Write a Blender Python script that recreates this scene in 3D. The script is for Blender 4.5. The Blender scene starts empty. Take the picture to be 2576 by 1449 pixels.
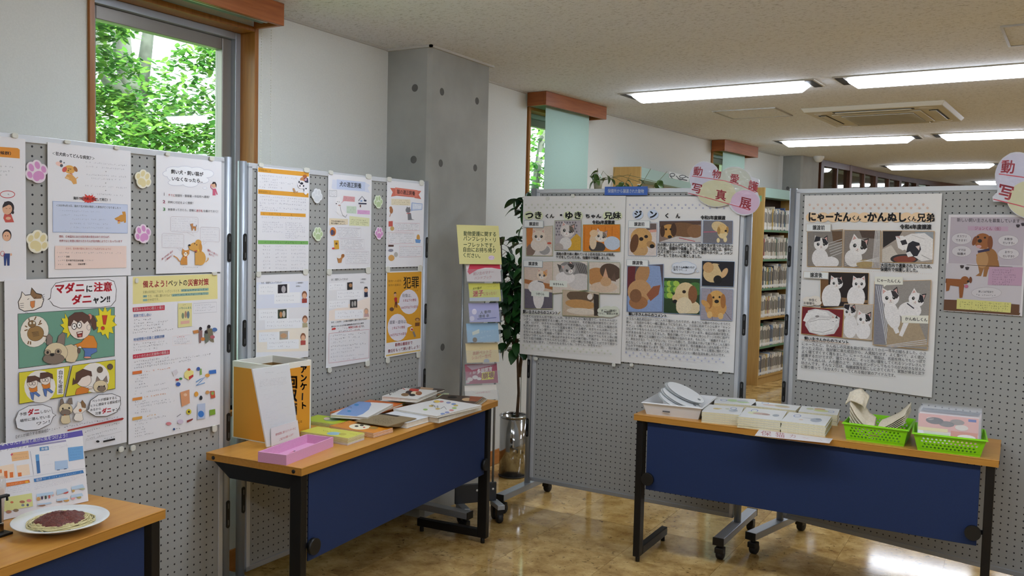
import bpy, bmesh, math, random
import numpy as np
from mathutils import Vector, Matrix

# ------------------------------------------------------------------ camera
IW, IH = 2576, 1449
FPX = 2234.0                       # focal length in photo pixels
PITCH, ROLL, YAW = math.radians(3.328), math.radians(1.351), math.radians(30.0)
CAM = np.array([0.0, 0.0, 1.507])
def _axes():
    cy, sy = math.cos(YAW), math.sin(YAW)
    R = np.array([[cy, -sy, 0], [sy, cy, 0], [0, 0, 1.0]])
    cp, sp = math.cos(PITCH), math.sin(PITCH)
    fw = R @ np.array([0, cp, -sp]); u0 = R @ np.array([0, sp, cp]); r0 = R @ np.array([1.0, 0, 0])
    c, s = math.cos(ROLL), math.sin(ROLL)
    return fw, c * r0 + s * u0, -s * r0 + c * u0
FW, RT, UPV = _axes()
scene = bpy.context.scene
col = scene.collection
cd = bpy.data.cameras.new('camera'); cam = bpy.data.objects.new('camera', cd); col.objects.link(cam)
cd.sensor_width = 36.0; cd.lens = FPX / IW * 36.0; cd.clip_start = 0.05; cd.clip_end = 200
M = Matrix.Identity(4)
for i in range(3):
    M[i][0], M[i][1], M[i][2], M[i][3] = RT[i], UPV[i], -FW[i], CAM[i]
cam.matrix_world = M
scene.camera = cam

# ------------------------------------------------------------------ sky, sun, exposure
world = bpy.data.worlds.new('world'); scene.world = world
world.use_nodes = True
_bg = world.node_tree.nodes['Background']
_bg.inputs['Color'].default_value = (0.88, 0.95, 1.0, 1)
_bg.inputs['Strength'].default_value = 2.2
sl = bpy.data.lights.new('sun', 'SUN'); sl.energy = 5.0; sl.angle = math.radians(1.0); sl.color = (1, 0.96, 0.88)
sun = bpy.data.objects.new('sun', sl); col.objects.link(sun)
sun.rotation_euler = (math.radians(8), math.radians(32), 0)
LAMP_STRENGTH = 9.0                # luminous diffusers of the ceiling lamps
scene.view_settings.view_transform = 'Standard'
scene.view_settings.look = 'None'
scene.view_settings.gamma = 1.0
scene.view_settings.use_curve_mapping = False
scene.view_settings.exposure = 1.2
rnd = random.Random(7)

# ------------------------------------------------------------------ pixel -> place
def ray(x, y):
    return FW * FPX + RT * (x - IW / 2) - UPV * (y - IH / 2)
def on_z(x, y, z):
    d = ray(x, y); return CAM + d * ((z - CAM[2]) / d[2])
def on_x(x, y, X):
    d = ray(x, y); return CAM + d * ((X - CAM[0]) / d[0])
def on_y(x, y, Y):
    d = ray(x, y); return CAM + d * ((Y - CAM[1]) / d[1])
def on_plane(x, y, p0, n):
    d = ray(x, y); return CAM + d * (np.dot(np.asarray(p0) - CAM, n) / np.dot(d, n))

# ------------------------------------------------------------------ materials
def lin(c):
    c = c / 255.0
    return c / 12.92 if c <= 0.04045 else ((c + 0.055) / 1.055) ** 2.4
def hx(h):
    if isinstance(h, tuple): return h
    h = h.lstrip('#')
    if len(h) == 3: h = ''.join(c * 2 for c in h)
    return tuple(lin(int(h[i:i + 2], 16)) for i in (0, 2, 4))
_mats = {}
def mat(name, color='#808080', rough=0.5, metal=0.0, noise=None, bump=None, emit=0.0, alpha=1.0, trans=0.0, spec=0.5, coat=0.0, ior=1.45):
    """noise=(scale, amount, detail) varies the colour; bump=(scale, strength)."""
    if name in _mats: return _mats[name]
    m = bpy.data.materials.new(name); m.use_nodes = True; _mats[name] = m
    nt = m.node_tree; b = nt.nodes['Principled BSDF']
    c = hx(color)
    b.inputs['Base Color'].default_value = (*c, 1); b.inputs['Roughness'].default_value = rough
    b.inputs['Metallic'].default_value = metal; b.inputs['Specular IOR Level'].default_value = spec
    b.inputs['Alpha'].default_value = alpha; b.inputs['Transmission Weight'].default_value = trans
    b.inputs['Coat Weight'].default_value = coat; b.inputs['IOR'].default_value = ior
    if emit:
        b.inputs['Emission Color'].default_value = (*c, 1); b.inputs['Emission Strength'].default_value = emit
    tc = nt.nodes.new('ShaderNodeTexCoord')
    if noise:
        n = nt.nodes.new('ShaderNodeTexNoise'); n.inputs['Scale'].default_value = noise[0]
        n.inputs['Detail'].default_value = noise[2] if len(noise) > 2 else 3
        nt.links.new(tc.outputs['Object'], n.inputs['Vector'])
        r = nt.nodes.new('ShaderNodeValToRGB'); a = noise[1]
        r.color_ramp.elements[0].position = 0.3; r.color_ramp.elements[1].position = 0.7
        r.color_ramp.elements[0].color = (*[x * (1 - a) for x in c], 1)
        r.color_ramp.elements[1].color = (*[min(1, x * (1 + a)) for x in c], 1)
        nt.links.new(n.outputs['Fac'], r.inputs['Fac']); nt.links.new(r.outputs['Color'], b.inputs['Base Color'])
    if bump:
        n = nt.nodes.new('ShaderNodeTexNoise'); n.inputs['Scale'].default_value = bump[0]; n.inputs['Detail'].default_value = 4
        nt.links.new(tc.outputs['Object'], n.inputs['Vector'])
        bp = nt.nodes.new('ShaderNodeBump'); bp.inputs['Strength'].default_value = bump[1]; bp.inputs['Distance'].default_value = 0.004
        nt.links.new(n.outputs['Fac'], bp.inputs['Height']); nt.links.new(bp.outputs['Normal'], b.inputs['Normal'])
    return m

def wood(name, c1, c2, scale=(3, 30, 30), rough=0.35, axis_noise=2.5):
    if name in _mats: return _mats[name]
    m = mat(name, c1, rough); nt = m.node_tree; b = nt.nodes['Principled BSDF']
    tc = nt.nodes.new('ShaderNodeTexCoord'); mp = nt.nodes.new('ShaderNodeMapping'); mp.inputs['Scale'].default_value = scale
    n = nt.nodes.new('ShaderNodeTexNoise'); n.inputs['Scale'].default_value = axis_noise; n.inputs['Detail'].default_value = 6; n.inputs['Distortion'].default_value = 0.6
    r = nt.nodes.new('ShaderNodeValToRGB')
    r.color_ramp.elements[0].position = 0.3; r.color_ramp.elements[1].position = 0.72
    r.color_ramp.elements[0].color = (*hx(c1), 1); r.color_ramp.elements[1].color = (*hx(c2), 1)
    nt.links.new(tc.outputs['Object'], mp.inputs['Vector']); nt.links.new(mp.outputs['Vector'], n.inputs['Vector'])
    nt.links.new(n.outputs['Fac'], r.inputs['Fac']); nt.links.new(r.outputs['Color'], b.inputs['Base Color'])
    return m

def ink():
    """printed paper: the ink's colour is stored per face corner"""
    if 'printed_ink' in _mats: return _mats['printed_ink']
    m = mat('printed_ink', '#ffffff', 0.55); nt = m.node_tree; b = nt.nodes['Principled BSDF']
    a = nt.nodes.new('ShaderNodeVertexColor'); a.layer_name = 'ink'
    nt.links.new(a.outputs['Color'], b.inputs['Base Color'])
    return m

# ------------------------------------------------------------------ objects
def _put(o, parent=None, label=None, cat=None, group=None, kind=None):
    col.objects.link(o)
    if parent is not None: o.parent = parent
    if label: o['label'] = label
    if cat: o['category'] = cat
    if group: o['group'] = group
    if kind: o['kind'] = kind
    return o

def empty(name, label, cat, loc=(0, 0, 0), rz=0.0, group=None):
    o = bpy.data.objects.new(name, None); o.empty_display_size = 0.1
    o.location = loc; o.rotation_euler = (0, 0, rz)
    return _put(o, None, label, cat, group)

def copy_tree(o, parent=None):
    c = o.copy(); col.objects.link(c); c.parent = parent
    for ch in list(o.children):
        copy_tree(ch, c)
    return c

class MB:
    """collects shapes; build() links them as one mesh object"""
    def __init__(s): s.v, s.f, s.m, s.s = [], [], [], []; s.mi = 0; s.smooth = False
    def add(s, vs, fs, smooth=None):
        k = len(s.v); s.v += [tuple(map(float, p)) for p in vs]
        for f in fs:
            s.f.append([i + k for i in f]); s.m.append(s.mi); s.s.append(s.smooth if smooth is None else smooth)
        return s
    def box(s, x0, x1, y0, y1, z0, z1, T=None):
        vs = [(x, y, z) for z in (z0, z1) for y in (y0, y1) for x in (x0, x1)]
        if T is not None: vs = [tuple(T @ Vector(p)) for p in vs]
        return s.add(vs, [(0, 2, 3, 1), (4, 5, 7, 6), (0, 1, 5, 4), (2, 6, 7, 3), (0, 4, 6, 2), (1, 3, 7, 5)], False)
    def hexa(s, bottom, top):
        n = len(bottom); vs = list(bottom) + list(top)
        fs = [tuple(range(n))[::-1], tuple(range(n, 2 * n))] + [(i, (i + 1) % n, n + (i + 1) % n, n + i) for i in range(n)]
        return s.add(vs, fs, False)
    def prism(s, pts, a, b):
        """pts: list of 3-vectors outline; extruded by vector b-a"""
        d = np.asarray(b, float) - np.asarray(a, float)
        return s.hexa([tuple(p) for p in pts], [tuple(np.asarray(p, float) + d) for p in pts])
    def tube(s, path, r, n=10, caps=True, smooth=True):
        path = [Vector(p) for p in path]; N = len(path)
        rs = r if isinstance(r, (list, tuple)) else [r] * N
        up = None; vs = []
        for i, p in enumerate(path):
            t = (path[min(i + 1, N - 1)] - path[max(i - 1, 0)]).normalized()
            if up is None:
                up = Vector((0, 0, 1)) if abs(t.z) < 0.9 else Vector((1, 0, 0))
            a = t.cross(up).normalized(); b = a.cross(t).normalized(); up = b
            for k in range(n):
                w = 2 * math.pi * k / n
                vs.append(p + (a * math.cos(w) + b * math.sin(w)) * rs[i])
        fs = [(i * n + k, i * n + (k + 1) % n, (i + 1) * n + (k + 1) % n, (i + 1) * n + k) for i in range(N - 1) for k in range(n)]
        s.add(vs, fs, smooth)
        if caps:
            s.add(vs[:n], [tuple(range(n))], False); s.add(vs[-n:], [tuple(range(n))[::-1]], False)
        return s
    def lathe(s, prof, c=(0, 0, 0), n=24, smooth=True, T=None):
        vs = []
        for (r, z) in prof:
            for k in range(n):
                w = 2 * math.pi * k / n
                p = Vector((c[0] + r * math.cos(w), c[1] + r * math.sin(w), c[2] + z))
                vs.append(T @ p if T is not None else p)
        fs = [(i * n + k, i * n + (k + 1) % n, (i + 1) * n + (k + 1) % n, (i + 1) * n + k) for i in range(len(prof) - 1) for k in range(n)]
        return s.add(vs, fs, smooth)
    def build(s, name, mats, parent=None, label=None, cat=None, group=None, kind=None, bevel=0.0, T=None, segs=2):
        me = bpy.data.meshes.new(name)
        vs = s.v if T is None else [tuple(T @ Vector(p)) for p in s.v]
        me.from_pydata(vs, [], s.f)
        for m in (mats if isinstance(mats, (list, tuple)) else [mats]): me.materials.append(m)
        me.polygons.foreach_set('material_index', s.m); me.polygons.foreach_set('use_smooth', s.s)
        me.update()
        bm = bmesh.new(); bm.from_mesh(me)
        if s.__dict__.get('weld', True): bmesh.ops.remove_doubles(bm, verts=bm.verts, dist=1e-6)
        bmesh.ops.recalc_face_normals(bm, faces=bm.faces); bm.to_mesh(me); bm.free()
        o = bpy.data.objects.new(name, me)
        if bevel:
            b = o.modifiers.new('bevel', 'BEVEL'); b.width = bevel; b.segments = segs; b.limit_method = 'ANGLE'; b.angle_limit = math.radians(40)
        return _put(o, parent, label, cat, group, kind)

def box_obj(name, m, dims, parent=None, bevel=0.0, **k):
    return MB().box(*dims).build(name, m, parent, bevel=bevel, **k)

def Trz(loc, rz=0.0, rx=0.0, ry=0.0):
    return Matrix.Translation(Vector(loc)) @ Matrix.Rotation(rz, 4, 'Z') @ Matrix.Rotation(ry, 4, 'Y') @ Matrix.Rotation(rx, 4, 'X')
# ================================================================== materials of the room
M_WALL = mat('wall_paper', '#d9d9d4', 0.85, noise=(160, 0.03), bump=(420, 0.12))
M_CONC = mat('concrete', '#9a9a94', 0.75, noise=(3.5, 0.14, 8), bump=(60, 0.08))
M_VAL = wood('valance_wood', '#8a4a22', '#a35f30', (2, 2, 26), 0.42)
M_JAMB = wood('jamb_wood', '#8f5a24', '#a86c30', (26, 26, 2), 0.4)
M_BASE = wood('baseboard_wood', '#a8682c', '#bd7c3c', (20, 2, 20), 0.4)
M_ALU = mat('aluminium', '#a6abb2', 0.45, 0.55)
M_ALUW = mat('pale_aluminium', '#c9ccd0', 0.42, 0.35)
M_SASH = mat('bronze_aluminium', '#8d8782', 0.42, 0.5)
M_BLACK = mat('black_plastic', '#141414', 0.45)
M_BLACKM = mat('black_steel', '#121214', 0.38, 0.2)
M_BLIND = mat('blind_cloth', '#a9c6bb', 0.85, noise=(300, 0.05))
M_WHITEP = mat('white_plastic', '#e6e6e2', 0.4)
M_SHELF = wood('shelf_wood', '#b08a4c', '#bd985a', (30, 30, 2), 0.45)
M_GREENP = mat('green_paint', '#9dbdb0', 0.5)

def glass_mat():
    m = bpy.data.materials.new('window_glass'); m.use_nodes = True; nt = m.node_tree
    nt.nodes.clear(); o = nt.nodes.new('ShaderNodeOutputMaterial')
    t = nt.nodes.new('ShaderNodeBsdfTransparent'); t.inputs['Color'].default_value = (0.9, 0.97, 0.93, 1)
    g = nt.nodes.new('ShaderNodeBsdfGlossy'); g.inputs['Roughness'].default_value = 0.02
    lw = nt.nodes.new('ShaderNodeLayerWeight'); pw = nt.nodes.new('ShaderNodeMath'); pw.operation = 'POWER'; pw.inputs[1].default_value = 5
    f = nt.nodes.new('ShaderNodeMapRange'); f.inputs['To Min'].default_value = 0.045; f.inputs['To Max'].default_value = 0.9
    nt.links.new(lw.outputs['Facing'], pw.inputs[0]); nt.links.new(pw.outputs[0], f.inputs['Value'])
    x = nt.nodes.new('ShaderNodeMixShader')
    nt.links.new(f.outputs['Result'], x.inputs['Fac']); nt.links.new(t.outputs['BSDF'], x.inputs[1]); nt.links.new(g.outputs['BSDF'], x.inputs[2])
    nt.links.new(x.outputs['Shader'], o.inputs['Surface']); return m
M_GLASS = glass_mat()

def film_mat(name, color, opacity, rough=0.12):
    """clear plastic film / acrylic: mostly see-through with a glossy skin"""
    if name in _mats: return _mats[name]
    m = bpy.data.materials.new(name); m.use_nodes = True; nt = m.node_tree; _mats[name] = m
    nt.nodes.clear(); o = nt.nodes.new('ShaderNodeOutputMaterial')
    t = nt.nodes.new('ShaderNodeBsdfTransparent')
    p = nt.nodes.new('ShaderNodeBsdfPrincipled'); p.inputs['Base Color'].default_value = (*hx(color), 1); p.inputs['Roughness'].default_value = rough
    x = nt.nodes.new('ShaderNodeMixShader'); x.inputs['Fac'].default_value = opacity
    nt.links.new(t.outputs['BSDF'], x.inputs[1]); nt.links.new(p.outputs['BSDF'], x.inputs[2])
    nt.links.new(x.outputs['Shader'], o.inputs['Surface']); return m
M_FILM = film_mat('clear_film', '#f2f4f6', 0.07, 0.12)
M_ACRYL = film_mat('clear_acrylic', '#c9d2d6', 0.10, 0.08)

def floor_mat():
    m = mat('stone_vinyl', '#b08a50', 0.09); nt = m.node_tree; b = nt.nodes['Principled BSDF']
    b.inputs['Specular IOR Level'].default_value = 0.5
    tc = nt.nodes.new('ShaderNodeTexCoord'); oi = nt.nodes.new('ShaderNodeObjectInfo')
    ge = nt.nodes.new('ShaderNodeNewGeometry')
    off = nt.nodes.new('ShaderNodeVectorMath'); off.operation = 'ADD'
    sc = nt.nodes.new('ShaderNodeMath'); sc.operation = 'MULTIPLY'; sc.inputs[1].default_value = 40
    nt.links.new(oi.outputs['Random'], sc.inputs[0]); nt.links.new(ge.outputs['Position'], off.inputs[0]); nt.links.new(sc.outputs[0], off.inputs[1])
    n1 = nt.nodes.new('ShaderNodeTexNoise'); n1.inputs['Scale'].default_value = 9; n1.inputs['Detail'].default_value = 8; n1.inputs['Roughness'].default_value = 0.65
    n2 = nt.nodes.new('ShaderNodeTexNoise'); n2.inputs['Scale'].default_value = 38; n2.inputs['Detail'].default_value = 5; n2.inputs['Distortion'].default_value = 1.2
    for n in (n1, n2): nt.links.new(off.outputs[0], n.inputs['Vector'])
    r1 = nt.nodes.new('ShaderNodeValToRGB'); e = r1.color_ramp.elements
    e[0].position = 0.33; e[0].color = (*hx('#987440'), 1); e[1].position = 0.66; e[1].color = (*hx('#d4b478'), 1)
    x = r1.color_ramp.elements.new(0.5); x.color = (*hx('#bc9a5e'), 1)
    nt.links.new(n1.outputs['Fac'], r1.inputs['Fac'])
    r2 = nt.nodes.new('ShaderNodeValToRGB'); e = r2.color_ramp.elements
    e[0].position = 0.30; e[0].color = (0.16, 0.12, 0.08, 1); e[1].position = 0.40; e[1].color = (1, 1, 1, 1)
    nt.links.new(n2.outputs['Fac'], r2.inputs['Fac'])
    mx = nt.nodes.new('ShaderNodeMix'); mx.data_type = 'RGBA'; mx.blend_type = 'MULTIPLY'; mx.inputs['Factor'].default_value = 0.75
    nt.links.new(r1.outputs['Color'], mx.inputs[6]); nt.links.new(r2.outputs['Color'], mx.inputs[7])
    mr = nt.nodes.new('ShaderNodeMapRange'); mr.inputs['To Min'].default_value = 0.82; mr.inputs['To Max'].default_value = 1.12
    nt.links.new(oi.outputs['Random'], mr.inputs['Value'])
    hs = nt.nodes.new('ShaderNodeHueSaturation'); nt.links.new(mr.outputs['Result'], hs.inputs['Value'])
    nt.links.new(mx.outputs[2], hs.inputs['Color']); nt.links.new(hs.outputs['Color'], b.inputs['Base Color'])
    bp = nt.nodes.new('ShaderNodeBump'); bp.inputs['Strength'].default_value = 0.05; bp.inputs['Distance'].default_value = 0.002
    nt.links.new(n1.outputs['Fac'], bp.inputs['Height']); nt.links.new(bp.outputs['Normal'], b.inputs['Normal'])
    return m
M_FLOOR = floor_mat()

def ceiling_mat():
    m = mat('rockwool_ceiling', '#dadbdc', 0.9); nt = m.node_tree; b = nt.nodes['Principled BSDF']
    tc = nt.nodes.new('ShaderNodeTexCoord'); mp = nt.nodes.new('ShaderNodeMapping'); mp.inputs['Scale'].default_value = (1, 2.2, 1)
    n = nt.nodes.new('ShaderNodeTexNoise'); n.inputs['Scale'].default_value = 55; n.inputs['Detail'].default_value = 4; n.inputs['Roughness'].default_value = 0.7
    r = nt.nodes.new('ShaderNodeValToRGB'); e = r.color_ramp.elements
    e[0].position = 0.34; e[0].color = (*hx('#b2b0ae'), 1); e[1].position = 0.46; e[1].color = (*hx('#e4e5e8'), 1)
    nt.links.new(tc.outputs['Object'], mp.inputs['Vector']); nt.links.new(mp.outputs['Vector'], n.inputs['Vector'])
    nt.links.new(n.outputs['Fac'], r.inputs['Fac']); nt.links.new(r.outputs['Color'], b.inputs['Base Color'])
    bp = nt.nodes.new('ShaderNodeBump'); bp.inputs['Strength'].default_value = 0.25; bp.inputs['Distance'].default_value = 0.003
    nt.links.new(n.outputs['Fac'], bp.inputs['Height']); nt.links.new(bp.outputs['Normal'], b.inputs['Normal'])
    return m
M_CEIL = ceiling_mat()

# ================================================================== shell
ZC = 2.48
def S(o):
    o['kind'] = 'structure'; return o
fl = S(box_obj('floor', M_FLOOR, (-3.6, 6.2, -4.2, 17.0, -0.1, -0.003)))
# the stone-look floor tiles that can be told apart
TS = 0.45; tm = None
for i in range(10):
    for j in range(20):
        x0, y0 = -2.965 + i * TS, 0.70 + j * TS
        if tm is None:
            t = MB().box(0.0007, TS - 0.0007, 0.0007, TS - 0.0007, -0.003, 0.0).build('floor_tile', M_FLOOR, fl); tm = t.data
        else:
            t = _put(bpy.data.objects.new('floor_tile', tm), fl)
        t.location = (x0, y0, 0)
S(box_obj('ceiling', M_CEIL, (-3.6, 6.2, -4.2, 17.0, ZC, ZC + 0.12)))
S(box_obj('wall_right', M_WALL, (6.0, 6.2, -4.2, 17.0, 0, ZC)))
S(box_obj('wall_back', M_WALL, (-3.2, 6.2, -4.2, -4.0, 0, ZC)))
S(box_obj('wall_front', M_WALL, (-1.1, 6.2, 16.2, 16.4, 0, ZC)))

XW = -2.98                                                # face of the window wall
WP = [(XW, -4.0), (XW, 5.31), (-2.69, 8.45), (-2.45, 10.15), (-2.26, 10.75)]   # the wall bends towards the room further on
TH = 0.22
def wframe(p, q):
    """frame of a wall run: x along it, y out of the room"""
    a = math.atan2(q[1] - p[1], q[0] - p[0])
    return Matrix.Translation(Vector((p[0], p[1], 0))) @ Matrix.Rotation(a, 4, 'Z'), math.hypot(q[0] - p[0], q[1] - p[1])
T1, L1 = wframe(WP[0], WP[1]); T2, L2 = wframe(WP[1], WP[2]); T3, L3 = wframe(WP[2], WP[3]); T4, L4 = wframe(WP[3], WP[4])
# openings: (start along the run, end, sill, head)
O1 = (4.0 + 2.045, 4.0 + 2.862, 0.72, 2.395)
O2 = (0.012, 0.70, 0.72, 2.39)
O3 = (0.012, 0.66, 0.72, 2.39)
def wall_run(mb, T, L, o=None):
    if o is None: mb.box(0, L, 0, TH, 0, ZC, T); return
    a, b, s, h = o
    if a > 0.02: mb.box(0, a, 0, TH, 0, ZC, T)
    mb.box(b, L, 0, TH, 0, ZC, T); mb.box(a, b, 0, TH, 0, s, T); mb.box(a, b, 0, TH, h, ZC, T)
wl = MB(); wall_run(wl, T1, L1, O1); wall_run(wl, T2, L2, O2); wall_run(wl, T3, L3, O3); wall_run(wl, T4, L4)
wl.weld = False
wall_left = S(wl.build('wall_left', M_WALL))
# cove strip where wall meets ceiling, baseboard
tr = MB(); bb = MB()
for T, L in ((T1, L1), (T2, L2), (T3, L3)):
    tr.box(0, L, -0.012, 0, ZC - 0.010, ZC, T); bb.box(0, L, -0.012, 0, 0, 0.095, T)
S(tr.build('trim_1', mat('trim_white', '#bdbab2', 0.6))); S(bb.build('baseboard_left', M_BASE))

def window(n, T, o, blind, val):
    a, b, s, h = o
    root = bpy.data.objects.new('window_%d' % n, None); _put(root, kind='structure')
    f = MB(); t = 0.022
    f.box(a, a + t, -0.012, 0.15, s, h, T).box(b - t, b, -0.012, 0.15, s, h, T).box(a + t, b - t, -0.012, 0.15, h - t, h, T); f.weld = False
    f.box(a - 0.01, b + 0.01, -0.03, 0.15, s - t, s, T)
    f.build('wood_lining', M_JAMB, root, bevel=0.002)
    f = MB(); a2, b2, s2, h2 = a + t, b - t, s, h - t; w = 0.030
    f.box(a2, a2 + w, 0.075, 0.17, s2, h2, T).box(b2 - w, b2, 0.075, 0.17, s2, h2, T).box(a2 + w, b2 - w, 0.076, 0.17, h2 - w, h2, T).box(a2 + w, b2 - w, 0.076, 0.17, s2, s2 + w, T); f.weld = False
    f.build('outer_frame', M_ALU, root, bevel=0.002)
    f = MB(); a3, b3, s3, h3 = a2 + w, b2 - w, s2 + w, h2 - w; w = 0.052
    f.box(a3, a3 + w, 0.10, 0.145, s3, h3, T).box(b3 - w, b3, 0.10, 0.145, s3, h3, T).box(a3 + w, b3 - w, 0.101, 0.145, h3 - w, h3, T).box(a3 + w, b3 - w, 0.101, 0.145, s3, s3 + w, T); f.weld = False
    f.build('sash', M_SASH, root, bevel=0.003)
    sk = 0.010 if n == 1 else 0.0                         # this pane does not sit quite parallel to the wall
    Q = [(a3 + w, 0.120 - sk), (b3 - w, 0.120 + sk), (b3 - w, 0.124 + sk), (a3 + w, 0.124 - sk)]
    MB().hexa([T @ Vector((x, y, s3 + w)) for x, y in Q], [T @ Vector((x, y, h3 - w)) for x, y in Q]).build('pane', M_GLASS, root)
    return root

def valance(T, a, b, depth, z0, label):
    root = MB().box(a, b, -depth, -depth + 0.02, z0, ZC - 0.001, T).build('blind_valance', M_VAL, None, label, 'valance', 'wooden blind boxes over the windows', bevel=0.002)
    MB().box(a, a + 0.02, -depth + 0.02, -0.013, z0, ZC - 0.001, T).build('end_board', M_VAL, root, bevel=0.002)
    MB().box(b - 0.02, b, -depth + 0.02, -0.013, z0, ZC - 0.001, T).build('end_board', M_VAL, root, bevel=0.002)
    return root

window(1, T1, O1, None, None); window(2, T2, O2, None, None); window(3, T3, O3, None, None)
valance(T1, O1[0] - 0.06, 4 + 2.850, 0.175, 2.385, 'brown wooden blind box above the clear window with trees behind it')
valance(T2, -0.02, 0.80, 0.165, 2.388, 'brown wooden blind box above the green blind left of the bookcase top')
valance(T3, -0.02, 0.78, 0.150, 2.372, 'smallest brown wooden blind box behind the left cloud sign')

# roller blinds (the first one is rolled up inside its box)
r1 = MB().tube([T1 @ Vector((O1[0] - 0.02, -0.095, 2.425)), T1 @ Vector((4 + 2.80, -0.095, 2.425))], 0.032, 20).build('roller_blind', mat('blind_roll', '#6d7f78', 0.8), None, 'rolled-up green-grey blind inside the box over the clear window', 'blind')
MB().box(O1[0] - 0.02, 4 + 2.80, -0.130, -0.118, 2.392, 2.402, T1).build('bottom_bar', M_ALU, r1)
def blind(T, a, b, off, z0, label):
    mb = MB(); N = 24                                     # a cloth sheet with a slight curve at its edge
    for i in range(N):
        xa, xb = a + (b - a) * i / N, a + (b - a) * (i + 1) / N
        ya, yb = [-off - 0.004 * math.sin(3.1 * k / N) for k in (i, i + 1)]
        mb.add([T @ Vector(p) for p in ((xa, ya, z0), (xb, yb, z0), (xb, yb, 2.42), (xa, ya, 2.42), (xa, ya + 0.0012, z0), (xb, yb + 0.0012, z0), (xb, yb + 0.0012, 2.42), (xa, ya + 0.0012, 2.42))],
               [(0, 1, 2, 3), (7, 6, 5, 4), (0, 4, 5, 1)], True)
    o = mb.build('roller_blind', M_BLIND, None, label, 'blind')
    MB().tube([T @ Vector((a - 0.01, -off + 0.02, 2.435)), T @ Vector((b + 0.01, -off + 0.02, 2.435))], 0.022, 14).build('roller', M_BLIND, o)
    MB().box(a, b, -off - 0.006, -off + 0.006, z0 - 0.02, z0, T).build('bottom_bar', M_ALU, o)
    return o
blind(T2, 0.085, 0.665, 0.095, 0.80, 'pale green roller blind lowered over the window behind the plant')
blind(T3, 0.085, 0.60, 0.085, 0.80, 'pale green roller blind lowered over the far window behind the cloud sign')
# bead chains of the blinds
def chain(x, y, z0, z1, label):
    mb = MB(); n = int((z1 - z0) / 0.012)
    for k in range(n):
        z = z0 + (z1 - z0) * k / n
        mb.lathe([(0, -0.0032), (0.0028, -0.0016), (0.0028, 0.0016), (0, 0.0032)], (x, y, z), 5)
    mb.build('bead_chain', mat('chain_plastic', '#e4e2da', 0.4), None, label, 'chain', 'blind pull chains')
for k, (y, lab) in enumerate(((2.872, 'white bead chain hanging against the edge of the wooden window jamb'), (2.925, 'fainter white bead chain hanging against the bare wall beside the window'))):
    chain(XW + 0.05 + 0.005 * k, y - 0.03, 1.0, 2.40, lab)
# ------------------------------------------------------------------ concrete columns
def column(name, x0, x1, y0, y1, holes, rz=0.0):
    c = 0.02
    P = [(x0, y0), (x1 - c, y0), (x1, y0 + c), (x1, y1 - c), (x1 - c, y1), (x0, y1)]
    T = Matrix.Translation(Vector((x1, y0, 0))) @ Matrix.Rotation(rz, 4, 'Z') @ Matrix.Translation(Vector((-x1, -y0, 0)))
    o = MB().hexa([T @ Vector((*p, 0)) for p in P], [T @ Vector((*p, ZC - 0.002)) for p in P]).build(name, M_CONC)
    o['kind'] = 'structure'
    M_H = mat('tie_hole_grout', '#5d5c58', 0.9)
    for (face, a, z) in holes:
        mb = MB()
        if face == 'x':
            R = Matrix.Translation(Vector((x1, a, z))) @ Matrix.Rotation(math.radians(90), 4, 'Y')
        else:
            R = Matrix.Translation(Vector((a, y0, z))) @ Matrix.Rotation(math.radians(90), 4, 'X')
        mb.lathe([(0.0, 0.0006), (0.015, 0.0006), (0.018, 0.0014), (0.020, 0.0)], (0, 0, 0), 16, True, T @ R)
        mb.build('tie_hole', M_H, o)
    return o
def hy(x, y): p = on_y(x, y, 3.79); return ('y', p[0], p[2])
def hxx(x, y): p = on_x(x, y, -2.705); return ('x', p[1], p[2])
q = 0.31746
column('column_1', XW - 0.05, -2.705, 3.79, 4.385, [hy(950 + 295 * q, 100 + 382 * q), hy(950 + 285 * q, 100 + 950 * q)] +
       [hxx(950 + a * q, 100 + b * q) for a, b in ((510, 412), (788, 485), (500, 978), (773, 1015))] + [('x', 3.95, 0.9), ('x', 4.25, 0.9), ('x', 3.95, 0.35), ('x', 4.25, 0.35)])
column('column_2', -2.75, -2.2, 10.19, 10.65, [('y', -2.36, 2.12), ('y', -2.36, 1.5)], math.radians(-12))
S(MB().box(-2.99, -2.690, 3.775, 3.79, ZC - 0.012, ZC).box(-2.705, -2.690, 3.775, 4.40, ZC - 0.012, ZC).build('trim_2', mat('trim_white', '#bdbab2', 0.6)))

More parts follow.
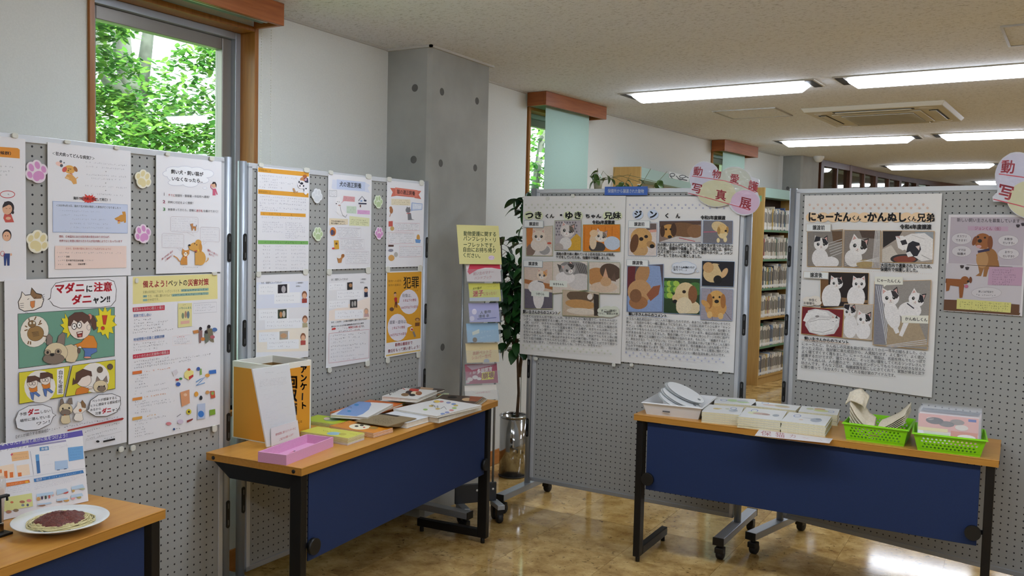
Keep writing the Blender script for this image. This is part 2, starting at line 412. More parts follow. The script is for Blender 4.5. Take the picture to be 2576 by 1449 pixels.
# ------------------------------------------------------------------ glazed wall with a bamboo screen beyond the far column
def far_glazing():
    P = [on_z(1700 + x * 0.34006, 300 + y * 0.34006, ZC)[:2] for x, y in ((1090, 300), (1300, 340), (1490, 385), (1665, 420), (1790, 440), (1970, 465))]
    P = P + [P[-1] + (P[-1] - P[-2]) * 2.2]
    root = bpy.data.objects.new('window_4', None); _put(root, kind='structure')
    M_BR = wood('dark_frame_wood', '#4a2a18', '#5c3822', (20, 20, 2), 0.5)
    for k in range(len(P) - 1):
        T, L = wframe(P[k], P[k + 1])
        MB().box(-0.04, 0.04, 0, 0.08, 0, ZC, T).build('mullion', M_BR, root)
        MB().box(0.04, L - 0.04, 0, 0.08, ZC - 0.07, ZC - 0.002, T).build('head_rail', M_BR, root)
        MB().box(0.04, L - 0.04, 0, 0.08, 0.0, 0.12, T).build('sill_rail', M_BR, root)
        MB().box(0.04, L - 0.04, 0.035, 0.040, 0.12, ZC - 0.07, T).build('pane', M_GLASS, root)
        MB().box(L * 0.52, L * 0.56, 0.01, 0.07, 0.12, ZC - 0.07, T).build('glazing_bar', M_BR, root)
        if k < 3:                                          # split bamboo fence outside
            mb = MB(); n = int(L / 0.03)
            for i in range(n):
                mb.tube([T @ Vector((0.03 * i + 0.015, 0.5, 0)), T @ Vector((0.03 * i + 0.015, 0.5, 2.14 + 0.02 * rnd.random()))], 0.014, 5)
            o = mb.build('bamboo_screen', mat('bamboo', '#b9a06a', 0.6, noise=(8, 0.3)), None, '%s pale bamboo cane screen from the far column, outside the brown glazed wall' % ('first', 'second', 'third')[k], 'bamboo screen', 'bamboo screens outside the glazed wall')
    T, L = wframe(P[0], P[-1])
    MB().box(-1.2, L + 1.5, 0.75, 0.85, 0, 3.0, T).build('eaves_wall', mat('eaves_board', '#4c3626', 0.8), None, 'dark brown timber wall behind the bamboo screens', 'wall')
far_glazing()

# ------------------------------------------------------------------ ceiling lamps
M_LAMP = mat('lamp_diffuser', '#e6f0ff', 0.4, emit=LAMP_STRENGTH)
M_LFR = mat('lamp_frame', '#c9c5bc', 0.5)
def lamp_proto():
    r = empty('ceiling_lamp', '', 'ceiling lamp', group='recessed fluorescent ceiling lamps')
    MB().box(-0.645, 0.645, -0.135, 0.135, -0.006, 0).build('housing', M_LFR, r, bevel=0.002)
    for s in (-1, 1):
        MB().box(s * 0.585, s * 0.632, -0.12, 0.12, -0.0085, -0.0058).build('end_slot', M_BLACK, r)
    mb = MB(); L, W, n = 0.575, 0.105, 12                  # long bowed diffuser with rounded ends
    rows = []
    for t in np.linspace(-1, 1, 25):
        x = L * t; e = 1 - max(0, (abs(t) - 0.93) / 0.07) ** 2
        w = W * (0.55 + 0.45 * math.sqrt(max(0, e)))
        rows.append([(x, w * math.cos(math.pi * k / n), -0.006 - 0.046 * math.sin(math.pi * k / n) * (0.3 + 0.7 * math.sqrt(max(e, 0)))) for k in range(n + 1)])
    vs = [p for r_ in rows for p in r_]; m = n + 1
    fs = [(i * m + k, (i + 1) * m + k, (i + 1) * m + k + 1, i * m + k + 1) for i in range(24) for k in range(n)]
    fs += [tuple(range(m)), tuple(range(24 * m, 25 * m))[::-1]]
    mb.add(vs, fs, True); mb.build('diffuser', M_LAMP, r)
    return r
_lp = lamp_proto(); _first = True
lamps = [(-1.775, 5.655, 'long lit ceiling lamp nearest the window wall, left in the nearest visible row'),
         (-0.385, 5.575, 'long lit ceiling lamp cut by the right picture edge in the nearest row'),
         (-1.505, 8.75, 'lit ceiling lamp beyond the air conditioner, left one of its row'),
         (-0.12, 8.62, 'lit ceiling lamp beyond the air conditioner, cut by the right picture edge'),
         (-0.955, 11.80, 'small lit ceiling lamp far away above the right panel'),
         (-0.12, 14.85, 'tiny lit ceiling lamp farthest away, half behind the right cloud sign')]
for (x, y) in ((-1.80, 2.55), (-0.40, 2.50), (1.0, 2.45), (-1.8, -0.55), (-0.4, -0.6), (1.0, -0.6), (0.43, 11.7), (2.6, 2.4), (2.6, 5.45), (2.7, 8.5), (2.6, -0.6), (4.2, 2.4), (4.2, 5.4)):
    row = {-1: 'behind the camera', 2: 'over the tables', 5: 'in the nearest row', 8: 'beyond the air conditioner', 11: 'in the third row'}[int(math.floor(y))]
    nth = 'first' if x < -1 else 'second' if x < 0.3 else 'third' if x < 1.5 else 'fourth' if x < 3 else 'fifth'
    lamps.append((x, y, '%s ceiling lamp from the window wall %s, outside the picture' % (nth, row)))
for (x, y, lab) in lamps:
    o = _lp if _first else copy_tree(_lp); _first = False
    o.location = (x, y, ZC); o.rotation_euler = (0, 0, math.radians(-3)); o['label'] = lab
# ------------------------------------------------------------------ cassette air conditioner and hatches
def aircon():
    cx, cy = -0.96, 7.10
    r = empty('ceiling_air_conditioner', 'cream square cassette air conditioner set in the ceiling between the lamp rows', 'air conditioner', (cx, cy, ZC), math.radians(-4))
    MC = mat('aircon_cream', '#cbc4b2', 0.45)
    w = 0.475
    MB().hexa([(-w + .02, -w + .02, -0.03), (w - .02, -w + .02, -0.03), (w - .02, w - .02, -0.03), (-w + .02, w - .02, -0.03)], [(-w, -w, 0), (w, -w, 0), (w, w, 0), (-w, w, 0)]).build('fascia', MC, r, bevel=0.004)
    for k in range(4):
        T = Matrix.Rotation(k * math.pi / 2, 4, 'Z')
        MB().box(-0.27, 0.27, 0.345, 0.405, -0.0315, -0.029, T).build('outlet_slot', M_BLACK, r)
        MB().box(-0.255, 0.255, 0.350, 0.392, -0.0385, -0.0318, T).build('louvre', MC, r, bevel=0.004)
        MB().lathe([(0.0, -0.036), (0.05, -0.035), (0.062, -0.03)], (0.35 * (1 if k in (0, 1) else -1), 0.35 * (1 if k in (0, 3) else -1), 0), 16).build('corner_cap', MC, r)
    MB().box(-0.30, 0.30, -0.30, 0.30, -0.040, -0.030).build('centre_panel', MC, r, bevel=0.006)
    MB().box(-0.245, 0.245, -0.245, 0.245, -0.0425, -0.0398).build('filter', mat('filter_grey', '#77736b', 0.8), r)
    for k in range(18):
        y = -0.235 + 0.47 * k / 17
        MB().box(-0.245, 0.245, y - 0.0045, y + 0.0045, -0.046, -0.0424).build('grille_slat', MC, r)
aircon()
def hatch(cx, cy, w, d, rz, label, m):
    r = empty('ceiling_hatch', label, 'ceiling hatch', (cx, cy, ZC), rz, 'ceiling hatches')
    MB().box(-w / 2, w / 2, -d / 2, d / 2, -0.004, -0.0005).build('cover', m, r)
    f = MB(); e = 0.012
    f.box(-w / 2 - e, w / 2 + e, -d / 2 - e, -d / 2, -0.008, -0.0005).box(-w / 2 - e, w / 2 + e, d / 2, d / 2 + e, -0.008, -0.0005)
    f.box(-w / 2 - e, -w / 2, -d / 2, d / 2, -0.008, -0.0005).box(w / 2, w / 2 + e, -d / 2, d / 2, -0.008, -0.0005)
    f.build('edge_frame', mat('hatch_edge', '#a8a296', 0.4, 0.3), r)
hatch(-1.84, 6.765, 0.45, 0.43, math.radians(-3), 'square ceiling hatch with shiny metal edge beside the air conditioner', M_CEIL)
hatch(0.10, 4.70, 0.45, 0.43, math.radians(-3), 'square ceiling hatch at the upper right picture edge', M_CEIL)
dm = MB().lathe([(0.06, 0.0), (0.06, -0.02), (0.052, -0.03), (0.04, -0.055), (0.02, -0.066), (0, -0.068)], (-2.06, 10.35, ZC), 20).build('smoke_detector', M_WHITEP, None, 'small white dome detector on the ceiling by the far concrete column', 'detector')
# ================================================================== perforated display panels on castors
def peg_mat():
    m = mat('pegboard', '#9fa09d', 0.6); nt = m.node_tree; b = nt.nodes['Principled BSDF']
    tc = nt.nodes.new('ShaderNodeTexCoord'); sp = nt.nodes.new('ShaderNodeSeparateXYZ'); nt.links.new(tc.outputs['Object'], sp.inputs[0])
    def mth(op, a, v=None):
        n = nt.nodes.new('ShaderNodeMath'); n.operation = op
        for i, q in enumerate((a, v)):
            if q is None: continue
            if isinstance(q, (int, float)): n.inputs[i].default_value = q
            else: nt.links.new(q, n.inputs[i])
        return n.outputs[0]
    PIT = 0.0286
    ds = []
    for ax in ('X', 'Z'):
        f = mth('FRACT', mth('MULTIPLY', mth('ADD', sp.outputs[ax], 10.0), 1 / PIT))
        ds.append(mth('POWER', mth('MULTIPLY', mth('SUBTRACT', f, 0.5), PIT), 2.0))
    r = mth('SQRT', mth('ADD', ds[0], ds[1]))
    hole = mth('LESS_THAN', r, 0.0033)
    mx = nt.nodes.new('ShaderNodeMix'); mx.data_type = 'RGBA'
    nt.links.new(hole, mx.inputs['Factor']); mx.inputs[6].default_value = (*hx('#9fa09d'), 1); mx.inputs[7].default_value = (0.012, 0.012, 0.014, 1)
    nt.links.new(mx.outputs[2], b.inputs['Base Color'])
    return m
M_PEG = peg_mat()
PH = {'A1': (2.8568 * .898, 90.22, 1.742), 'A2': (2.9398 * .912, 89.592, 3.085), 'B1': (4.8119 * .898, -0.955, -1.861), 'B2': (4.5216 * .915, -13.535, -1.432)}
PW, PZ0, PZ1 = 1.25, 0.128, 1.772
PT, PP = {}, {}
for k, (d, th, uc) in PH.items():
    a = math.radians(th); ax = np.array([math.cos(a), math.sin(a), 0]); n = np.array([-math.sin(a), math.cos(a), 0])
    PT[k] = Matrix.Translation(Vector(n * (d + 0.003) + ax * uc)) @ Matrix.Rotation(a, 4, 'Z')
    PP[k] = (n * d, n, ax)             # face plane: point, normal away from the viewer, axis to the right
def display_panel(key, label, shift=0.0):
    r = empty('display_panel', label, 'display panel', group='grey pegboard display panels')
    r.matrix_world = PT[key]
    h = PW / 2
    MB().box(-h + 0.06, h - 0.06, 0, 0.018, PZ0 + 0.02, PZ1 - 0.02).build('pegboard', M_PEG, r)
    for s in (-1, 1):
        x0, x1 = sorted((s * (h - 0.060), s * (h - 0.040)))
        MB().box(x0, x1, -0.004, 0.022, PZ0, PZ1 - 0.012).build('stile', M_ALUW, r, bevel=0.002)
        p = MB().tube([(s * (h - 0.019), 0.009, 0.112), (s * (h - 0.019), 0.009, PZ1 + 0.004)], 0.0175, 18).build('post', M_ALU, r)
        MB().box(*sorted((s * (h - 0.040), s * (h - 0.032))), 0.002, 0.016, PZ0 + 0.01, PZ1 - 0.01).build('post_web', M_ALU, r)
        for z in (1.44, 1.10, 0.765, 0.43):
            q = MB(); w = 0.0085
            pts = [(s * (h - 0.019) + w * math.cos(t), -0.0098, z + math.copysign(0.045, math.sin(t)) + w * math.sin(t)) for t in [2 * math.pi * (i + 0.5) / 16 for i in range(16)]]
            q.prism(pts, (0, 0, 0), (0, 0.006, 0))
            c = q.build('connector_slot', M_BLACK, p)
            for dz in (-0.032, 0.032):
                MB().box(s * (h - 0.019) - 0.002, s * (h - 0.019) + 0.002, -0.0108, -0.0092, z + dz - 0.010, z + dz + 0.010).build('slot_hole', mat('slot_grey', '#6e7072', 0.4, 0.6), p)
        P = p; fx = s * (h - 0.019) + (shift if s > 0 else 0)
        f = MB().box(fx - 0.026, fx + 0.026, -0.29, 0.27, 0.078, 0.112).build('foot_bar', M_ALU, r, bevel=0.003)
        for y in (-0.294, 0.27):
            MB().box(fx - 0.027, fx + 0.027, y, y + 0.006, 0.076, 0.114).build('end_cap', M_BLACK, f, bevel=0.002)
        for y in (-0.262, 0.242):
            X = fx
            c = MB().tube([(X, y, 0.078), (X, y, 0.058)], 0.012, 12).box(X - 0.021, X + 0.021, y - 0.02, y + 0.024, 0.034, 0.062).build('castor', M_BLACK, r, bevel=0.004)
            MB().lathe([(0.0, -0.017), (0.022, -0.017), (0.0275, -0.012), (0.0275, 0.012), (0.022, 0.017), (0.0, 0.017)], (0, 0, 0), 20, True,
                       Matrix.Translation(Vector((X, y + 0.012, 0.0275))) @ Matrix.Rotation(math.radians(90), 4, 'Y')).build('wheel', mat('castor_rubber', '#1d1d1f', 0.6), c)
    MB().box(-h + 0.04, h - 0.04, -0.004, 0.022, PZ1 - 0.022, PZ1).build('top_rail', M_ALUW, r, bevel=0.002)
    MB().box(-h + 0.04, h - 0.04, -0.004, 0.022, PZ0, PZ0 + 0.022).build('bottom_rail', M_ALU, r, bevel=0.002)
    return r
display_panel('A1', 'grey pegboard panel behind the plate of spaghetti, with the tick comic poster')
display_panel('A2', 'grey pegboard panel behind the yellow survey box, with six posters', 0.02)
display_panel('B1', 'grey pegboard panel beside the leafy plant, with kitten and dog posters')
display_panel('B2', 'grey pegboard panel behind the green baskets, with the two-cats poster')

# ================================================================== folding tables
M_TTOP = wood('table_laminate', '#c2883c', '#cc9648', (1.5, 22, 22), 0.32)
M_TEDGE = wood('table_edge', '#ae7a30', '#bc863a', (1.5, 40, 40), 0.4)
M_NAVY = mat('navy_fabric', '#152a54', 0.8, noise=(400, 0.12))
TBL = {}
def table(key, loc, ang, label, L=1.5, D=0.45, H=0.70, inset=0.012):
    r = empty('folding_table', label, 'table', (loc[0], loc[1], 0), math.radians(ang), 'folding tables with navy front panels')
    TBL[key] = Matrix.Translation(Vector((loc[0], loc[1], 0))) @ Matrix.Rotation(math.radians(ang), 4, 'Z')
    t = MB().box(0, L, 0, D, H - 0.004, H).build('table_top', M_TTOP, r, bevel=0.0015)
    MB().box(0.0008, L - 0.0008, 0.0008, D - 0.0008, H - 0.028, H - 0.0042).build('edge_band', M_TEDGE, t)
    for x in (-0.0012, L - 0.0015):
        for y in (0.035, D - 0.035):
            MB().lathe([(0, 0.0), (0.007, 0.0), (0.007, 0.0026)], (0, 0, 0), 12, True, Matrix.Translation(Vector((x, y, H - 0.016))) @ Matrix.Rotation(math.radians(90), 4, 'Y')).build('edge_plug', M_BLACK, t)
    for s, x in ((0, 0.012), (1, L - 0.032 - inset)):
        g = MB()
        P = [(x, 0.010, H - 0.029), (x, D - 0.02, H - 0.029), (x, D - 0.10, H - 0.085), (x, 0.066, H - 0.085)]
        g.prism(P, (0, 0, 0), (0.032, 0, 0))
        g.box(x, x + 0.032, 0.010, 0.060, 0.028, H - 0.0285)
        g.box(x, x + 0.032, 0.0602, D - 0.03, 0.028, 0.068)
        leg = g.build('leg_frame', M_BLACKM, r, bevel=0.003)
        for y in (0.035, D - 0.05):
            MB().tube([(x + 0.016, y, 0.0), (x + 0.016, y, 0.030)], 0.010, 12).build('levelling_foot', M_BLACK, leg)
        xk = x + 0.032 if s == 0 else x
        sg = 1 if s == 0 else -1
        MB().tube([(xk, 0.03, 0.405), (xk + sg * 0.05, 0.03, 0.405)], 0.009, 10).tube([(xk + sg * 0.032, 0.012, 0.405), (xk + sg * 0.032, -0.004, 0.405)], 0.029, 20).build('hinge_knob', M_BLACK, leg)
    MB().box(0.062, L - 0.050 - inset, 0.018, 0.024, 0.352, H - 0.034).build('modesty_panel', M_NAVY, r, bevel=0.002)
    return r
table('T1', (-2.103, 2.236), 94.2, 'wooden-topped folding table with navy panel holding the survey box and books', 1.49, 0.435, 0.70, 0.05)
table('T2', (-1.535, 3.812), 0.3, 'wooden-topped folding table with navy panel holding the two green baskets', 1.485, 0.425)
a3 = math.radians(96)
table('T3', (-2.108 - 1.5 * math.cos(a3), 1.688 - 1.5 * math.sin(a3)), 96, 'wooden-topped folding table corner under the spaghetti plate', 1.5, 0.40)
# ================================================================== printed sheets
_tc = {}
def glyphs(body, bold=0.0):
    k = (body, round(bold, 3))
    if k not in _tc:
        c = bpy.data.curves.new('lettering', 'FONT'); c.body = body; c.resolution_u = 2; c.offset = bold; c.fill_mode = 'FRONT'
        o = bpy.data.objects.new('lettering', c)
        m = bpy.data.meshes.new_from_object(o)
        v = np.zeros(len(m.vertices) * 3); m.vertices.foreach_get('co', v); v = v.reshape(-1, 3)[:, :2]
        f = [tuple(p.vertices) for p in m.polygons]
        bpy.data.objects.remove(o); bpy.data.meshes.remove(m); bpy.data.curves.remove(c)
        _tc[k] = (v, f)
    return _tc[k]

def clip_poly(pts, x0, y0, x1, y1):
    def cut(P, ins, inter):
        out = []
        for i in range(len(P)):
            a, b = P[i - 1], P[i]
            if ins(b):
                if not ins(a): out.append(inter(a, b))
                out.append(b)
            elif ins(a): out.append(inter(a, b))
        return out
    def ix(X): return lambda a, b: (X, a[1] + (b[1] - a[1]) * (X - a[0]) / (b[0] - a[0]))
    def iy(Y): return lambda a, b: (a[0] + (b[0] - a[0]) * (Y - a[1]) / (b[1] - a[1]), Y)
    for ins, it in ((lambda p: p[0] >= x0, ix(x0)), (lambda p: p[0] <= x1, ix(x1)), (lambda p: p[1] >= y0, iy(y0)), (lambda p: p[1] <= y1, iy(y1))):
        if len(pts) < 3: return []
        pts = cut(pts, ins, it)
    return pts

def ellp(cx, cy, rx, ry=None, rot=0, n=20):
    ry = rx if ry is None else ry; c, s = math.cos(math.radians(rot)), math.sin(math.radians(rot))
    return [(cx + rx * math.cos(t) * c - ry * math.sin(t) * s, cy + rx * math.cos(t) * s + ry * math.sin(t) * c) for t in [2 * math.pi * k / n for k in range(n)]]
def starp(cx, cy, rx, ry, n, inner=0.68, jit=0.0, seed=1):
    r = random.Random(seed); P = []
    for k in range(2 * n):
        q = (1 + jit * (r.random() - .5)) if k % 2 == 0 else inner
        t = math.pi * k / n; P.append((cx + rx * q * math.sin(t), cy - ry * q * math.cos(t)))
    return P

def photo_ink():
    """photographic print: the same ink with the mottling of fur and grain"""
    if 'photo_ink' in _mats: return _mats['photo_ink']
    m = ink().copy(); m.name = 'photo_ink'; _mats['photo_ink'] = m
    nt = m.node_tree; b = nt.nodes['Principled BSDF']; a = [n for n in nt.nodes if n.type == 'VERTEX_COLOR'][0]
    tc = nt.nodes.new('ShaderNodeTexCoord'); mp = nt.nodes.new('ShaderNodeMapping'); mp.inputs['Scale'].default_value = (1, 1, 2.2)
    n = nt.nodes.new('ShaderNodeTexNoise'); n.inputs['Scale'].default_value = 120; n.inputs['Detail'].default_value = 6; n.inputs['Roughness'].default_value = 0.7; n.inputs['Distortion'].default_value = 0.8
    r = nt.nodes.new('ShaderNodeMapRange'); r.inputs['From Min'].default_value = 0.3; r.inputs['From Max'].default_value = 0.7; r.inputs['To Min'].default_value = 0.78; r.inputs['To Max'].default_value = 1.1
    h = nt.nodes.new('ShaderNodeHueSaturation')
    nt.links.new(tc.outputs['Object'], mp.inputs['Vector']); nt.links.new(mp.outputs['Vector'], n.inputs['Vector']); nt.links.new(n.outputs['Fac'], r.inputs['Value'])
    nt.links.new(r.outputs['Result'], h.inputs['Value']); nt.links.new(a.outputs['Color'], h.inputs['Color']); nt.links.new(h.outputs['Color'], b.inputs['Base Color'])
    return m

class Sheet:
    """A thin sheet lying in a plane (point p0, axis to the right, axis up). Prints are laid on it in the
    coordinates of a crop of the photograph, carried onto the plane."""
    STEP = 0.00003
    def __init__(s, name, plane, outline, crop, label, cat, color='#e6e6ea', group=None, lift=0.002, thick=0.0015, rect=True, rough=0.5, mt=None, bevel=0):
        p0, ax, up = [np.asarray(q, float) for q in plane]
        s.ax, s.up = ax, up; s.n = np.cross(ax, up)          # towards the viewer
        if np.dot(s.n, CAM - p0) < 0: s.n = -s.n
        s.p0 = p0 + s.n * (lift + thick); s.crop = crop
        uv = s.px2uv(np.array(outline, float)) if not isinstance(outline, np.ndarray) else outline
        if rect and len(uv) == 4:
            u0, u1 = (uv[0, 0] + uv[3, 0]) / 2, (uv[1, 0] + uv[2, 0]) / 2
            v1, v0 = (uv[0, 1] + uv[1, 1]) / 2, (uv[2, 1] + uv[3, 1]) / 2
            uv = np.array([(u0, v1), (u1, v1), (u1, v0), (u0, v0)]); s.box = (u0, v0, u1, v1)
            s.cl = (u0 - 1e-6, v0 - 1e-6, u1 + 1e-6, v1 + 1e-6)
        s.outline = uv
        front = [s.w(u, v, 0) for u, v in uv]; back = [s.w(u, v, -thick) for u, v in uv]
        m = mt or mat('paper_' + color.strip('#') + ('' if rough == 0.5 else '_g'), color, rough)
        s.root = MB().hexa(back, front).build(name, m, None, label, cat, group, bevel=bevel)
        s.k = 1; s.cur = None; s.nm = None
    def w(s, u, v, d): return s.p0 + s.ax * u + s.up * v + s.n * d
    def px2uv(s, P):
        """photo pixels -> (u, v) on the plane"""
        P = np.atleast_2d(P)
        D = FW[None] * FPX + RT[None] * (P[:, :1] - IW / 2) - UPV[None] * (P[:, 1:] - IH / 2)
        t = np.dot(s.p0 - CAM, s.n) / (D @ s.n)
        X = CAM + D * t[:, None] - s.p0
        return np.stack([X @ s.ax, X @ s.up], 1)
    def z(s, P):
        x0, y0, x1, y1, zw, zh = s.crop; P = np.atleast_2d(np.array(P, float))
        return s.px2uv(np.stack([x0 + P[:, 0] * (x1 - x0) / zw, y0 + P[:, 1] * (y1 - y0) / zh], 1))
    def part(s, name, parent=None):
        s.flush(); s.nm = name; s.par = parent; s.cur = []; return s
    def flush(s):
        """link what was drawn; drawings named in the plural become one object for each that stands apart"""
        if s.cur:
            groups = [s.cur]; nm = s.nm
            if nm.endswith('s') and not nm.endswith('ss'):
                nm = nm[:-2] if nm.endswith('boxes') else nm[:-1]
                groups = []
                for item in s.cur:
                    uv = np.asarray(item[0]); lo, hi = uv.min(0) - 0.0025, uv.max(0) + 0.0025
                    hit = [g for g in groups if (g[1] <= hi).all() and (g[2] >= lo).all()]
                    g = [[item], lo, hi]
                    for q in hit:
                        g[0] = q[0] + g[0]; g[1] = np.minimum(g[1], q[1]); g[2] = np.maximum(g[2], q[2]); groups = [x for x in groups if x is not q]
                    groups.append(g)
                groups = [g[0] for g in groups]
            for g in groups:
                v, f, c = [], [], []
                for uv, faces, cc, d in g:
                    b = len(v); v += [tuple(s.w(u, w_, d)) for u, w_ in uv]
                    for q in faces: f.append(tuple(i + b for i in q)); c.append(cc)
                me = bpy.data.meshes.new(nm); me.from_pydata(v, [], f); me.materials.append(photo_ink() if nm == 'photo' else ink())
                a = me.color_attributes.new('ink', 'FLOAT_COLOR', 'CORNER')
                a.data.foreach_set('color', np.array([q for ff, cc in zip(f, c) for q in (*cc, 1.0) * len(ff)], dtype=np.float32)); me.update()
                o = bpy.data.objects.new(nm, me); _put(o, s.par or s.root); s.last = o
        s.cur = None
    def _add(s, uv, faces, colr):
        uv_ = np.asarray(uv)
        if getattr(s, 'cl', None) and len(uv_) and not ((uv_.min(0) >= s.cl[:2]).all() and (uv_.max(0) <= s.cl[2:]).all()):                          # nothing printed beyond the edge of the cover
            P, F_ = [], []
            for f in faces:
                q = clip_poly([tuple(uv[i]) for i in f], *s.cl)
                if len(q) > 2: F_.append(tuple(range(len(P), len(P) + len(q)))); P += q
            uv, faces = P, F_
            if not P: return
        s.cur.append((uv, faces, hx(colr), s.k * s.STEP))
    def P(s, pts, colr, clip=None):
        if clip is not None: pts = clip_poly(list(pts), *clip)
        if len(pts) < 3: return s
        s._add(s.z(pts), [tuple(range(len(pts)))], colr); s.k += 1
        if getattr(s, 'ol', None): s.L(pts, s.ol[1], s.ol[0], True)      # drawn outline of comic figures
        return s
    def E(s, cx, cy, rx, ry=None, colr='#000', rot=0, clip=None, n=20): return s.P(ellp(cx, cy, rx, ry, rot, n), colr, clip)
    def R(s, x0, y0, x1, y1, colr, inset=0):
        """rectangle squared up on the sheet from two opposite corners"""
        (a, b), (c, d) = s.z([(x0, y0), (x1, y1)])
        s._add([(a, b), (c, b), (c, d), (a, d)], [(0, 1, 2, 3)], colr); s.k += 1; return s
    def full(s, colr, m=(0, 0, 0, 0)):
        """fill the sheet (fractions cut off left, top, right, bottom)"""
        u0, v0, u1, v1 = s.box; W, H = u1 - u0, v1 - v0
        a, b, c, d = u0 + m[0] * W, v1 - m[1] * H, u1 - m[2] * W, v0 + m[3] * H
        s._add([(a, b), (c, b), (c, d), (a, d)], [(0, 1, 2, 3)], colr); s.k += 1; return s
    def L(s, pts, w, colr, closed=False):
        pts = [np.array(p, float) for p in pts]
        if closed: pts = pts + [pts[0]]
        Q = []
        for i, p in enumerate(pts):
            t = pts[min(i + 1, len(pts) - 1)] - pts[max(i - 1, 0)]
            if closed and i in (0, len(pts) - 1): t = pts[1] - pts[-2]
            t = t / (np.linalg.norm(t) + 1e-9); nn = np.array([-t[1], t[0]]) * w / 2
            Q += [p + nn, p - nn]
        s._add(s.z(Q), [(2 * i, 2 * i + 2, 2 * i + 3, 2 * i + 1) for i in range(len(pts) - 1)], colr); s.k += 1; return s
    def O(s, cx, cy, rx, ry, w, colr, rot=0): return s.L(ellp(cx, cy, rx, ry, rot, 28), w, colr, True)
    def T(s, body, x0, y0, x1, y1, h, colr='#1a1a1c', bold=0.012, sk=0.0):
        """one line of lettering from (x0,y0) to (x1,y1), the middle of its height; sk slants it"""
        v, f = glyphs(body, 0.0)
        if len(v) == 0: return s
        if bold > 0.004:                                    # heavier strokes: the glyph overprinted a little to each side
            q = bold * 0.75; v0, f0, n0 = v, f, len(v); v, f = [], []
            for i, (dx, dy) in enumerate(((-q, -q), (q, -q), (-q, q), (q, q))):
                v.append(v0 + np.array([dx, dy])); f = f + [tuple(j + i * n0 for j in t) for t in f0]
            v = np.concatenate(v)
        mx, mn = v[:, 0].max(), min(0.0, v[:, 0].min())
        t = (v[:, 0] - mn) / (mx - mn); y = (v[:, 1] - 0.36)
        X = x0 + (x1 - x0) * t + sk * y * h; Y = y0 + (y1 - y0) * t - y * h
        s._add(s.z(np.stack([X, Y], 1)), f, colr); s.k += 1; return s
    def TV(s, body, x, y0, y1, h, colr='#1a1a1c', bold=0.012):
        n = len(body)
        for i, ch in enumerate(body):
            y = y0 + (y1 - y0) * (i + .5) / n; s.T(ch, x - h / 2, y, x + h / 2, y, abs(y1 - y0) / n, colr, bold)
        return s
    def G(s, x0, y0, x1, y1, h, colr='#8e8e98', gap=0.0):
        """print too small to read: rows of fine strokes"""
        L = math.hypot(x1 - x0, y1 - y0); n = max(1, int(L / h)); r = random.Random(int(x0 * 7 + y0 * 13))
        uv, fs = [], []
        for i in range(n):
            if r.random() < 0.10 + gap: continue
            a = (i + 0.08) / n; w = (0.55 + 0.3 * r.random()) / n
            def q(t, dy): return (x0 + (x1 - x0) * t, y0 + (y1 - y0) * t + dy * h)
            S_ = []
            for _ in range(r.choice((1, 2, 2, 3))):          # level strokes
                p_, l_ = r.uniform(0, .4), r.uniform(.4, .95); d_ = r.uniform(-.42, .34); S_.append((a + w * p_, a + w * min(1, p_ + l_), d_, d_ + .09))
            for _ in range(r.choice((0, 1, 1, 2))):          # upright strokes
                p_ = r.uniform(.05, .85); d_ = r.uniform(-.42, -.05); S_.append((a + w * p_, a + w * p_ + .1 / n, d_, d_ + r.uniform(.3, .5)))
            for (ta, tb, d0, d1) in S_:
                k = len(uv); uv += [q(ta, d0), q(tb, d0), q(tb, d1), q(ta, d1)]; fs.append((k, k + 1, k + 2, k + 3))
        if uv: s._add(s.z(uv), fs, colr); s.k += 1
        return s
    def GG(s, x0, y0, x1, y1, rows, h, colr='#8e8e98', slope=0.0, ragged=0.25):
        r = random.Random(int(x0 + 31 * y0))
        for i in range(rows):
            y = y0 + (y1 - y0) * (i + .5) / rows; e = x1 - (x1 - x0) * ragged * r.random() * (i == rows - 1 or r.random() < .4)
            s.G(x0, y, e, y + slope * (e - x0), h, colr)
        return s
    def clips(s, pts):
        """small translucent hooks holding the sheet; pts in photo pixels"""
        s.flush(); M_C = mat('hook_plastic', '#d6d6cc', 0.3)
        for (x, y, w, h) in pts:
            a = s.px2uv(np.array([(x, y)]))[0]; k = np.linalg.norm(s.px2uv(np.array([(x + 1, y)])) - a); w, h = w * k, h * k * 0.9
            P = [(a[0] + w / 2 * math.copysign(abs(math.cos(t)) ** .6, math.cos(t)), a[1] + h / 2 * math.copysign(abs(math.sin(t)) ** .6, math.sin(t))) for t in [2 * math.pi * (i + .5) / 12 for i in range(12)]]
            MB().hexa([s.w(u, v, -0.0015) for u, v in P], [s.w(u, v, 0.004) for u, v in P]).build('hook', M_C, s.root, bevel=0.001)
        return s

UPZ = np.array([0, 0, 1.0])
def pplane(k):
    p0, n, ax = PP[k]; return (p0, ax, UPZ)
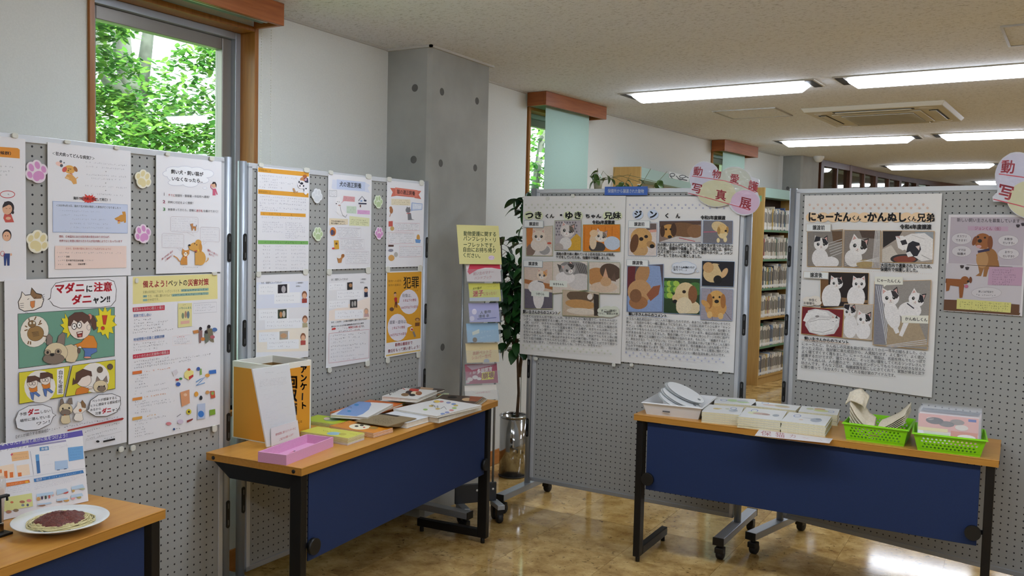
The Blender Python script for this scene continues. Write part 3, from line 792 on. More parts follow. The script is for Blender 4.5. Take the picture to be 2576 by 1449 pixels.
# --- small drawn animals and figures, in crop coordinates
def cat_head(s, cx, cy, r, fur, patch=None, ear='#d9a9a0', eye='#2b2a26', clip=None, rot=0, side=1):
    c, q = math.cos(math.radians(rot)), math.sin(math.radians(rot))
    def t(x, y): return (cx + r * (x * c - y * q), cy + r * (x * q + y * c))
    for sx in (-1, 1):
        s.P([t(sx * .95, -.25), t(sx * .85, -1.25), t(sx * .2, -.8)], patch if (patch and sx == side) else fur, clip); s.P([t(sx * .83, -.45), t(sx * .79, -1.05), t(sx * .36, -.75)], ear, clip)
    s.P([t(*p) for p in ellp(0, 0, 1.0, .9)], fur, clip)
    if patch:
        s.P([t(*p) for p in [(side * .1, -.85), (side * .6, -.75), (side * .98, -.2), (side * .75, .12), (side * .3, -.05)]], patch, clip)
    for sx in (-1, 1):
        s.P([t(*p) for p in ellp(sx * .42, -.02, .19, .22, 0, 12)], eye, clip); s.P([t(*p) for p in ellp(sx * .38, -.08, .05, .06, 0, 6)], '#ffffff', clip)
    s.P([t(*p) for p in ellp(0, .42, .38, .28, 0, 14)], '#f2ece6', clip); s.P([t(-.1, .25), t(.1, .25), t(0, .38)], '#c98580', clip)
    s.L([t(-.14, .5), t(0, .42), t(.14, .5)], r * .05, '#7d6058')
def dog_head(s, cx, cy, r, fur, ear, clip=None, rot=0, nose='#1d1a18', tongue=False):
    c, q = math.cos(math.radians(rot)), math.sin(math.radians(rot))
    def t(x, y): return (cx + r * (x * c - y * q), cy + r * (x * q + y * c))
    s.P([t(*p) for p in ellp(0, -.1, .82, .86)], fur, clip)
    for sx in (-1, 1):
        s.P([t(*p) for p in ellp(sx * .86, .22, .28, .74, sx * -14)], ear, clip)
    s.P([t(*p) for p in ellp(0, .38, .46, .40)], '#e8c894', clip)
    if tongue: s.P([t(*p) for p in ellp(0, .8, .18, .26)], '#d98a90', clip)
    for sx in (-1, 1): s.P([t(*p) for p in ellp(sx * .36, -.12, .12, .13, 0, 10)], '#26201c', clip)
    s.P([t(*p) for p in ellp(0, .28, .2, .15, 0, 12)], nose, clip)
def body(s, pts, colr, clip=None): s.P(pts, colr, clip)
# ------------------------------------------------------------------ posters on the first left panel
A1, A2, B1, B2 = [pplane(k) for k in ('A1', 'A2', 'B1', 'B2')]
ZA = (0, 320, 340, 720, 1232, 1449); ZB = (320, 360, 660, 720, 1369, 1449); ZCC = (0, 680, 340, 1140, 1071, 1449); ZD = (310, 680, 600, 1140, 914, 1449)
ZE = (600, 400, 840, 900, 696, 1449); ZF = (800, 420, 1080, 930, 796, 1449)
GP = 'posters on the pegboard panels'
GRY, BLK, RED = '#8e8e98', '#1c1c20', '#c03038'
SKIN, HAIR = '#e0b090', '#2a2226'

def poster_fever():
    s = Sheet('poster', A1, [(-150, 330), (64, 346), (66, 705), (-150, 715)], ZA, 'white poster cut off by the left picture edge, orange banner and two drawn figures', 'poster', group=GP)
    s.part('banner').P([(-260, 160), (160, 190), (180, 205), (180, 285), (-260, 250)], '#e0922c').part('banner_lettering').T('候群）', 0, 232, 100, 240, 34, BLK, .03)
    s.part('body_text').G(0, 355, 125, 368, 20).G(0, 398, 112, 405, 20).G(0, 432, 70, 437, 20)
    s.part('illustration').O(68, 612, 66, 32, 6, RED).G(45, 612, 92, 614, 22, '#55555c')
    s.P([(40, 790), (100, 790), (128, 866), (50, 868), (30, 830)], '#c8584e').E(75, 735, 54, 62, HAIR).E(66, 746, 44, 50, SKIN).P([(22, 735), (40, 680), (90, 676), (125, 720), (80, 706)], HAIR).E(116, 776, 12, 16, HAIR)
    s.L([(50, 738), (66, 742)], 4, '#7a4a3a').L([(82, 742), (98, 736)], 4, '#7a4a3a').E(75, 830, 24, 14, SKIN)
    s.P([(32, 1150), (90, 1150), (86, 1262), (66, 1262), (60, 1190), (52, 1262), (38, 1262)], '#28407c').P([(28, 1050), (98, 1050), (106, 1150), (20, 1150)], '#e9e6e8').E(62, 985, 42, 54, HAIR).E(60, 994, 36, 44, SKIN).E(48, 990, 4, 5, HAIR).E(70, 990, 4, 5, HAIR)
    s.O(22, 1152, 18, 22, 4, RED).E(100, 1160, 8, 12, SKIN)
    s.clips([(37, 341, 16, 14)])

def poster_rabies():
    s = Sheet('poster', A1, [(121.4, 357.3), (329.8, 380.7), (328.4, 692.6), (120, 699.5)], ZA, 'white poster about rabies with red starburst and pale blue text box', 'poster', group=GP)
    s.part('title_lettering').T('狂犬病ってどんな病気？', 506, 240, 832, 282, 36, BLK, .03).T('＜', 474, 238, 500, 240, 32).T('＞', 836, 283, 862, 286, 32)
    s.part('dog_illustration').E(540, 335, 34, 20, '#f0c8bc', 20).E(560, 350, 14, 14, '#5c5c64').E(554, 312, 12, 12, '#6a6a72').E(584, 324, 7, 7, '#6a6a72')
    s.P([(610, 430), (650, 425), (695, 470), (700, 515), (668, 520), (650, 490), (610, 470), (592, 466)], '#d9a25a').E(612, 462, 22, 10, '#e5bb80', 20).L([(692, 470), (710, 455)], 7, '#d9a25a')
    s.E(634, 385, 50, 38, '#e0a854', 12).E(588, 385, 20, 26, '#cf5a50', 30).E(688, 382, 15, 28, '#9c6434', -30).E(622, 396, 6, 5, BLK).E(628, 380, 4, 5, BLK).E(644, 382, 4, 5, BLK).L([(636, 420), (664, 428)], 4, RED)
    s.part('body_text')
    for x0, y0, x1, y1 in ((778, 318, 1160, 352), (784, 356, 1135, 384), (786, 430, 1150, 454), (830, 466, 1100, 482), (775, 530, 1160, 555), (790, 603, 1125, 624)): s.G(x0, y0, x1, y1, 17, '#a2a2ac')
    for x, y in ((964, 406), (962, 510), (962, 578)): s.P([(x - 5, y - 5), (x + 5, y - 5), (x, y + 6)], '#777')
    s.part('starburst').P(starp(812, 655, 76, 46, 13, .62, .5, 3), '#d63a2c')
    s.part('alert_lettering').T('海外で狂犬病に感染して死亡！！', 668, 646, 1005, 664, 30, BLK, .02)
    s.part('text_box').R(478, 672, 1162, 968, '#9fb0d4').R(482, 677, 1158, 963, '#c9d3ea')
    s.part('box_text').T('2025年6月13日、国内で狂犬病を発症した男性が亡くなりました', 530, 712, 1080, 736, 22, '#30343e', .012).T('＜', 510, 712, 526, 713, 20).T('＞', 1084, 736, 1100, 737, 20)
    for x0, y0, x1 in ((530, 762, 910), (530, 798, 795), (585, 836, 965), (634, 876, 985), (634, 912, 1010), (585, 942, 665)): s.G(x0, y0, x1, y0 + (x1 - x0) * .02, 17, '#98a2b8')
    s.part('brown_dog').E(1108, 830, 36, 32, '#cf9440', -30).P([(1110, 770), (1140, 768), (1146, 800), (1146, 868), (1128, 872), (1125, 830)], '#cf9440').P([(1040, 832), (1080, 812), (1084, 850), (1056, 848)], '#cf9440').P([(1072, 846), (1090, 846), (1094, 876), (1072, 880)], '#d9a860').E(1080, 852, 12, 5, RED)
    s.part('red_text').T('現在、日本国内における狂犬病の発生はありませんが、', 538, 996, 1000, 1000, 24, '#c65a60', .008).T('世界では１年間に推計５万５千人が狂犬病により亡くなっています', 538, 1036, 1112, 1040, 24, '#c65a60', .008)
    s.part('peach_box').R(498, 1080, 1150, 1280, '#ecd4ca')
    s.part('peach_text').T('だから、狂犬病が国内に来たとしても広がらないように', 596, 1106, 1010, 1110, 22, '#c65a50', .006).G(514, 1144, 1105, 1146, 19, '#98908e').G(524, 1180, 598, 1180, 17, '#98908e').T('登録', 600, 1180, 632, 1180, 19, '#403a3a')
    s.G(524, 1213, 596, 1213, 17, '#98908e').T('狂犬病予防注射接種', 598, 1214, 758, 1216, 19, '#403a3a').G(770, 1214, 850, 1214, 16, '#a8a09e').G(524, 1250, 612, 1250, 17, '#98908e').T('鑑札', 618, 1250, 650, 1250, 19, '#403a3a').T('注射済票', 706, 1248, 774, 1248, 19, '#403a3a').G(776, 1248, 826, 1248, 16, '#98908e')
    s.clips([(169, 357, 15, 10), (293, 372, 13, 9)])

def poster_lost():
    s = Sheet('poster', A1, [(393.3, 389.3), (557.2, 407.2), (556, 682.9), (392, 690.4)], ZB, 'white poster with cloud-shaped title, numbered list and yellow dog and cat', 'poster', group=GP)
    s.part('title_cloud')
    for dx, c in ((0, '#c9cbd8'), (-5, '#eef0f4')):
        for (x, y, rx, ry) in ((470, 270, 80, 34), (580, 260, 80, 30), (700, 275, 80, 34), (800, 310, 78, 44), (420, 310, 64, 34), (760, 375, 70, 36), (640, 410, 80, 38), (500, 400, 90, 34), (600, 335, 200, 80)): s.E(x, y, rx + dx, ry + dx, c)
    s.E(785, 455, 22, 12, '#c9cbd8').E(785, 455, 19, 9, '#eef0f4')
    s.part('title_lettering').T('飼い犬・飼い猫が', 442, 288, 770, 318, 46, BLK, .03).T('いなくなったら‥', 448, 360, 762, 384, 44, BLK, .03)
    s.part('girl_illustration').P([(866, 462), (896, 460), (916, 520), (906, 524), (894, 490), (894, 530), (864, 530)], '#c8607c').E(878, 424, 24, 30, SKIN).P([(854, 418), (868, 392), (892, 394), (904, 420), (902, 454), (888, 410)], HAIR).L([(868, 470), (846, 450), (846, 424)], 9, '#c8607c').E(850, 420, 7, 8, SKIN)
    s.part('list_text').T('1', 362, 515, 376, 516, 44, '#9a9aa2').T('2', 358, 592, 384, 594, 44, '#b03a66', .02).T('3', 358, 668, 384, 670, 46, '#3f9a4a', .02)
    s.T('すぐに', 412, 524, 480, 530, 28, '#d05a60').T('保健所・警察署・市役所へ連絡！', 482, 530, 832, 546, 28, '#4a4a52', .004).T('同時に付近をよく捜索！', 410, 598, 666, 608, 28, '#4a4a52', .004)
    s.T('無事帰ってきたら、首輪に', 410, 672, 694, 682, 28, '#4a4a52', .004).T('迷子札', 698, 684, 764, 687, 28, '#d05a60').T('を着けておく！', 768, 687, 918, 692, 28, '#4a4a52', .004)
    s.part('speech_bubbles')
    for (x0, y0, x1, y1) in ((438, 742, 716, 902), (738, 848, 934, 1000), (350, 912, 572, 1062)):
        s.L([(x0, y0 + 12), (x0 + 12, y0), (x1 - 12, y0 + 8), (x1, y0 + 22), (x1, y1 - 10), (x1 - 10, y1), (x0 + 10, y1 - 6), (x0, y1 - 18)], 2.5, '#c6b9bf', True)
        s.GG(x0 + 14, y0 + 12, x1 - 14, y1 - 8, 6 if x0 == 438 else 5, 14, '#bcbcc6', .02)
    s.L([(600, 904), (676, 942), (656, 906)], 2.5, '#c6b9bf').L([(500, 1062), (544, 1094), (536, 1062)], 2.5, '#c6b9bf').L([(800, 1002), (766, 1032), (770, 1000)], 2.5, '#c6b9bf')
    s.part('brown_dog').P([(634, 820), (664, 812), (664, 840), (696, 846), (694, 886), (684, 886), (680, 864), (664, 866), (662, 886), (652, 884), (648, 846)], '#bb8250').L([(694, 846), (698, 828)], 5, HAIR)
    s.part('cat_illustration').L([(530, 1200), (500, 1160), (466, 1140)], 9, '#cf8a3e').P([(556, 1150), (604, 1150), (606, 1232), (540, 1230), (534, 1200)], '#d08f44').P([(552, 1120), (556, 1066), (580, 1086), (602, 1084), (626, 1072), (626, 1120), (600, 1150), (570, 1148)], '#d08f44').E(588, 1124, 18, 22, '#f2e6d4').E(574, 1112, 4, 5, BLK).E(604, 1112, 4, 5, BLK).E(588, 1122, 5, 4, BLK).L([(560, 1152), (604, 1156)], 6, '#c4483c').E(574, 1156, 6, 6, '#e9c53a')
    s.part('dog_illustration').L([(790, 1205), (816, 1180), (816, 1160)], 9, '#d7a352').E(738, 1165, 54, 72, '#d7a352').P([(684, 1100), (750, 1080), (760, 1230), (684, 1234)], '#d7a352').E(690, 1050, 62, 46, '#d7a352').E(716, 1010, 32, 34, '#d7a352').E(738, 1060, 17, 46, '#cb9040').P([(616, 1040), (650, 1030), (700, 1090), (630, 1080)], '#d7a352').E(626, 1034, 12, 10, BLK).E(680, 1018, 5, 6, BLK).E(700, 1030, 5, 6, BLK).L([(674, 1094), (730, 1084)], 9, '#c4483c').E(716, 1086, 11, 10, '#e9c53a').E(690, 1104, 10, 6, '#544')
    s.part('red_notes').T('飼い犬や飼い猫は', 345, 1178, 458, 1092, 24, '#c63c4a', .01).T('ご連絡を！', 376, 1192, 454, 1134, 24, '#c63c4a', .01).T('飼い主に', 808, 1080, 916, 1136, 24, '#c63c4a', .01).T('返そう！', 822, 1118, 876, 1148, 22, '#c63c4a', .01)
    s.part('footer').G(560, 1258, 714, 1257, 12, '#55555e')
    s.clips([(421, 388, 11, 9), (532, 399, 12, 10)])

def poster_tick():
    s = Sheet('poster', A1, [(12.7, 707), (318.4, 693.3), (318.4, 1121), (14, 1168)], ZCC, 'white comic poster about ticks with green and yellow picture frames', 'poster', group=GP, lift=0.004)
    INKC = '#33302e'
    s.part('title_bubble').P([(385, 232), (372, 236), (398, 216), (404, 150), (440, 100), (520, 84), (860, 70), (905, 86), (924, 150), (918, 240), (880, 286), (780, 296), (480, 302), (420, 280), (400, 250)], INKC).P([(388, 234), (402, 220), (408, 152), (442, 104), (520, 88), (860, 74), (902, 90), (920, 150), (914, 238), (878, 282), (780, 292), (480, 298), (424, 276), (404, 248)], '#ececf0')
    s.part('title_lettering').T('マダニ', 432, 148, 668, 136, 84, '#d42a3c', .05).T('に', 678, 148, 732, 144, 62, BLK, .04).T('注意', 742, 134, 888, 130, 78, '#d42a3c', .05).T('ダニ', 566, 236, 724, 226, 80, '#d42a3c', .05).T('ャン!!', 732, 236, 872, 226, 62, BLK, .05)
    s.ol = (INKC, 2.6)
    s.part('cat_illustration').P([(200, 330), (225, 340), (226, 364), (208, 350)], '#ececf0').P([(172, 166), (200, 196), (240, 190), (250, 136), (288, 180), (330, 190), (348, 235), (330, 290), (270, 318), (190, 326), (150, 304), (142, 250), (164, 210)], INKC).P([(175, 172), (200, 200), (242, 194), (252, 142), (286, 184), (328, 193), (344, 235), (327, 287), (270, 314), (190, 322), (153, 302), (146, 250), (167, 212)], '#eee6dc').P([(240, 192), (253, 144), (286, 184), (330, 196), (328, 222), (270, 226)], '#8e6c4a').P([(240, 246), (276, 240), (272, 290), (254, 302), (240, 280)], '#d8874a').L([(216, 232), (230, 224)], 4, INKC).L([(272, 218), (288, 212)], 4, INKC)
    for y in (264, 280, 296): s.L([(158, y), (188, y - 4)], 3, INKC)
    for y in (198, 216, 232): s.L([(334, y), (352, y - 8)], 3, INKC)
    s.ol = None
    s.part('green_frame').P([(140, 344), (908, 290), (908, 680), (146, 780)], INKC).P([(143, 347), (905, 294), (905, 677), (149, 776)], '#6fa08c')
    s.ol = (INKC, 2.4)
    s.part('tick_bubble').P([(336, 560), (372, 584), (356, 540)], '#ece6da').E(272, 485, 112, 126, '#ece6da', 18).E(280, 500, 66, 60, '#9c7a48', -16).E(252, 424, 32, 28, '#8a6a40').E(240, 418, 10, 12, '#e6dcc4').E(268, 416, 10, 12, '#e6dcc4')
    for a in ((218, 470, 192, 478), (214, 450, 196, 440), (300, 430, 330, 420), (310, 420, 322, 396), (226, 560, 218, 586), (240, 562, 240, 588), (340, 520, 366, 524), (230, 400, 226, 380), (270, 394, 284, 366)): s.L([a[:2], a[2:]], 9, '#7a5a34')
    for k in range(4): s.L([(250 + 3 * k, 494 + 10 * k), (304 + 2 * k, 484 + 10 * k)], 2.5, INKC)
    s.part('girl_illustration').P([(540, 390), (512, 338), (514, 380), (484, 380), (502, 420), (474, 432), (506, 460), (490, 490), (530, 500), (530, 540), (560, 500)], '#e9d92e').P(starp(830, 414, 84, 124, 11, .72, .3, 5), '#e9d92e')
    s.P([(806, 356), (848, 356), (834, 430), (816, 430)], '#d0442e').E(812, 458, 15, 15, '#d0442e')
    s.P([(690, 512), (740, 520), (768, 580), (764, 620), (700, 616), (640, 614), (590, 606), (580, 590), (640, 570)], '#dd8a34').P([(648, 616), (764, 616), (766, 644), (720, 668), (714, 690), (664, 690), (668, 640)], '#5b7ab8').E(690, 690, 30, 8, '#e0a090')
    s.P([(700, 350), (740, 358), (758, 400), (762, 462), (742, 476), (722, 440), (706, 400)], '#5e4238').E(708, 368, 18, 24, '#d68a78').E(628, 440, 92, 108, '#eee0d4', -6).P([(536, 440), (540, 370), (590, 334), (650, 330), (706, 362), (716, 440), (690, 400), (664, 424), (640, 396), (610, 412), (580, 392), (556, 442)], '#5e4238').E(700, 452, 16, 22, '#eee0d4')
    for x, y in ((584, 444), (624, 434)): s.E(x, y, 20, 26, INKC).E(x, y, 17, 23, '#f6f2ee').E(x + 2, y, 4, 5, INKC)
    s.P([(602, 490), (652, 480), (648, 526), (612, 532)], '#8c2f2a').P([(608, 492), (646, 484), (646, 496), (610, 504)], '#f4efe8').E(630, 518, 14, 9, '#d8756a').E(588, 600, 16, 9, '#eee0d4').E(628, 610, 14, 9, '#eee0d4')
    s.part('bulldog_illustration').E(560, 660, 58, 72, '#dccca8').P([(500, 600), (560, 584), (610, 610), (612, 680), (590, 726), (560, 730), (520, 720)], '#dccca8').P([(364, 590), (366, 520), (386, 502), (412, 530), (410, 590)], '#8a7a70').P([(446, 580), (458, 520), (494, 488), (514, 510), (506, 590)], '#8a7a70').E(440, 650, 92, 78, '#dccca8').E(420, 700, 86, 44, '#857669').E(372, 650, 26, 22, '#a89680').E(456, 644, 26, 22, '#a89680').E(372, 650, 9, 11, BLK).E(456, 642, 9, 11, BLK).E(408, 668, 16, 11, BLK).E(620, 636, 12, 22, '#6a5a50')
    s.ol = None
    s.part('yellow_frames').P([(143, 808), (552, 755), (498, 1004), (146, 1060)], INKC).P([(146, 811), (547, 759), (495, 1000), (149, 1056)], '#ddd23a').P([(566, 752), (908, 706), (908, 938), (512, 1002)], INKC).P([(569, 755), (905, 710), (905, 935), (516, 998)], '#ddd23a').E(310, 920, 124, 128, '#ece8e2').P([(446, 784), (502, 774), (496, 980), (446, 984)], '#f0eef0').E(745, 850, 116, 118, '#ece8e2', 0, (516, 712, 902, 990))
    s.part('frame_lettering').TV('自分も確認', 472, 790, 976, 34, BLK, .01)
    s.ol = (INKC, 2.2)
    s.part('running_girls')
    for x, y, f in ((250, 890, 1), (352, 862, -1)):
        s.P([(x - 30, y + 40), (x + 38, y + 26), (x + 40, y + 66), (x - 10, y + 82)], '#d98232').P([(x - 20, y + 76), (x + 16, y + 74), (x + 8, y + 140), (x - 6, y + 130)], '#5b7ab8').P([(x, y + 76), (x + 30, y + 70), (x + 64, y + 100), (x + 50, y + 112)], '#5b7ab8').E(x, y, 42, 44, '#eee0d4').P([(x - 44, y), (x - 40, y - 50), (x + 20, y - 56), (x + 56, y - 40), (x + 62, y), (x + 30, y - 20), (x, y - 10)], '#5e4238')
        for dx in (-14, 12): s.O(x + dx, y + 6, 12, 13, 3, INKC)
    s.part('petting_girl').P([(600, 940), (640, 920), (700, 935), (690, 970), (600, 986), (588, 980)], '#d98232').E(656, 866, 60, 56, '#eee0d4').P([(588, 880), (596, 810), (650, 780), (716, 800), (722, 840), (690, 830), (640, 850), (610, 890), (566, 908), (574, 850)], '#5e4238').E(790, 920, 58, 50, '#dccca8', 0, (516, 712, 902, 962)).P([(752, 880), (762, 836), (788, 870)], '#8a7a70').P([(808, 874), (836, 832), (846, 884)], '#8a7a70').E(796, 936, 34, 22, '#857669').E(776, 920, 5, 6, BLK).E(818, 916, 5, 6, BLK).E(708, 930, 20, 9, '#eee0d4').E(784, 786, 22, 24, '#6a5a4c').E(864, 762, 22, 22, '#6a5a4c')
    s.ol = None
    s.part('lower_bubbles').P([(438, 1146), (410, 1130), (400, 1084), (330, 1060), (220, 1070), (140, 1112), (110, 1180), (124, 1250), (190, 1272), (300, 1262), (392, 1216), (416, 1160)], INKC).P([(432, 1145), (407, 1132), (397, 1087), (330, 1064), (220, 1074), (142, 1115), (114, 1180), (128, 1247), (190, 1268), (300, 1258), (389, 1213), (412, 1158)], '#ececf0')
    s.P([(676, 1108), (694, 1098), (706, 1030), (770, 984), (880, 974), (946, 1000), (950, 1060), (922, 1120), (840, 1156), (750, 1158), (704, 1130)], INKC).P([(682, 1108), (698, 1100), (710, 1032), (772, 988), (880, 978), (942, 1003), (946, 1060), (919, 1117), (840, 1152), (750, 1154), (708, 1128)], '#ececf0')
    s.part('bubble_lettering').T('予想', 144, 1142, 202, 1134, 28).T('ダニ', 210, 1126, 304, 1116, 52, '#d42a3c', .05).T('しない', 308, 1122, 390, 1110, 26).T('場所に潜んでいる', 148, 1192, 388, 1156, 26).T('ワン！', 276, 1216, 384, 1196, 30).T('ペットが感染すると', 720, 1036, 918, 1006, 24).T('ヒトに感染する感染症が', 706, 1074, 946, 1034, 24).T('あるから', 704, 1106, 790, 1094, 22).T('注意', 744, 1134, 792, 1128, 24).T('ダニ', 798, 1116, 872, 1104, 44, '#d42a3c', .05).T('ャン！', 876, 1106, 942, 1098, 28, BLK, .02)
    s.ol = (INKC, 2.2)
    s.part('standing_pets').P([(464, 1080), (470, 1020), (486, 1012), (502, 1060)], '#857669').P([(520, 1060), (536, 1012), (560, 1008), (566, 1060)], '#857669').E(512, 1100, 54, 48, '#dccca8').E(510, 1124, 40, 24, '#857669').E(488, 1094, 6, 7, BLK).E(538, 1090, 6, 7, BLK).E(504, 1152, 12, 12, '#d8773a').P([(478, 1150), (540, 1144), (550, 1200), (530, 1214), (486, 1214), (470, 1190)], '#dccca8').P([(600, 1070), (604, 1036), (626, 1048), (640, 1024), (668, 1060), (676, 1100), (640, 1130), (580, 1136), (566, 1110)], '#eee6dc').P([(630, 1046), (642, 1026), (668, 1060), (668, 1090), (640, 1084)], '#8e6c4a').E(626, 1108, 11, 12, '#d8773a').P([(590, 1130), (640, 1128), (650, 1180), (630, 1196), (586, 1190), (572, 1170)], '#eee6dc')
    s.ol = None
    s.part('footer_text').T('【ダニが媒介する感染症】', 100, 1322, 370, 1266, 26, '#55555e', .006).G(374, 1264, 930, 1160, 20, '#6a6a74').P([(524, 1262), (524, 1272), (960, 1184), (972, 1172), (960, 1166)], '#a8322c').G(660, 1278, 940, 1206, 18, '#77777f').G(664, 1318, 920, 1250, 16, '#77777f').G(664, 1340, 820, 1300, 16, '#77777f')
    s.L([(668, 1350), (956, 1272), (956, 1370), (668, 1420)], 2, '#b8b8c0', True).E(764, 1354, 14, 9, BLK).P([(806, 1348), (900, 1328), (902, 1342), (808, 1362)], BLK).G(812, 1336, 902, 1316, 16, '#6a6a74')
    s.clips([(304, 1130, 12, 14), (334, 1127, 12, 14)])

def poster_disaster():
    s = Sheet('poster', A1, [(323, 696), (554, 687), (554.3, 1066), (323, 1120)], ZD, 'white poster with pale yellow heading band and red section titles', 'poster', group=GP, lift=0.004)
    s.part('heading_band').P([(76, 52), (745, 28), (748, 226), (76, 268)], '#e6dc98')
    s.part('title_lettering').T('備えよう！', 155, 112, 348, 106, 58, '#c63e4c', .03).T('ペットの', 356, 102, 508, 98, 56, '#3a3438', .02).T('災害対策', 512, 100, 678, 92, 56, '#c63e4c', .03)
    s.part('heading_text').T('災害は突然起こります。いざというとき、', 155, 174, 450, 162, 24, '#8a8458', 0).P([(458, 150), (676, 140), (676, 160), (458, 170)], '#8fb0a4').P([(156, 198), (188, 196), (188, 214), (156, 216)], '#8fb0a4').P([(386, 188), (676, 172), (676, 192), (386, 208)], '#8fb0a4').P([(156, 228), (190, 226), (190, 244), (156, 246)], '#8fb0a4')
    s.G(462, 160, 672, 150, 20, '#4f6a68').T('でき、一緒に暮らせるよう', 192, 206, 384, 196, 24, '#8a8458', 0).G(390, 198, 672, 182, 20, '#4f6a68').T('が大切です。', 192, 236, 284, 230, 24, '#8a8458', 0).G(158, 207, 188, 205, 18, '#4f6a68').G(158, 237, 190, 235, 18, '#4f6a68')
    s.part('section_bands').P([(74, 296), (328, 276), (328, 314), (76, 330)], '#c23248').P([(76, 668), (368, 630), (368, 664), (76, 702)], '#c23248')
    s.part('section_titles').T('家族みんなの心構えと備え', 82, 312, 322, 294, 28, '#f3e6e8', .01).T('ペットのための災害時の備蓄品', 82, 686, 360, 648, 26, '#f3e6e8', .01)
    s.part('blue_headings').T('家族で話し合い', 80, 360, 222, 350, 26, '#6a94d0', .01).T('地域情報の収集と避難訓練', 80, 550, 326, 522, 26, '#6a94d0', .01).L([(80, 374), (220, 364)], 2, '#e0b8b8').L([(80, 566), (326, 540)], 2, '#e0b8b8')
    s.part('body_text')
    for x0, y0, x1, y1 in ((80, 396, 242, 384), (80, 424, 360, 400), (80, 448, 324, 424), (80, 472, 300, 450), (72, 496, 400, 464), (80, 590, 328, 562), (80, 612, 352, 580), (80, 636, 272, 614), (84, 728, 360, 688), (84, 752, 695, 662), (84, 774, 540, 708)): s.G(x0, y0, x1, y1, 17, '#74747e')
    for y0, x1, y1 in ((838, 200, 824), (860, 196, 848), (884, 172, 874), (908, 174, 900), (934, 350, 892), (956, 120, 952), (980, 362, 932), (1046, 180, 1032), (1066, 388, 1016), (1088, 410, 1032), (1112, 190, 1098), (1134, 216, 1112), (1200, 340, 1152), (1224, 194, 1204), (1250, 160, 1238), (1272, 176, 1256), (1296, 180, 1276), (1318, 240, 1286)): s.G(88, y0, x1, y1, 15, '#7c7c86')
    s.part('orange_tags').P([(72, 802), (146, 792), (146, 816), (72, 826)], '#d8743c').P([(72, 1012), (148, 1000), (148, 1022), (72, 1034)], '#dd9048').P([(72, 1166), (148, 1154), (148, 1176), (72, 1190)], '#dda850').G(160, 806, 374, 772, 18, '#d8743c').G(160, 1004, 342, 976, 18, '#dd9048').G(160, 1158, 258, 1142, 18, '#dda850')
    s.part('booklet_picture').P([(432, 262), (542, 258), (542, 442), (432, 454)], '#ded89a').T('いちにんまえ', 440, 300, 538, 296, 20, '#2f8a86', .02).E(470, 360, 10, 24, '#7a8a70').E(492, 350, 9, 28, '#b08a70').E(512, 352, 11, 30, '#6a7a88').P([(452, 404), (522, 396), (522, 420), (452, 428)], '#e0b0a0').G(466, 278, 510, 274, 14, BLK)
    s.part('note_box').L([(554, 262), (736, 250), (738, 330), (554, 342)], 2, '#a8a8b2', True).GG(566, 268, 726, 328, 3, 13, '#9a9aa4', -.05).L([(390, 524), (536, 506), (536, 576), (390, 596)], 2, '#ecd6d0', True).G(404, 534, 488, 524, 16, '#cc5a68').GG(402, 540, 534, 588, 3, 14, '#9a9aa4', -.05)
    s.part('family_illustration').E(610, 462, 12, 14, HAIR).P([(596, 476), (624, 474), (624, 530), (612, 575), (600, 575)], '#8c6a68').E(656, 488, 14, 14, HAIR).P([(640, 500), (674, 500), (676, 560), (648, 582)], '#6c7468').E(676, 446, 13, 15, HAIR).P([(662, 462), (700, 460), (712, 520), (716, 570), (690, 560), (672, 540)], '#77705c').P([(548, 478), (592, 470), (594, 496), (556, 502)], '#c8864a').E(722, 470, 20, 16, '#5577b0').E(704, 528, 18, 14, '#b0606c').E(628, 544, 16, 14, '#cd8040')
    s.part('goods_pictures').P([(382, 800), (420, 782), (432, 810), (398, 838)], '#d8d4da').P([(480, 812), (516, 780), (554, 800), (552, 840), (516, 866), (482, 850)], '#e8dc8c').P([(516, 842), (552, 824), (552, 842), (518, 868)], '#c23a3a').E(518, 786, 12, 10, '#c8583a').E(592, 780, 14, 15, '#3c5ca8').P([(606, 780), (618, 778), (620, 826), (606, 830)], '#88b058').P([(676, 794), (732, 786), (734, 816), (678, 822)], '#3a70c0').E(664, 832, 18, 14, '#e0a04a').L([(572, 886), (600, 866), (644, 846), (610, 880), (574, 912), (644, 890)], 7, '#6f9ccc').E(424, 866, 13, 9, '#b0403c').E(452, 858, 13, 9, '#3e8a50').E(432, 902, 18, 16, '#3a60b0')
    s.P([(448, 966), (520, 944), (524, 1052), (460, 1080)], '#d89a70').E(488, 986, 14, 12, '#e8c0a0').E(576, 980, 16, 20, '#e0a040').E(612, 1010, 12, 18, '#28303a').E(664, 966, 16, 14, '#d09a60').P([(684, 956), (720, 954), (726, 1008), (692, 1014)], '#cc5a40').E(704, 974, 12, 14, '#90b060').E(516, 1120, 20, 22, '#d8c83c').E(516, 1120, 8, 9, '#40402c').P([(584, 1060), (646, 1052), (646, 1172), (584, 1182)], '#b8c6e0').E(612, 1138, 24, 26, '#3a78c8').P([(680, 1106), (724, 1098), (726, 1140), (682, 1150)], '#80a838').E(356, 1214, 22, 13, '#d88890').E(448, 1198, 24, 18, '#d0c4d8').P([(498, 1190), (548, 1172), (546, 1184), (504, 1206)], '#8a3a34').L([(420, 1160), (452, 1138)], 4, '#55555e')
    s.part('crest').E(398, 1258, 9, 9, '#2c4c84').G(412, 1258, 452, 1252, 16, '#34343c').G(390, 1276, 454, 1268, 8, '#9a9aa4')
    s.clips([(539, 688, 12, 8), (539, 1078, 11, 15), (343, 706, 8, 12)])
poster_fever(); poster_rabies(); poster_lost(); poster_tick(); poster_disaster()

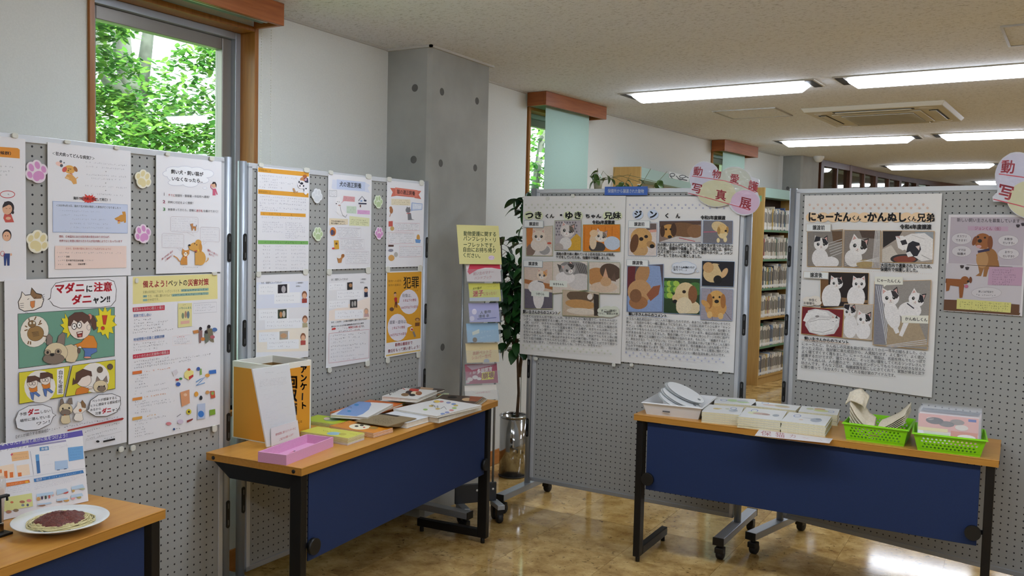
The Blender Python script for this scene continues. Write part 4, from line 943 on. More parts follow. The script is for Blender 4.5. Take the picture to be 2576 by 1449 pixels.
# ------------------------------------------------------------------ posters on the second left panel
def poster_law():
    s = Sheet('poster', A2, [(648.3, 417.9), (777.6, 431.7), (776.9, 679.3), (645.9, 684.5)], ZE, 'white poster with three orange bands and one green band', 'poster', group=GP)
    s.part('orange_bands').P([(143, 62), (513, 97), (513, 129), (143, 94)], '#e0a032').P([(143, 220), (511, 250), (511, 281), (143, 253)], '#e0a032').P([(160, 384), (490, 399), (490, 424), (160, 410)], '#e0a032')
    s.part('green_band').P([(142, 592), (509, 598), (509, 623), (142, 620)], '#78b060')
    s.part('band_lettering').T('愛護動物とは…', 148, 80, 250, 90, 20, '#8a6420', .0).T('動物虐待とは…', 148, 238, 250, 246, 20, '#8a6420', .0).G(178, 398, 312, 405, 18, '#946c24').G(378, 408, 440, 411, 18, '#946c24').G(170, 606, 485, 609, 18, '#4a7a3c')
    s.part('body_text')
    for x0, y0, x1, y1 in ((152, 118, 428, 142), (168, 142, 290, 152), (152, 162, 400, 182), (168, 184, 286, 194), (152, 204, 318, 212), (155, 272, 495, 296), (152, 296, 495, 316), (152, 318, 495, 338), (152, 336, 178, 338), (155, 352, 495, 370), (165, 368, 286, 374), (165, 425, 470, 434)): s.G(x0, y0, x1, y1, 15, '#b0b0bc')
    s.GG(172, 452, 326, 536, 5, 13, '#b4b4c0', .03, .5).GG(340, 458, 486, 582, 8, 13, '#b4b4c0', .03, .5)
    for k in range(7):
        y = 636 + 26.5 * k; s.G(174, y, 232, y + 1, 14, '#9c9ca8').G(266, y, 352, y + 1, 13, '#a8a8b4').G(382, y, 488, y + 1, 13, '#a8a8b4')
    s.part('animal_pictures').E(482, 128, 16, 14, '#b46a3c').E(466, 148, 18, 16, '#c88a5c').P([(474, 140), (504, 138), (508, 172), (482, 168)], '#33334c').E(488, 150, 9, 10, '#c9a0b8').E(458, 186, 30, 30, '#e9e6ea').E(458, 178, 12, 9, '#262a38').E(440, 168, 5, 9, '#262a38').E(446, 196, 5, 6, '#262a38').E(472, 196, 5, 8, '#262a38').P([(392, 214), (404, 212), (416, 238), (432, 234), (430, 246), (404, 246)], '#c09a72').E(488, 236, 14, 24, '#f0eef0').L([(474, 234), (476, 216)], 4, '#262a38').E(490, 216, 6, 5, '#262a38')
    s.clips([(656, 415, 12, 9), (771, 428, 14, 10), (650, 690, 12, 12), (768, 684, 12, 12)])
def poster_talk(crop, quad, items, label, extra=None, clips=()):
    s = Sheet('poster', A2, quad, crop, label, 'poster', group=GP)
    items(s)
    s.clips(clips)
def talk_one(s):
    s.part('tint_bands').P([(130, 900), (510, 890), (508, 1080), (130, 1090)], '#dfe4f2').P([(130, 1250), (510, 1220), (508, 1400), (130, 1410)], '#f1e8da')
    s.part('headings').T('なぜ、保健所に入ってきたの？', 164, 904, 316, 900, 17, '#33333a', .01).T('この動物達の', 418, 904, 472, 902, 13, '#33333a').T('未来は…', 418, 928, 460, 926, 13, '#33333a')
    s.part('speech_boxes')
    for x0, y0, x1, y1 in ((146, 914, 372, 990), (260, 976, 450, 1056), (148, 1100, 366, 1176), (192, 1168, 460, 1240), (148, 1264, 370, 1336), (208, 1320, 440, 1390)):
        s.P([(x0, y0), (x1, y0 - 6), (x1, y1 - 8), (x0, y1)], '#eef0f4'); s.GG(x0 + 14, y0 + 8, x1 - 10 if x0 > 180 else x0 + 130, y1 - 8, 2, 14, '#b0b0ba', -.03)
    s.part('photo').P([(286, 916), (354, 912), (354, 976), (286, 980)], '#26242c').E(328, 950, 16, 26, '#b8b4b8')
    s.part('photo').P([(286, 1098), (350, 1094), (350, 1160), (286, 1164)], '#3c4434').E(308, 1134, 10, 22, '#c08a5c').E(330, 1130, 11, 24, '#c8c0b4')
    s.part('photo').P([(298, 1256), (360, 1252), (360, 1314), (298, 1318)], '#b4aca0').E(328, 1288, 24, 18, '#caa07a')
    s.part('people_pictures')
    for x, y, c in ((480, 990, '#9c4038'), (484, 1168, '#b0a888'), (470, 1296, '#b0504c')):
        s.P([(x - 18, y + 28), (x + 18, y + 26), (x + 18, y + 58), (x - 18, y + 60)], c).E(x, y, 19, 28, '#8a5c44').E(x, y + 8, 15, 20, SKIN)
def talk_two(s):
    s.part('tint_bands').P([(78, 1030), (372, 930), (372, 1090), (78, 1100)], '#f1e4da')
    s.part('headings').T('なぜ、保健所に入ってきたの？', 92, 806, 214, 802, 18, '#33333a', .01).T('この動物達の', 302, 804, 344, 802, 14, '#33333a').T('未来は…', 302, 826, 338, 824, 14, '#33333a')
    s.part('speech_boxes')
    for x0, y0, x1, y1 in ((78, 832, 196, 882), (136, 886, 318, 946), (78, 958, 216, 1012), (120, 1026, 322, 1090)):
        s.P([(x0, y0), (x1, y0 - 8), (x1, y1 - 8), (x0, y1)], '#eff0f4'); s.GG(x0 + 6, y0 + 6, x1 - 6, y1 - 4, 2, 14, '#b4b4be', -.05)
    s.part('photo').P([(208, 826), (246, 822), (246, 876), (208, 880)], '#2c2a2c').E(232, 846, 12, 14, '#b0845c')
    s.part('photo').P([(228, 950), (280, 946), (280, 1004), (228, 1008)], '#3a383a').E(246, 980, 7, 20, '#aaa6a2').E(264, 976, 7, 20, '#c4c0bc')
    s.part('people_pictures').P([(330, 892), (354, 890), (356, 928), (330, 930)], '#26304a').E(342, 876, 14, 20, SKIN).P([(328, 874), (332, 856), (352, 856), (356, 872), (342, 866)], HAIR).P([(330, 1046), (360, 1044), (364, 1070), (328, 1072)], '#c8a8a8').E(344, 1030, 16, 22, '#b8a496').E(344, 1034, 12, 16, SKIN)
    s.part('summary_text').T('なぜ、この犬や、この猫は保健所に連れて来られたの？', 92, 1112, 350, 1086, 15, '#26262c', .01).T('飼えなくなったら不幸な動物達は生まれない時代', 94, 1142, 326, 1116, 14, '#26262c', .01).P([(98, 1154), (118, 1150), (118, 1146), (128, 1156), (118, 1166), (118, 1162), (98, 1166)], '#c8322c').G(138, 1156, 214, 1150, 14, '#9a9aa4').T('無責任な飼い主', 216, 1148, 304, 1140, 17, '#d0404c', .01).T('です。', 306, 1140, 330, 1138, 15).G(144, 1176, 300, 1160, 14, '#77777f')
    s.part('red_box').L([(78, 1190), (364, 1160), (362, 1364), (76, 1402)], 3, '#cf9aa4', True)
    s.part('box_text')
    for k in range(8): s.G(88, 1208 + 25 * k, 340 - (k % 3) * 40, 1186 + 25 * k, 14, '#7c7c88' if k in (0, 1, 3) else '#b0b0ba')
def poster_dogcare():
    s = Sheet('poster', A2, [(826.4, 435.8), (935.4, 448.8), (931.9, 674), (822.9, 678.6)], ZF, 'white poster on keeping dogs with pale blue ribbon title', 'poster', group=GP)
    s.part('ribbon').P([(104, 90), (340, 112), (372, 130), (354, 150), (372, 186), (330, 176), (112, 160), (96, 150)], '#d6dcec').P([(134, 88), (338, 108), (336, 172), (134, 156)], '#c4d0ea')
    s.part('title_lettering').T('犬の適正飼養', 153, 122, 310, 136, 40, '#232a36', .02)
    s.part('speech_boxes').L([(80, 166), (134, 170), (134, 212), (80, 210)], 2.5, '#7a7a84', True).GG(84, 170, 130, 208, 4, 9, '#8c8c96', .05).P([(182, 206), (264, 214), (262, 250), (184, 244), (156, 268), (176, 246)], '#d8a0a4').P([(204, 278), (274, 282), (274, 334), (204, 330)], '#c6d8c4').P([(282, 306), (370, 312), (370, 340), (280, 336)], '#dba8d4').P([(80, 366), (214, 372), (214, 412), (78, 416)], '#e6d8bc').P([(224, 350), (368, 366), (366, 424), (222, 418)], '#dde0b4')
    s.GG(188, 212, 258, 240, 3, 9, '#9a5a60', .08).GG(208, 284, 268, 328, 3, 10, '#80907e', .05).GG(286, 314, 364, 334, 2, 9, '#9a6a94', .05).T('子犬は身体健診を受け、', 92, 386, 194, 392, 13, '#55503e').T('適正な飼養をしましょう。', 92, 402, 196, 408, 13, '#55503e').GG(232, 368, 358, 412, 3, 11, '#6a6e48', .08)
    s.part('dog_illustration').P([(124, 240), (134, 216), (156, 212), (164, 240), (158, 270), (180, 310), (206, 330), (200, 344), (150, 350), (132, 320), (136, 276)], '#eceaec').E(130, 262, 4, 4, BLK).E(138, 248, 2, 3, BLK).E(150, 250, 2, 3, BLK).L([(156, 272), (162, 310), (176, 346), (196, 360), (206, 340)], 2.5, '#55555e').E(152, 274, 10, 4, '#b88a80')
    s.part('house_illustration').P([(290, 252), (314, 214), (340, 242), (340, 272), (290, 270)], '#e4e4ea').L([(288, 242), (314, 210), (342, 244)], 4, '#2a3048').P([(288, 256), (346, 258), (346, 268), (288, 266)], '#2a3048').P([(326, 234), (346, 236), (344, 248), (328, 246)], '#2a3048').P([(302, 238), (316, 239), (316, 248), (302, 247)], '#7098d0').P([(298, 270), (306, 270), (306, 288), (298, 288)], '#6a4034').P([(316, 272), (336, 273), (336, 290), (316, 290)], '#e4e4ea')
    s.part('care_pictures').E(106, 462, 22, 32, '#d07a30').E(100, 468, 11, 20, '#40507a').E(112, 470, 8, 16, '#7a4c40').P([(112, 524), (146, 524), (150, 586), (116, 588)], '#d8a638').E(130, 548, 8, 8, '#6a4c20').E(108, 582, 10, 6, '#c84040').P([(134, 650), (160, 640), (186, 622), (188, 640), (172, 656), (166, 684), (144, 686)], '#b8804c').E(148, 640, 16, 14, '#e6e4e0').E(176, 634, 12, 12, '#9c6434')
    s.part('care_boxes')
    for x0, y0, x1, y1 in ((136, 432, 304, 508), (160, 514, 328, 590), (196, 600, 362, 692)):
        s.L([(x0, y0), (x1, y0 + 4), (x1, y1 - 4), (x0, y1)], 2, '#c8bcc4', True); s.GG(x0 + 5, y0 + 5, x1 - 6, y1 - 5, 6, 9, '#90909a', 0)
    s.clips([(832, 434, 11, 8), (927, 444, 14, 9), (828, 684, 12, 12), (926, 680, 12, 12)])
def poster_catcare():
    s = Sheet('poster', A2, [(974.1, 453.4), (1069.1, 464), (1062, 669.8), (970.6, 673.3)], ZF, 'white poster on keeping cats with salmon red ribbon title', 'poster', group=GP)
    s.part('ribbon').P([(516, 150), (560, 152), (738, 172), (720, 198), (738, 230), (690, 222), (690, 218), (562, 206), (522, 212), (534, 180)], '#cc6a56').P([(552, 146), (712, 166), (712, 214), (552, 198)], '#d97c68')
    s.part('title_lettering').T('猫の適正飼養', 564, 176, 694, 190, 34, '#4a2a2a', .02)
    s.part('speech_boxes').P([(524, 226), (660, 232), (660, 276), (524, 272)], '#e6dcc0').GG(530, 230, 654, 270, 3, 10, '#807a5a', .05).P([(670, 254), (746, 262), (744, 306), (672, 312), (664, 320)], '#8fa8d4').P([(674, 260), (742, 266), (740, 302), (674, 306)], '#dfe6f2').GG(676, 264, 738, 302, 3, 8, '#8090b0', .05)
    s.part('cat_illustrations').E(524, 312, 12, 22, '#a86c40').E(520, 292, 10, 10, '#a86c40').L([(520, 330), (512, 356)], 4, '#a86c40').P([(640, 330), (664, 330), (670, 372), (690, 378), (642, 380)], '#7a7a80').E(644, 308, 18, 20, '#7a7a80').P([(632, 292), (636, 282), (642, 292)], '#7a7a80').P([(648, 292), (658, 284), (658, 298)], '#7a7a80').L([(632, 332), (660, 330)], 4, '#c84848')
    s.part('care_pictures').P([(504, 388), (534, 386), (534, 424), (504, 426)], '#c85a50').E(530, 440, 14, 16, '#caa86a').E(716, 506, 12, 24, '#cf9a4a').P([(694, 516), (734, 520), (730, 544), (698, 542)], '#6a98d0').R(502, 556, 540, 570, '#5a3c34').E(520, 596, 18, 10, '#8a8a9a').E(524, 650, 22, 22, '#d0a05c').E(556, 626, 14, 18, '#b8b4ae')
    s.part('care_boxes')
    for x0, y0, x1, y1 in ((546, 400, 726, 458), (500, 468, 684, 550), (580, 566, 740, 644)):
        s.L([(x0, y0), (x1, y0 + 4), (x1, y1 - 4), (x0, y1)], 2, '#d8a8b0', True); s.GG(x0 + 5, y0 + 5, x1 - 6, y1 - 5, 5, 9, '#90909a', 0)
    s.clips([(979, 451, 11, 8), (1060, 460, 10, 9), (975, 678, 10, 11), (1056, 675, 10, 11)])
def poster_crime():
    Z = (960, 670, 1075, 900, 724, 1449)
    s = Sheet('poster', A2, [(970.6, 683), (1063, 681), (1059.6, 884.4), (968.9, 900.2)], Z, 'orange poster with large black heading and two white speech circles', 'poster', group=GP)
    s.part('orange_field').P([(88, 100), (634, 84), (616, 1140), (76, 1216)], '#dca02c').P([(70, 1404), (612, 1320), (612, 1340), (70, 1430)], '#e0c070')
    s.part('titles').T('犯罪', 344, 262, 590, 254, 200, BLK, .014).T('動物への虐待、', 108, 236, 322, 228, 40, '#8a6420', 0).T('動物の遺棄は', 108, 302, 302, 292, 40, '#8a6420', 0).T('です', 524, 386, 580, 384, 32, '#8a6420', 0)
    s.part('speech_circles').P(ellp(432, 562, 154, 196) , '#e6e2ec').P([(250, 594), (300, 560), (296, 640)], '#e6e2ec').P(ellp(252, 968, 158, 216), '#e6e2ec').P([(486, 936), (396, 900), (396, 976)], '#e6e2ec')
    s.part('circle_texts').T('殺傷は、', 326, 462, 470, 464, 62, '#8c8c9c', .006).T('５年以下の懲役', 334, 546, 548, 532, 46, '#c65a6c', .01).T('500万円以下の罰金', 306, 658, 576, 638, 46, '#c65a6c', .01).T('遺棄・虐待は、', 122, 890, 400, 876, 62, '#8c8c9c', .006).T('１年以下の懲役', 158, 982, 370, 962, 46, '#c65a6c', .01).T('100万円以下の罰金', 122, 1096, 392, 1064, 46, '#c65a6c', .01).G(410, 602, 470, 600, 20, '#c8c4d0').G(232, 1026, 296, 1022, 20, '#c8c4d0')
    s.part('man_illustration').P([(200, 500), (240, 494), (246, 560), (246, 656), (232, 656), (226, 590), (216, 656), (202, 654), (210, 560)], '#6a3426').P([(196, 506), (220, 490), (244, 498), (242, 560), (206, 566)], '#b83030').E(212, 454, 20, 28, '#d8a27c').P([(190, 440), (200, 410), (226, 410), (234, 436), (216, 424)], HAIR)
    s.part('pet_illustrations').E(158, 680, 34, 32, '#6a4a3a').L([(186, 676), (208, 668)], 6, '#6a4a3a').E(566, 842, 38, 28, '#8a5c30').E(566, 850, 22, 16, '#d0a05c').P([(530, 894), (602, 888), (598, 944), (526, 950)], '#7a4c26').E(474, 996, 22, 30, '#e8e4e8').E(478, 1000, 16, 18, '#b83a3a').P([(486, 1040), (514, 1028), (544, 1110), (516, 1124)], '#8a8078')
    s.part('closing_lettering').T('動物は最期まで', 212, 1246, 486, 1208, 58, '#c4384c', .012).T('責任をもって飼いましょう！', 96, 1348, 596, 1270, 58, '#a83a54', .006)
    s.clips([(975, 906, 9, 11), (1052, 892, 9, 11)])
poster_law()
poster_talk(ZE, [(644.5, 690), (777, 690), (776, 902), (644, 912)], talk_one, 'white poster with small photos and speech boxes, half behind the survey box', None, [])
poster_talk(ZF, [(822, 690.9), (931.9, 686.3), (930, 909), (821, 924.8)], talk_two, 'white poster with two small photos above a thin red text frame', None, [(829, 931, 9, 10), (924, 914, 10, 11)])
poster_dogcare(); poster_catcare(); poster_crime()

# ------------------------------------------------------------------ paw-shaped card cut-outs
def paw(plane, cx, cy, rpx, rot, pad, base, label):
    s = Sheet.__new__(Sheet); p0, ax, up = [np.asarray(q, float) for q in plane]
    s.ax, s.up = ax, up; s.n = np.cross(ax, up)
    if np.dot(s.n, CAM - p0) < 0: s.n = -s.n
    s.p0 = p0 + s.n * 0.004; s.k = 1; s.cur = None
    c = s.px2uv(np.array([(cx, cy)]))[0]; r = np.linalg.norm(s.px2uv(np.array([(cx, cy + rpx)]))[0] - c)
    a = math.radians(rot); ca, sa = math.cos(a), math.sin(a)
    C = [(0.02, -.30, .47, .40), (-.60, .02, .20, .27), (-.28, .48, .21, .30), (.24, .50, .21, .30), (.60, .06, .20, .27)]
    out = []
    for k in range(56):
        t = 2 * math.pi * k / 56; best = 0
        for (x, y, rx, ry) in C:
            for i in range(40):
                w = 2 * math.pi * i / 40; X, Y = x + (rx + .12) * math.cos(w), y + (ry + .12) * math.sin(w)
                d = abs((math.atan2(Y, X) - t + math.pi) % (2 * math.pi) - math.pi)
                if d < .09: best = max(best, math.hypot(X, Y))
        out.append((best * math.cos(t), best * math.sin(t)))
    def tr(P): return [(c[0] + r * (x * ca - y * sa), c[1] + r * (x * sa + y * ca)) for x, y in P]
    P = tr(out)
    s.root = MB().hexa([s.w(u, v, -0.003) for u, v in P], [s.w(u, v, 0) for u, v in P]).build('paw_cutout', mat('card_' + base.strip('#'), base, 0.7), None, label, 'paw cutout', 'paw-shaped card cutouts on the left panels')
    s.part('pad')
    x, y, rx, ry = C[0]; pts = ellp(x, y, rx, ry, 0, 20); pts = [(q[0], q[1] + (.14 * math.exp(-((q[0] - x) / .16) ** 2) if q[1] < y - .2 else 0)) for q in pts]
    s._add(tr(pts), [tuple(range(20))], pad)
    for q in C[1:]:
        s.flush(); s.part('toe'); s._add(tr(ellp(*q, 0, 14)), [tuple(range(14))], pad)
    s.flush()
PK, CR, GN, WH = '#d292c6', '#dccf9c', '#b6cc9c', '#d6dade'
paw(A1, 93, 434, 33, 22, PK, '#e4d8e2', 'pink paw cutout, the higher one beside the rabies poster')
paw(A1, 94, 610, 33, -28, CR, '#e8e4d2', 'cream paw cutout, the lower one left of the rabies poster')
paw(A1, 360, 452, 27, -28, CR, '#e8e4d2', 'cream paw cutout between the rabies poster and the lost-pet poster')
paw(A1, 360, 590, 27, 20, PK, '#e6d6e2', 'pink paw cutout below the cream one, beside the lost-pet poster')
paw(A2, 798, 494, 21, -8, WH, '#e2e5e8', 'whitish paw cutout, the upper one right of the orange-banded poster')
paw(A2, 800, 590, 20, 0, GN, '#dbe5cf', 'green paw cutout below the whitish one')
paw(A2, 952, 509, 19, 5, GN, '#dbe5cf', 'green paw cutout between the dog-care and cat-care posters')
paw(A2, 954, 588, 18, -5, PK, '#e6d6e2', 'pink paw cutout below a green one near the cat-care poster')
# ------------------------------------------------------------------ large pet posters on the right panels
ZJ = (1300, 460, 1600, 960, 869, 1449); ZK = (1560, 470, 1900, 960, 1005, 1449); ZL = (1980, 470, 2380, 1000, 1094, 1449); ZM = (2350, 370, 2576, 820, 728, 1449)
PAPER = '#e4e2df'
def pawrow(s, x0, y0, x1, y1, n, dy, r, colr):
    s.part('paw_prints_row'); 
    for i in range(n):
        for j in (0, 1):
            t = (i + .5 * j) / n; x, y = x0 + (x1 - x0) * t, y0 + (y1 - y0) * t + dy * j
            s.E(x, y + r * .25, r * .55, r * .45, colr, n=8)
            for a in (-1, -.35, .35, 1): s.E(x + a * r * .62, y - r * (.55 if abs(a) < .5 else .2), r * .2, r * .3, colr, n=6)
    s.nm = 'paw_print_border'
def photo(s, quad, frame, bg, draw, name='photo'):
    """a printed photo: thin coloured frame, background and the pet, clipped to the picture"""
    s.part(name)
    cx = sum(p[0] for p in quad) / 4; cy = sum(p[1] for p in quad) / 4
    s.P([(p[0] + math.copysign(2.2, p[0] - cx), p[1] + math.copysign(2.2, p[1] - cy)) for p in quad], frame); s.P(quad, bg)
    xs = [p[0] for p in quad]; ys = [p[1] for p in quad]
    c = ((quad[0][0] + quad[3][0]) / 2 + 1, (quad[0][1] + quad[1][1]) / 2 + 1.5, (quad[1][0] + quad[2][0]) / 2 - 1, (quad[2][1] + quad[3][1]) / 2 - 1.5)
    draw(c)
def tag(s, x0, y0, x1, y1, body, h, edge='#9fb0b4', fill='#e8eae8'):
    s.part('tag'); s.R(x0 + 3, y0 + 3, x1 + 3, y1 + 3, '#a8a8aa').R(x0, y0, x1, y1, edge).R(x0 + 2, y0 + 2, x1 - 2, y1 - 2, fill); s.T(body, x0 + (x1 - x0) * .26, (y0 + y1) / 2, x1 - (x1 - x0) * .24, (y0 + y1) / 2 + 1, h, BLK, .03)
def dotted(s, x0, y0, x1, y1, n, colr):
    s.part('dotted_rule')
    for i in range(n):
        t = i / n; s.E(x0 + (x1 - x0) * t, y0 + (y1 - y0) * t, 2.2, 2.0, colr, n=6)

def poster_kittens():
    s = Sheet('pet_poster', B1, [(1314.5, 493.5), (1571.5, 492.8), (1564, 912.2), (1309.3, 893.2)], ZJ, 'tall white poster of tabby and ginger kittens with green-edged photos', 'poster', PAPER, GP, lift=0.0125)
    pawrow(s, 66, 160, 734, 156, 15, 22, 9, '#c8ccb8')
    s.part('title_halos')
    for x, y, r in ((90, 238, 34), (160, 238, 34), (376, 240, 34), (450, 238, 34), (664, 240, 34), (736, 240, 34)): s.E(x, y, r, r * .95, '#d9dfb8')
    s.part('title_lettering').T('つき', 64, 238, 184, 237, 58, BLK, .045).T('くん', 206, 243, 276, 242, 34, BLK, .04).T('・', 296, 236, 334, 236, 50, BLK, .05).T('ゆき', 350, 239, 474, 238, 58, BLK, .045).T('ちゃん', 500, 243, 618, 242, 34, BLK, .04).T('兄妹', 640, 240, 762, 239, 52, BLK, .045)
    s.part('year_lettering').T('令和6年度譲渡', 552, 288, 716, 288, 30, '#2c2c30', .04)
    GF = '#8a9a5c'
    def p1(c):
        s.P([(74, 330), (120, 328), (118, 440), (76, 470)], '#d08040', c).E(170, 500, 90, 60, '#e4dcd6', 0, c).E(105, 490, 34, 50, '#8a7468', 20, c).E(205, 490, 40, 34, '#a8a4a2', 0, c).E(240, 440, 16, 8, '#d0604c', 0, c).E(165, 450, 60, 50, '#e8dcd0', 0, c); cat_head(s, 163, 392, 48, '#e6d6c4', None, clip=c)
    photo(s, [(74, 330), (264, 314), (264, 532), (72, 530)], GF, '#d8c8b8', p1)
    def p2(c):
        for i in range(8):
            for j in range(5): s.E(292 + 20 * i + 8 * (j % 2), 290 + 22 * j, 6, 7, '#787078', 0, c, 8)
        s.P([(370, 440), (440, 370), (472, 400), (470, 492), (380, 492)], '#d8a838', c).E(360, 440, 44, 44, '#e2ddd8', 0, c).E(310, 470, 34, 30, '#b8aca4', 0, c); cat_head(s, 372, 352, 52, '#ded6d0', '#6c6258', clip=c, rot=12)
    photo(s, [(282, 276), (472, 272), (470, 494), (280, 492)], GF, '#b8b0b2', p2)
    def p3(c):
        for k in range(5): s.L([(500 + 50 * k, 320), (496 + 50 * k, 490)], 6, '#c87018')
        s.E(700, 440, 60, 50, '#c4d0e0', 10, c).E(590, 470, 60, 40, '#4c4440', 0, c).E(560, 430, 26, 56, '#e0c8a8', 0, c); cat_head(s, 618, 392, 44, '#e8dccc', '#8a7a6c', clip=c, rot=12); s.E(566, 368, 30, 26, '#e6c49a', 0, c)
    photo(s, [(488, 306), (756, 304), (756, 500), (486, 498)], GF, '#dd8426', p3)
    tag(s, 58, 274, 198, 326, '譲渡前', 30)
    s.part('caption').T('道路の隅で雨に濡れている２匹を住民さんが発見。', 290, 516, 718, 524, 23, BLK, .03).T('ケガをしていたため、保健所で保護しました。', 290, 540, 684, 550, 23, BLK, .03)
    dotted(s, 60, 552, 756, 568, 60, '#b8b8b4')
    def p4(c):
        s.P([(60, 700), (268, 740), (268, 780), (60, 730)], '#b87848', c).P([(60, 770), (268, 800), (268, 918), (60, 914)], '#6a6470', c).E(165, 830, 40, 90, '#ece6e2', 0, c).E(150, 760, 60, 50, '#eee8e4', 0, c); cat_head(s, 190, 674, 38, '#ecd8c2', '#e0a468', clip=c, rot=8); s.L([(160, 716), (200, 726)], 6, '#333338')
    photo(s, [(62, 584), (268, 574), (266, 918), (62, 914)], GF, '#dcc8b8', p4)
    def p5(c):
        s.E(430, 640, 120, 70, '#8e8a88', 10, c).E(470, 720, 90, 60, '#d8d2ce', 0, c).E(360, 690, 70, 44, '#ece6e2', 0, c).P([(300, 590), (336, 604), (318, 640)], '#5c5650', c); cat_head(s, 390, 630, 46, '#b8b2ae', '#4a4644', clip=c, rot=-30)
        for k in range(5): s.L([(440 + 14 * k, 588), (470 + 12 * k, 660)], 6, '#5c5854')
    photo(s, [(270, 576), (522, 574), (520, 780), (268, 806)], GF, '#e0d4c8', p5)
    def p6(c):
        s.E(600, 690, 90, 70, '#c08a54', 20, c).E(690, 650, 80, 60, '#5a4638', 20, c).E(640, 760, 100, 40, '#d8c0a8', 0, c); s.P([(624, 720), (654, 620), (676, 700)], '#d8a888', c); s.P([(690, 710), (720, 650), (730, 720)], '#6a5244', c); s.E(656, 720, 40, 34, '#cfa67c', 0, c)
    photo(s, [(536, 576), (756, 582), (756, 806), (534, 800)], GF, '#d8ccbe', p6)
    def p7(c):
        s.E(470, 830, 100, 44, '#6e5a46', 8, c).E(470, 884, 110, 34, '#c89860', 6, c).E(480, 936, 110, 24, '#e0d4c4', 4, c).P([(566, 806), (606, 816), (604, 972), (570, 970)], '#403830', c).E(540, 830, 20, 22, '#e6dcd2', 0, c)
    photo(s, [(342, 780), (606, 800), (604, 976), (340, 964)], GF, '#c8b49c', p7)
    tag(s, 56, 562, 194, 616, '譲渡後', 30)
    s.part('name_tag').R(248, 710, 374, 762, '#e2e6dc').T('ゆきちゃん', 272, 737, 350, 740, 20, BLK, .03)
    s.part('name_tag').R(114, 784, 242, 832, '#e2e6dc').T('つきくん', 146, 808, 208, 811, 20, BLK, .03)
    s.part('thought_cloud')
    for x, y, a, b in ((620, 930, 26, 22), (664, 916, 40, 20), (716, 922, 34, 24), (730, 946, 24, 20), (680, 962, 50, 18), (626, 956, 30, 18)): s.E(x, y, a, b, '#d4d8c8')
    s.T('すごい寝相！', 618, 930, 732, 932, 18, BLK, .02).T('だけど、寝顔は天使', 592, 950, 744, 954, 17, BLK, .02)
    s.part('comment_heading').T('飼い主さんからのコメント', 52, 938, 304, 948, 28, BLK, .04).L([(50, 954), (320, 964)], 3, '#d8dcc4').L([(308, 958), (324, 938)], 5, '#8a7a40')
    s.part('comment_text')
    T9 = ['つきくんは甘えん坊で食いしん坊、ゆきちゃんのご飯も狙うど、ゆきちゃんはツ', 'ンデレ、家族が帰宅すると嬉しそうにお出迎え、その後は我が道を行くタイプ', '（笑）だけど、ゆきちゃんは気遣いができる頭のいい女の子。２匹とも猫用の牛', '乳が大好きで、「牛乳」という言葉を覚えている様子。ゆきちゃんは高いところ', 'でもピョンピョン登りとても活発！つきくんは３本足でハンデはあるけれど、ゆ', 'きちゃんを真似して頑張って登ろうとチャレンジ中。３本足でうんちを上手に隠', 'せないつきくんのトイレ後は必ずゆきちゃんが来て隠してあげる…そんな姿を見', 'ると２匹で頑張ってきたんだなと感じ、２匹一緒に引き取ることができて良かっ']
    for i, t in enumerate(T9): s.T(t, 55, 970 + 22.6 * i, 738, 1003 + 24.6 * i, 19.5, '#26262a', .009)
    s.T('たなぁと思います。これからもよろしくね、つきくん、ゆきちゃん！', 55, 1153, 624, 1188, 19.5, '#26262a', .009)
    pawrow(s, 56, 1182, 716, 1226, 15, 20, 9, '#c8ccb8')
    s.clips([(1378, 499, 9, 9), (1441, 493, 9, 9), (1544, 918, 9, 9), (1348, 902, 9, 8)])

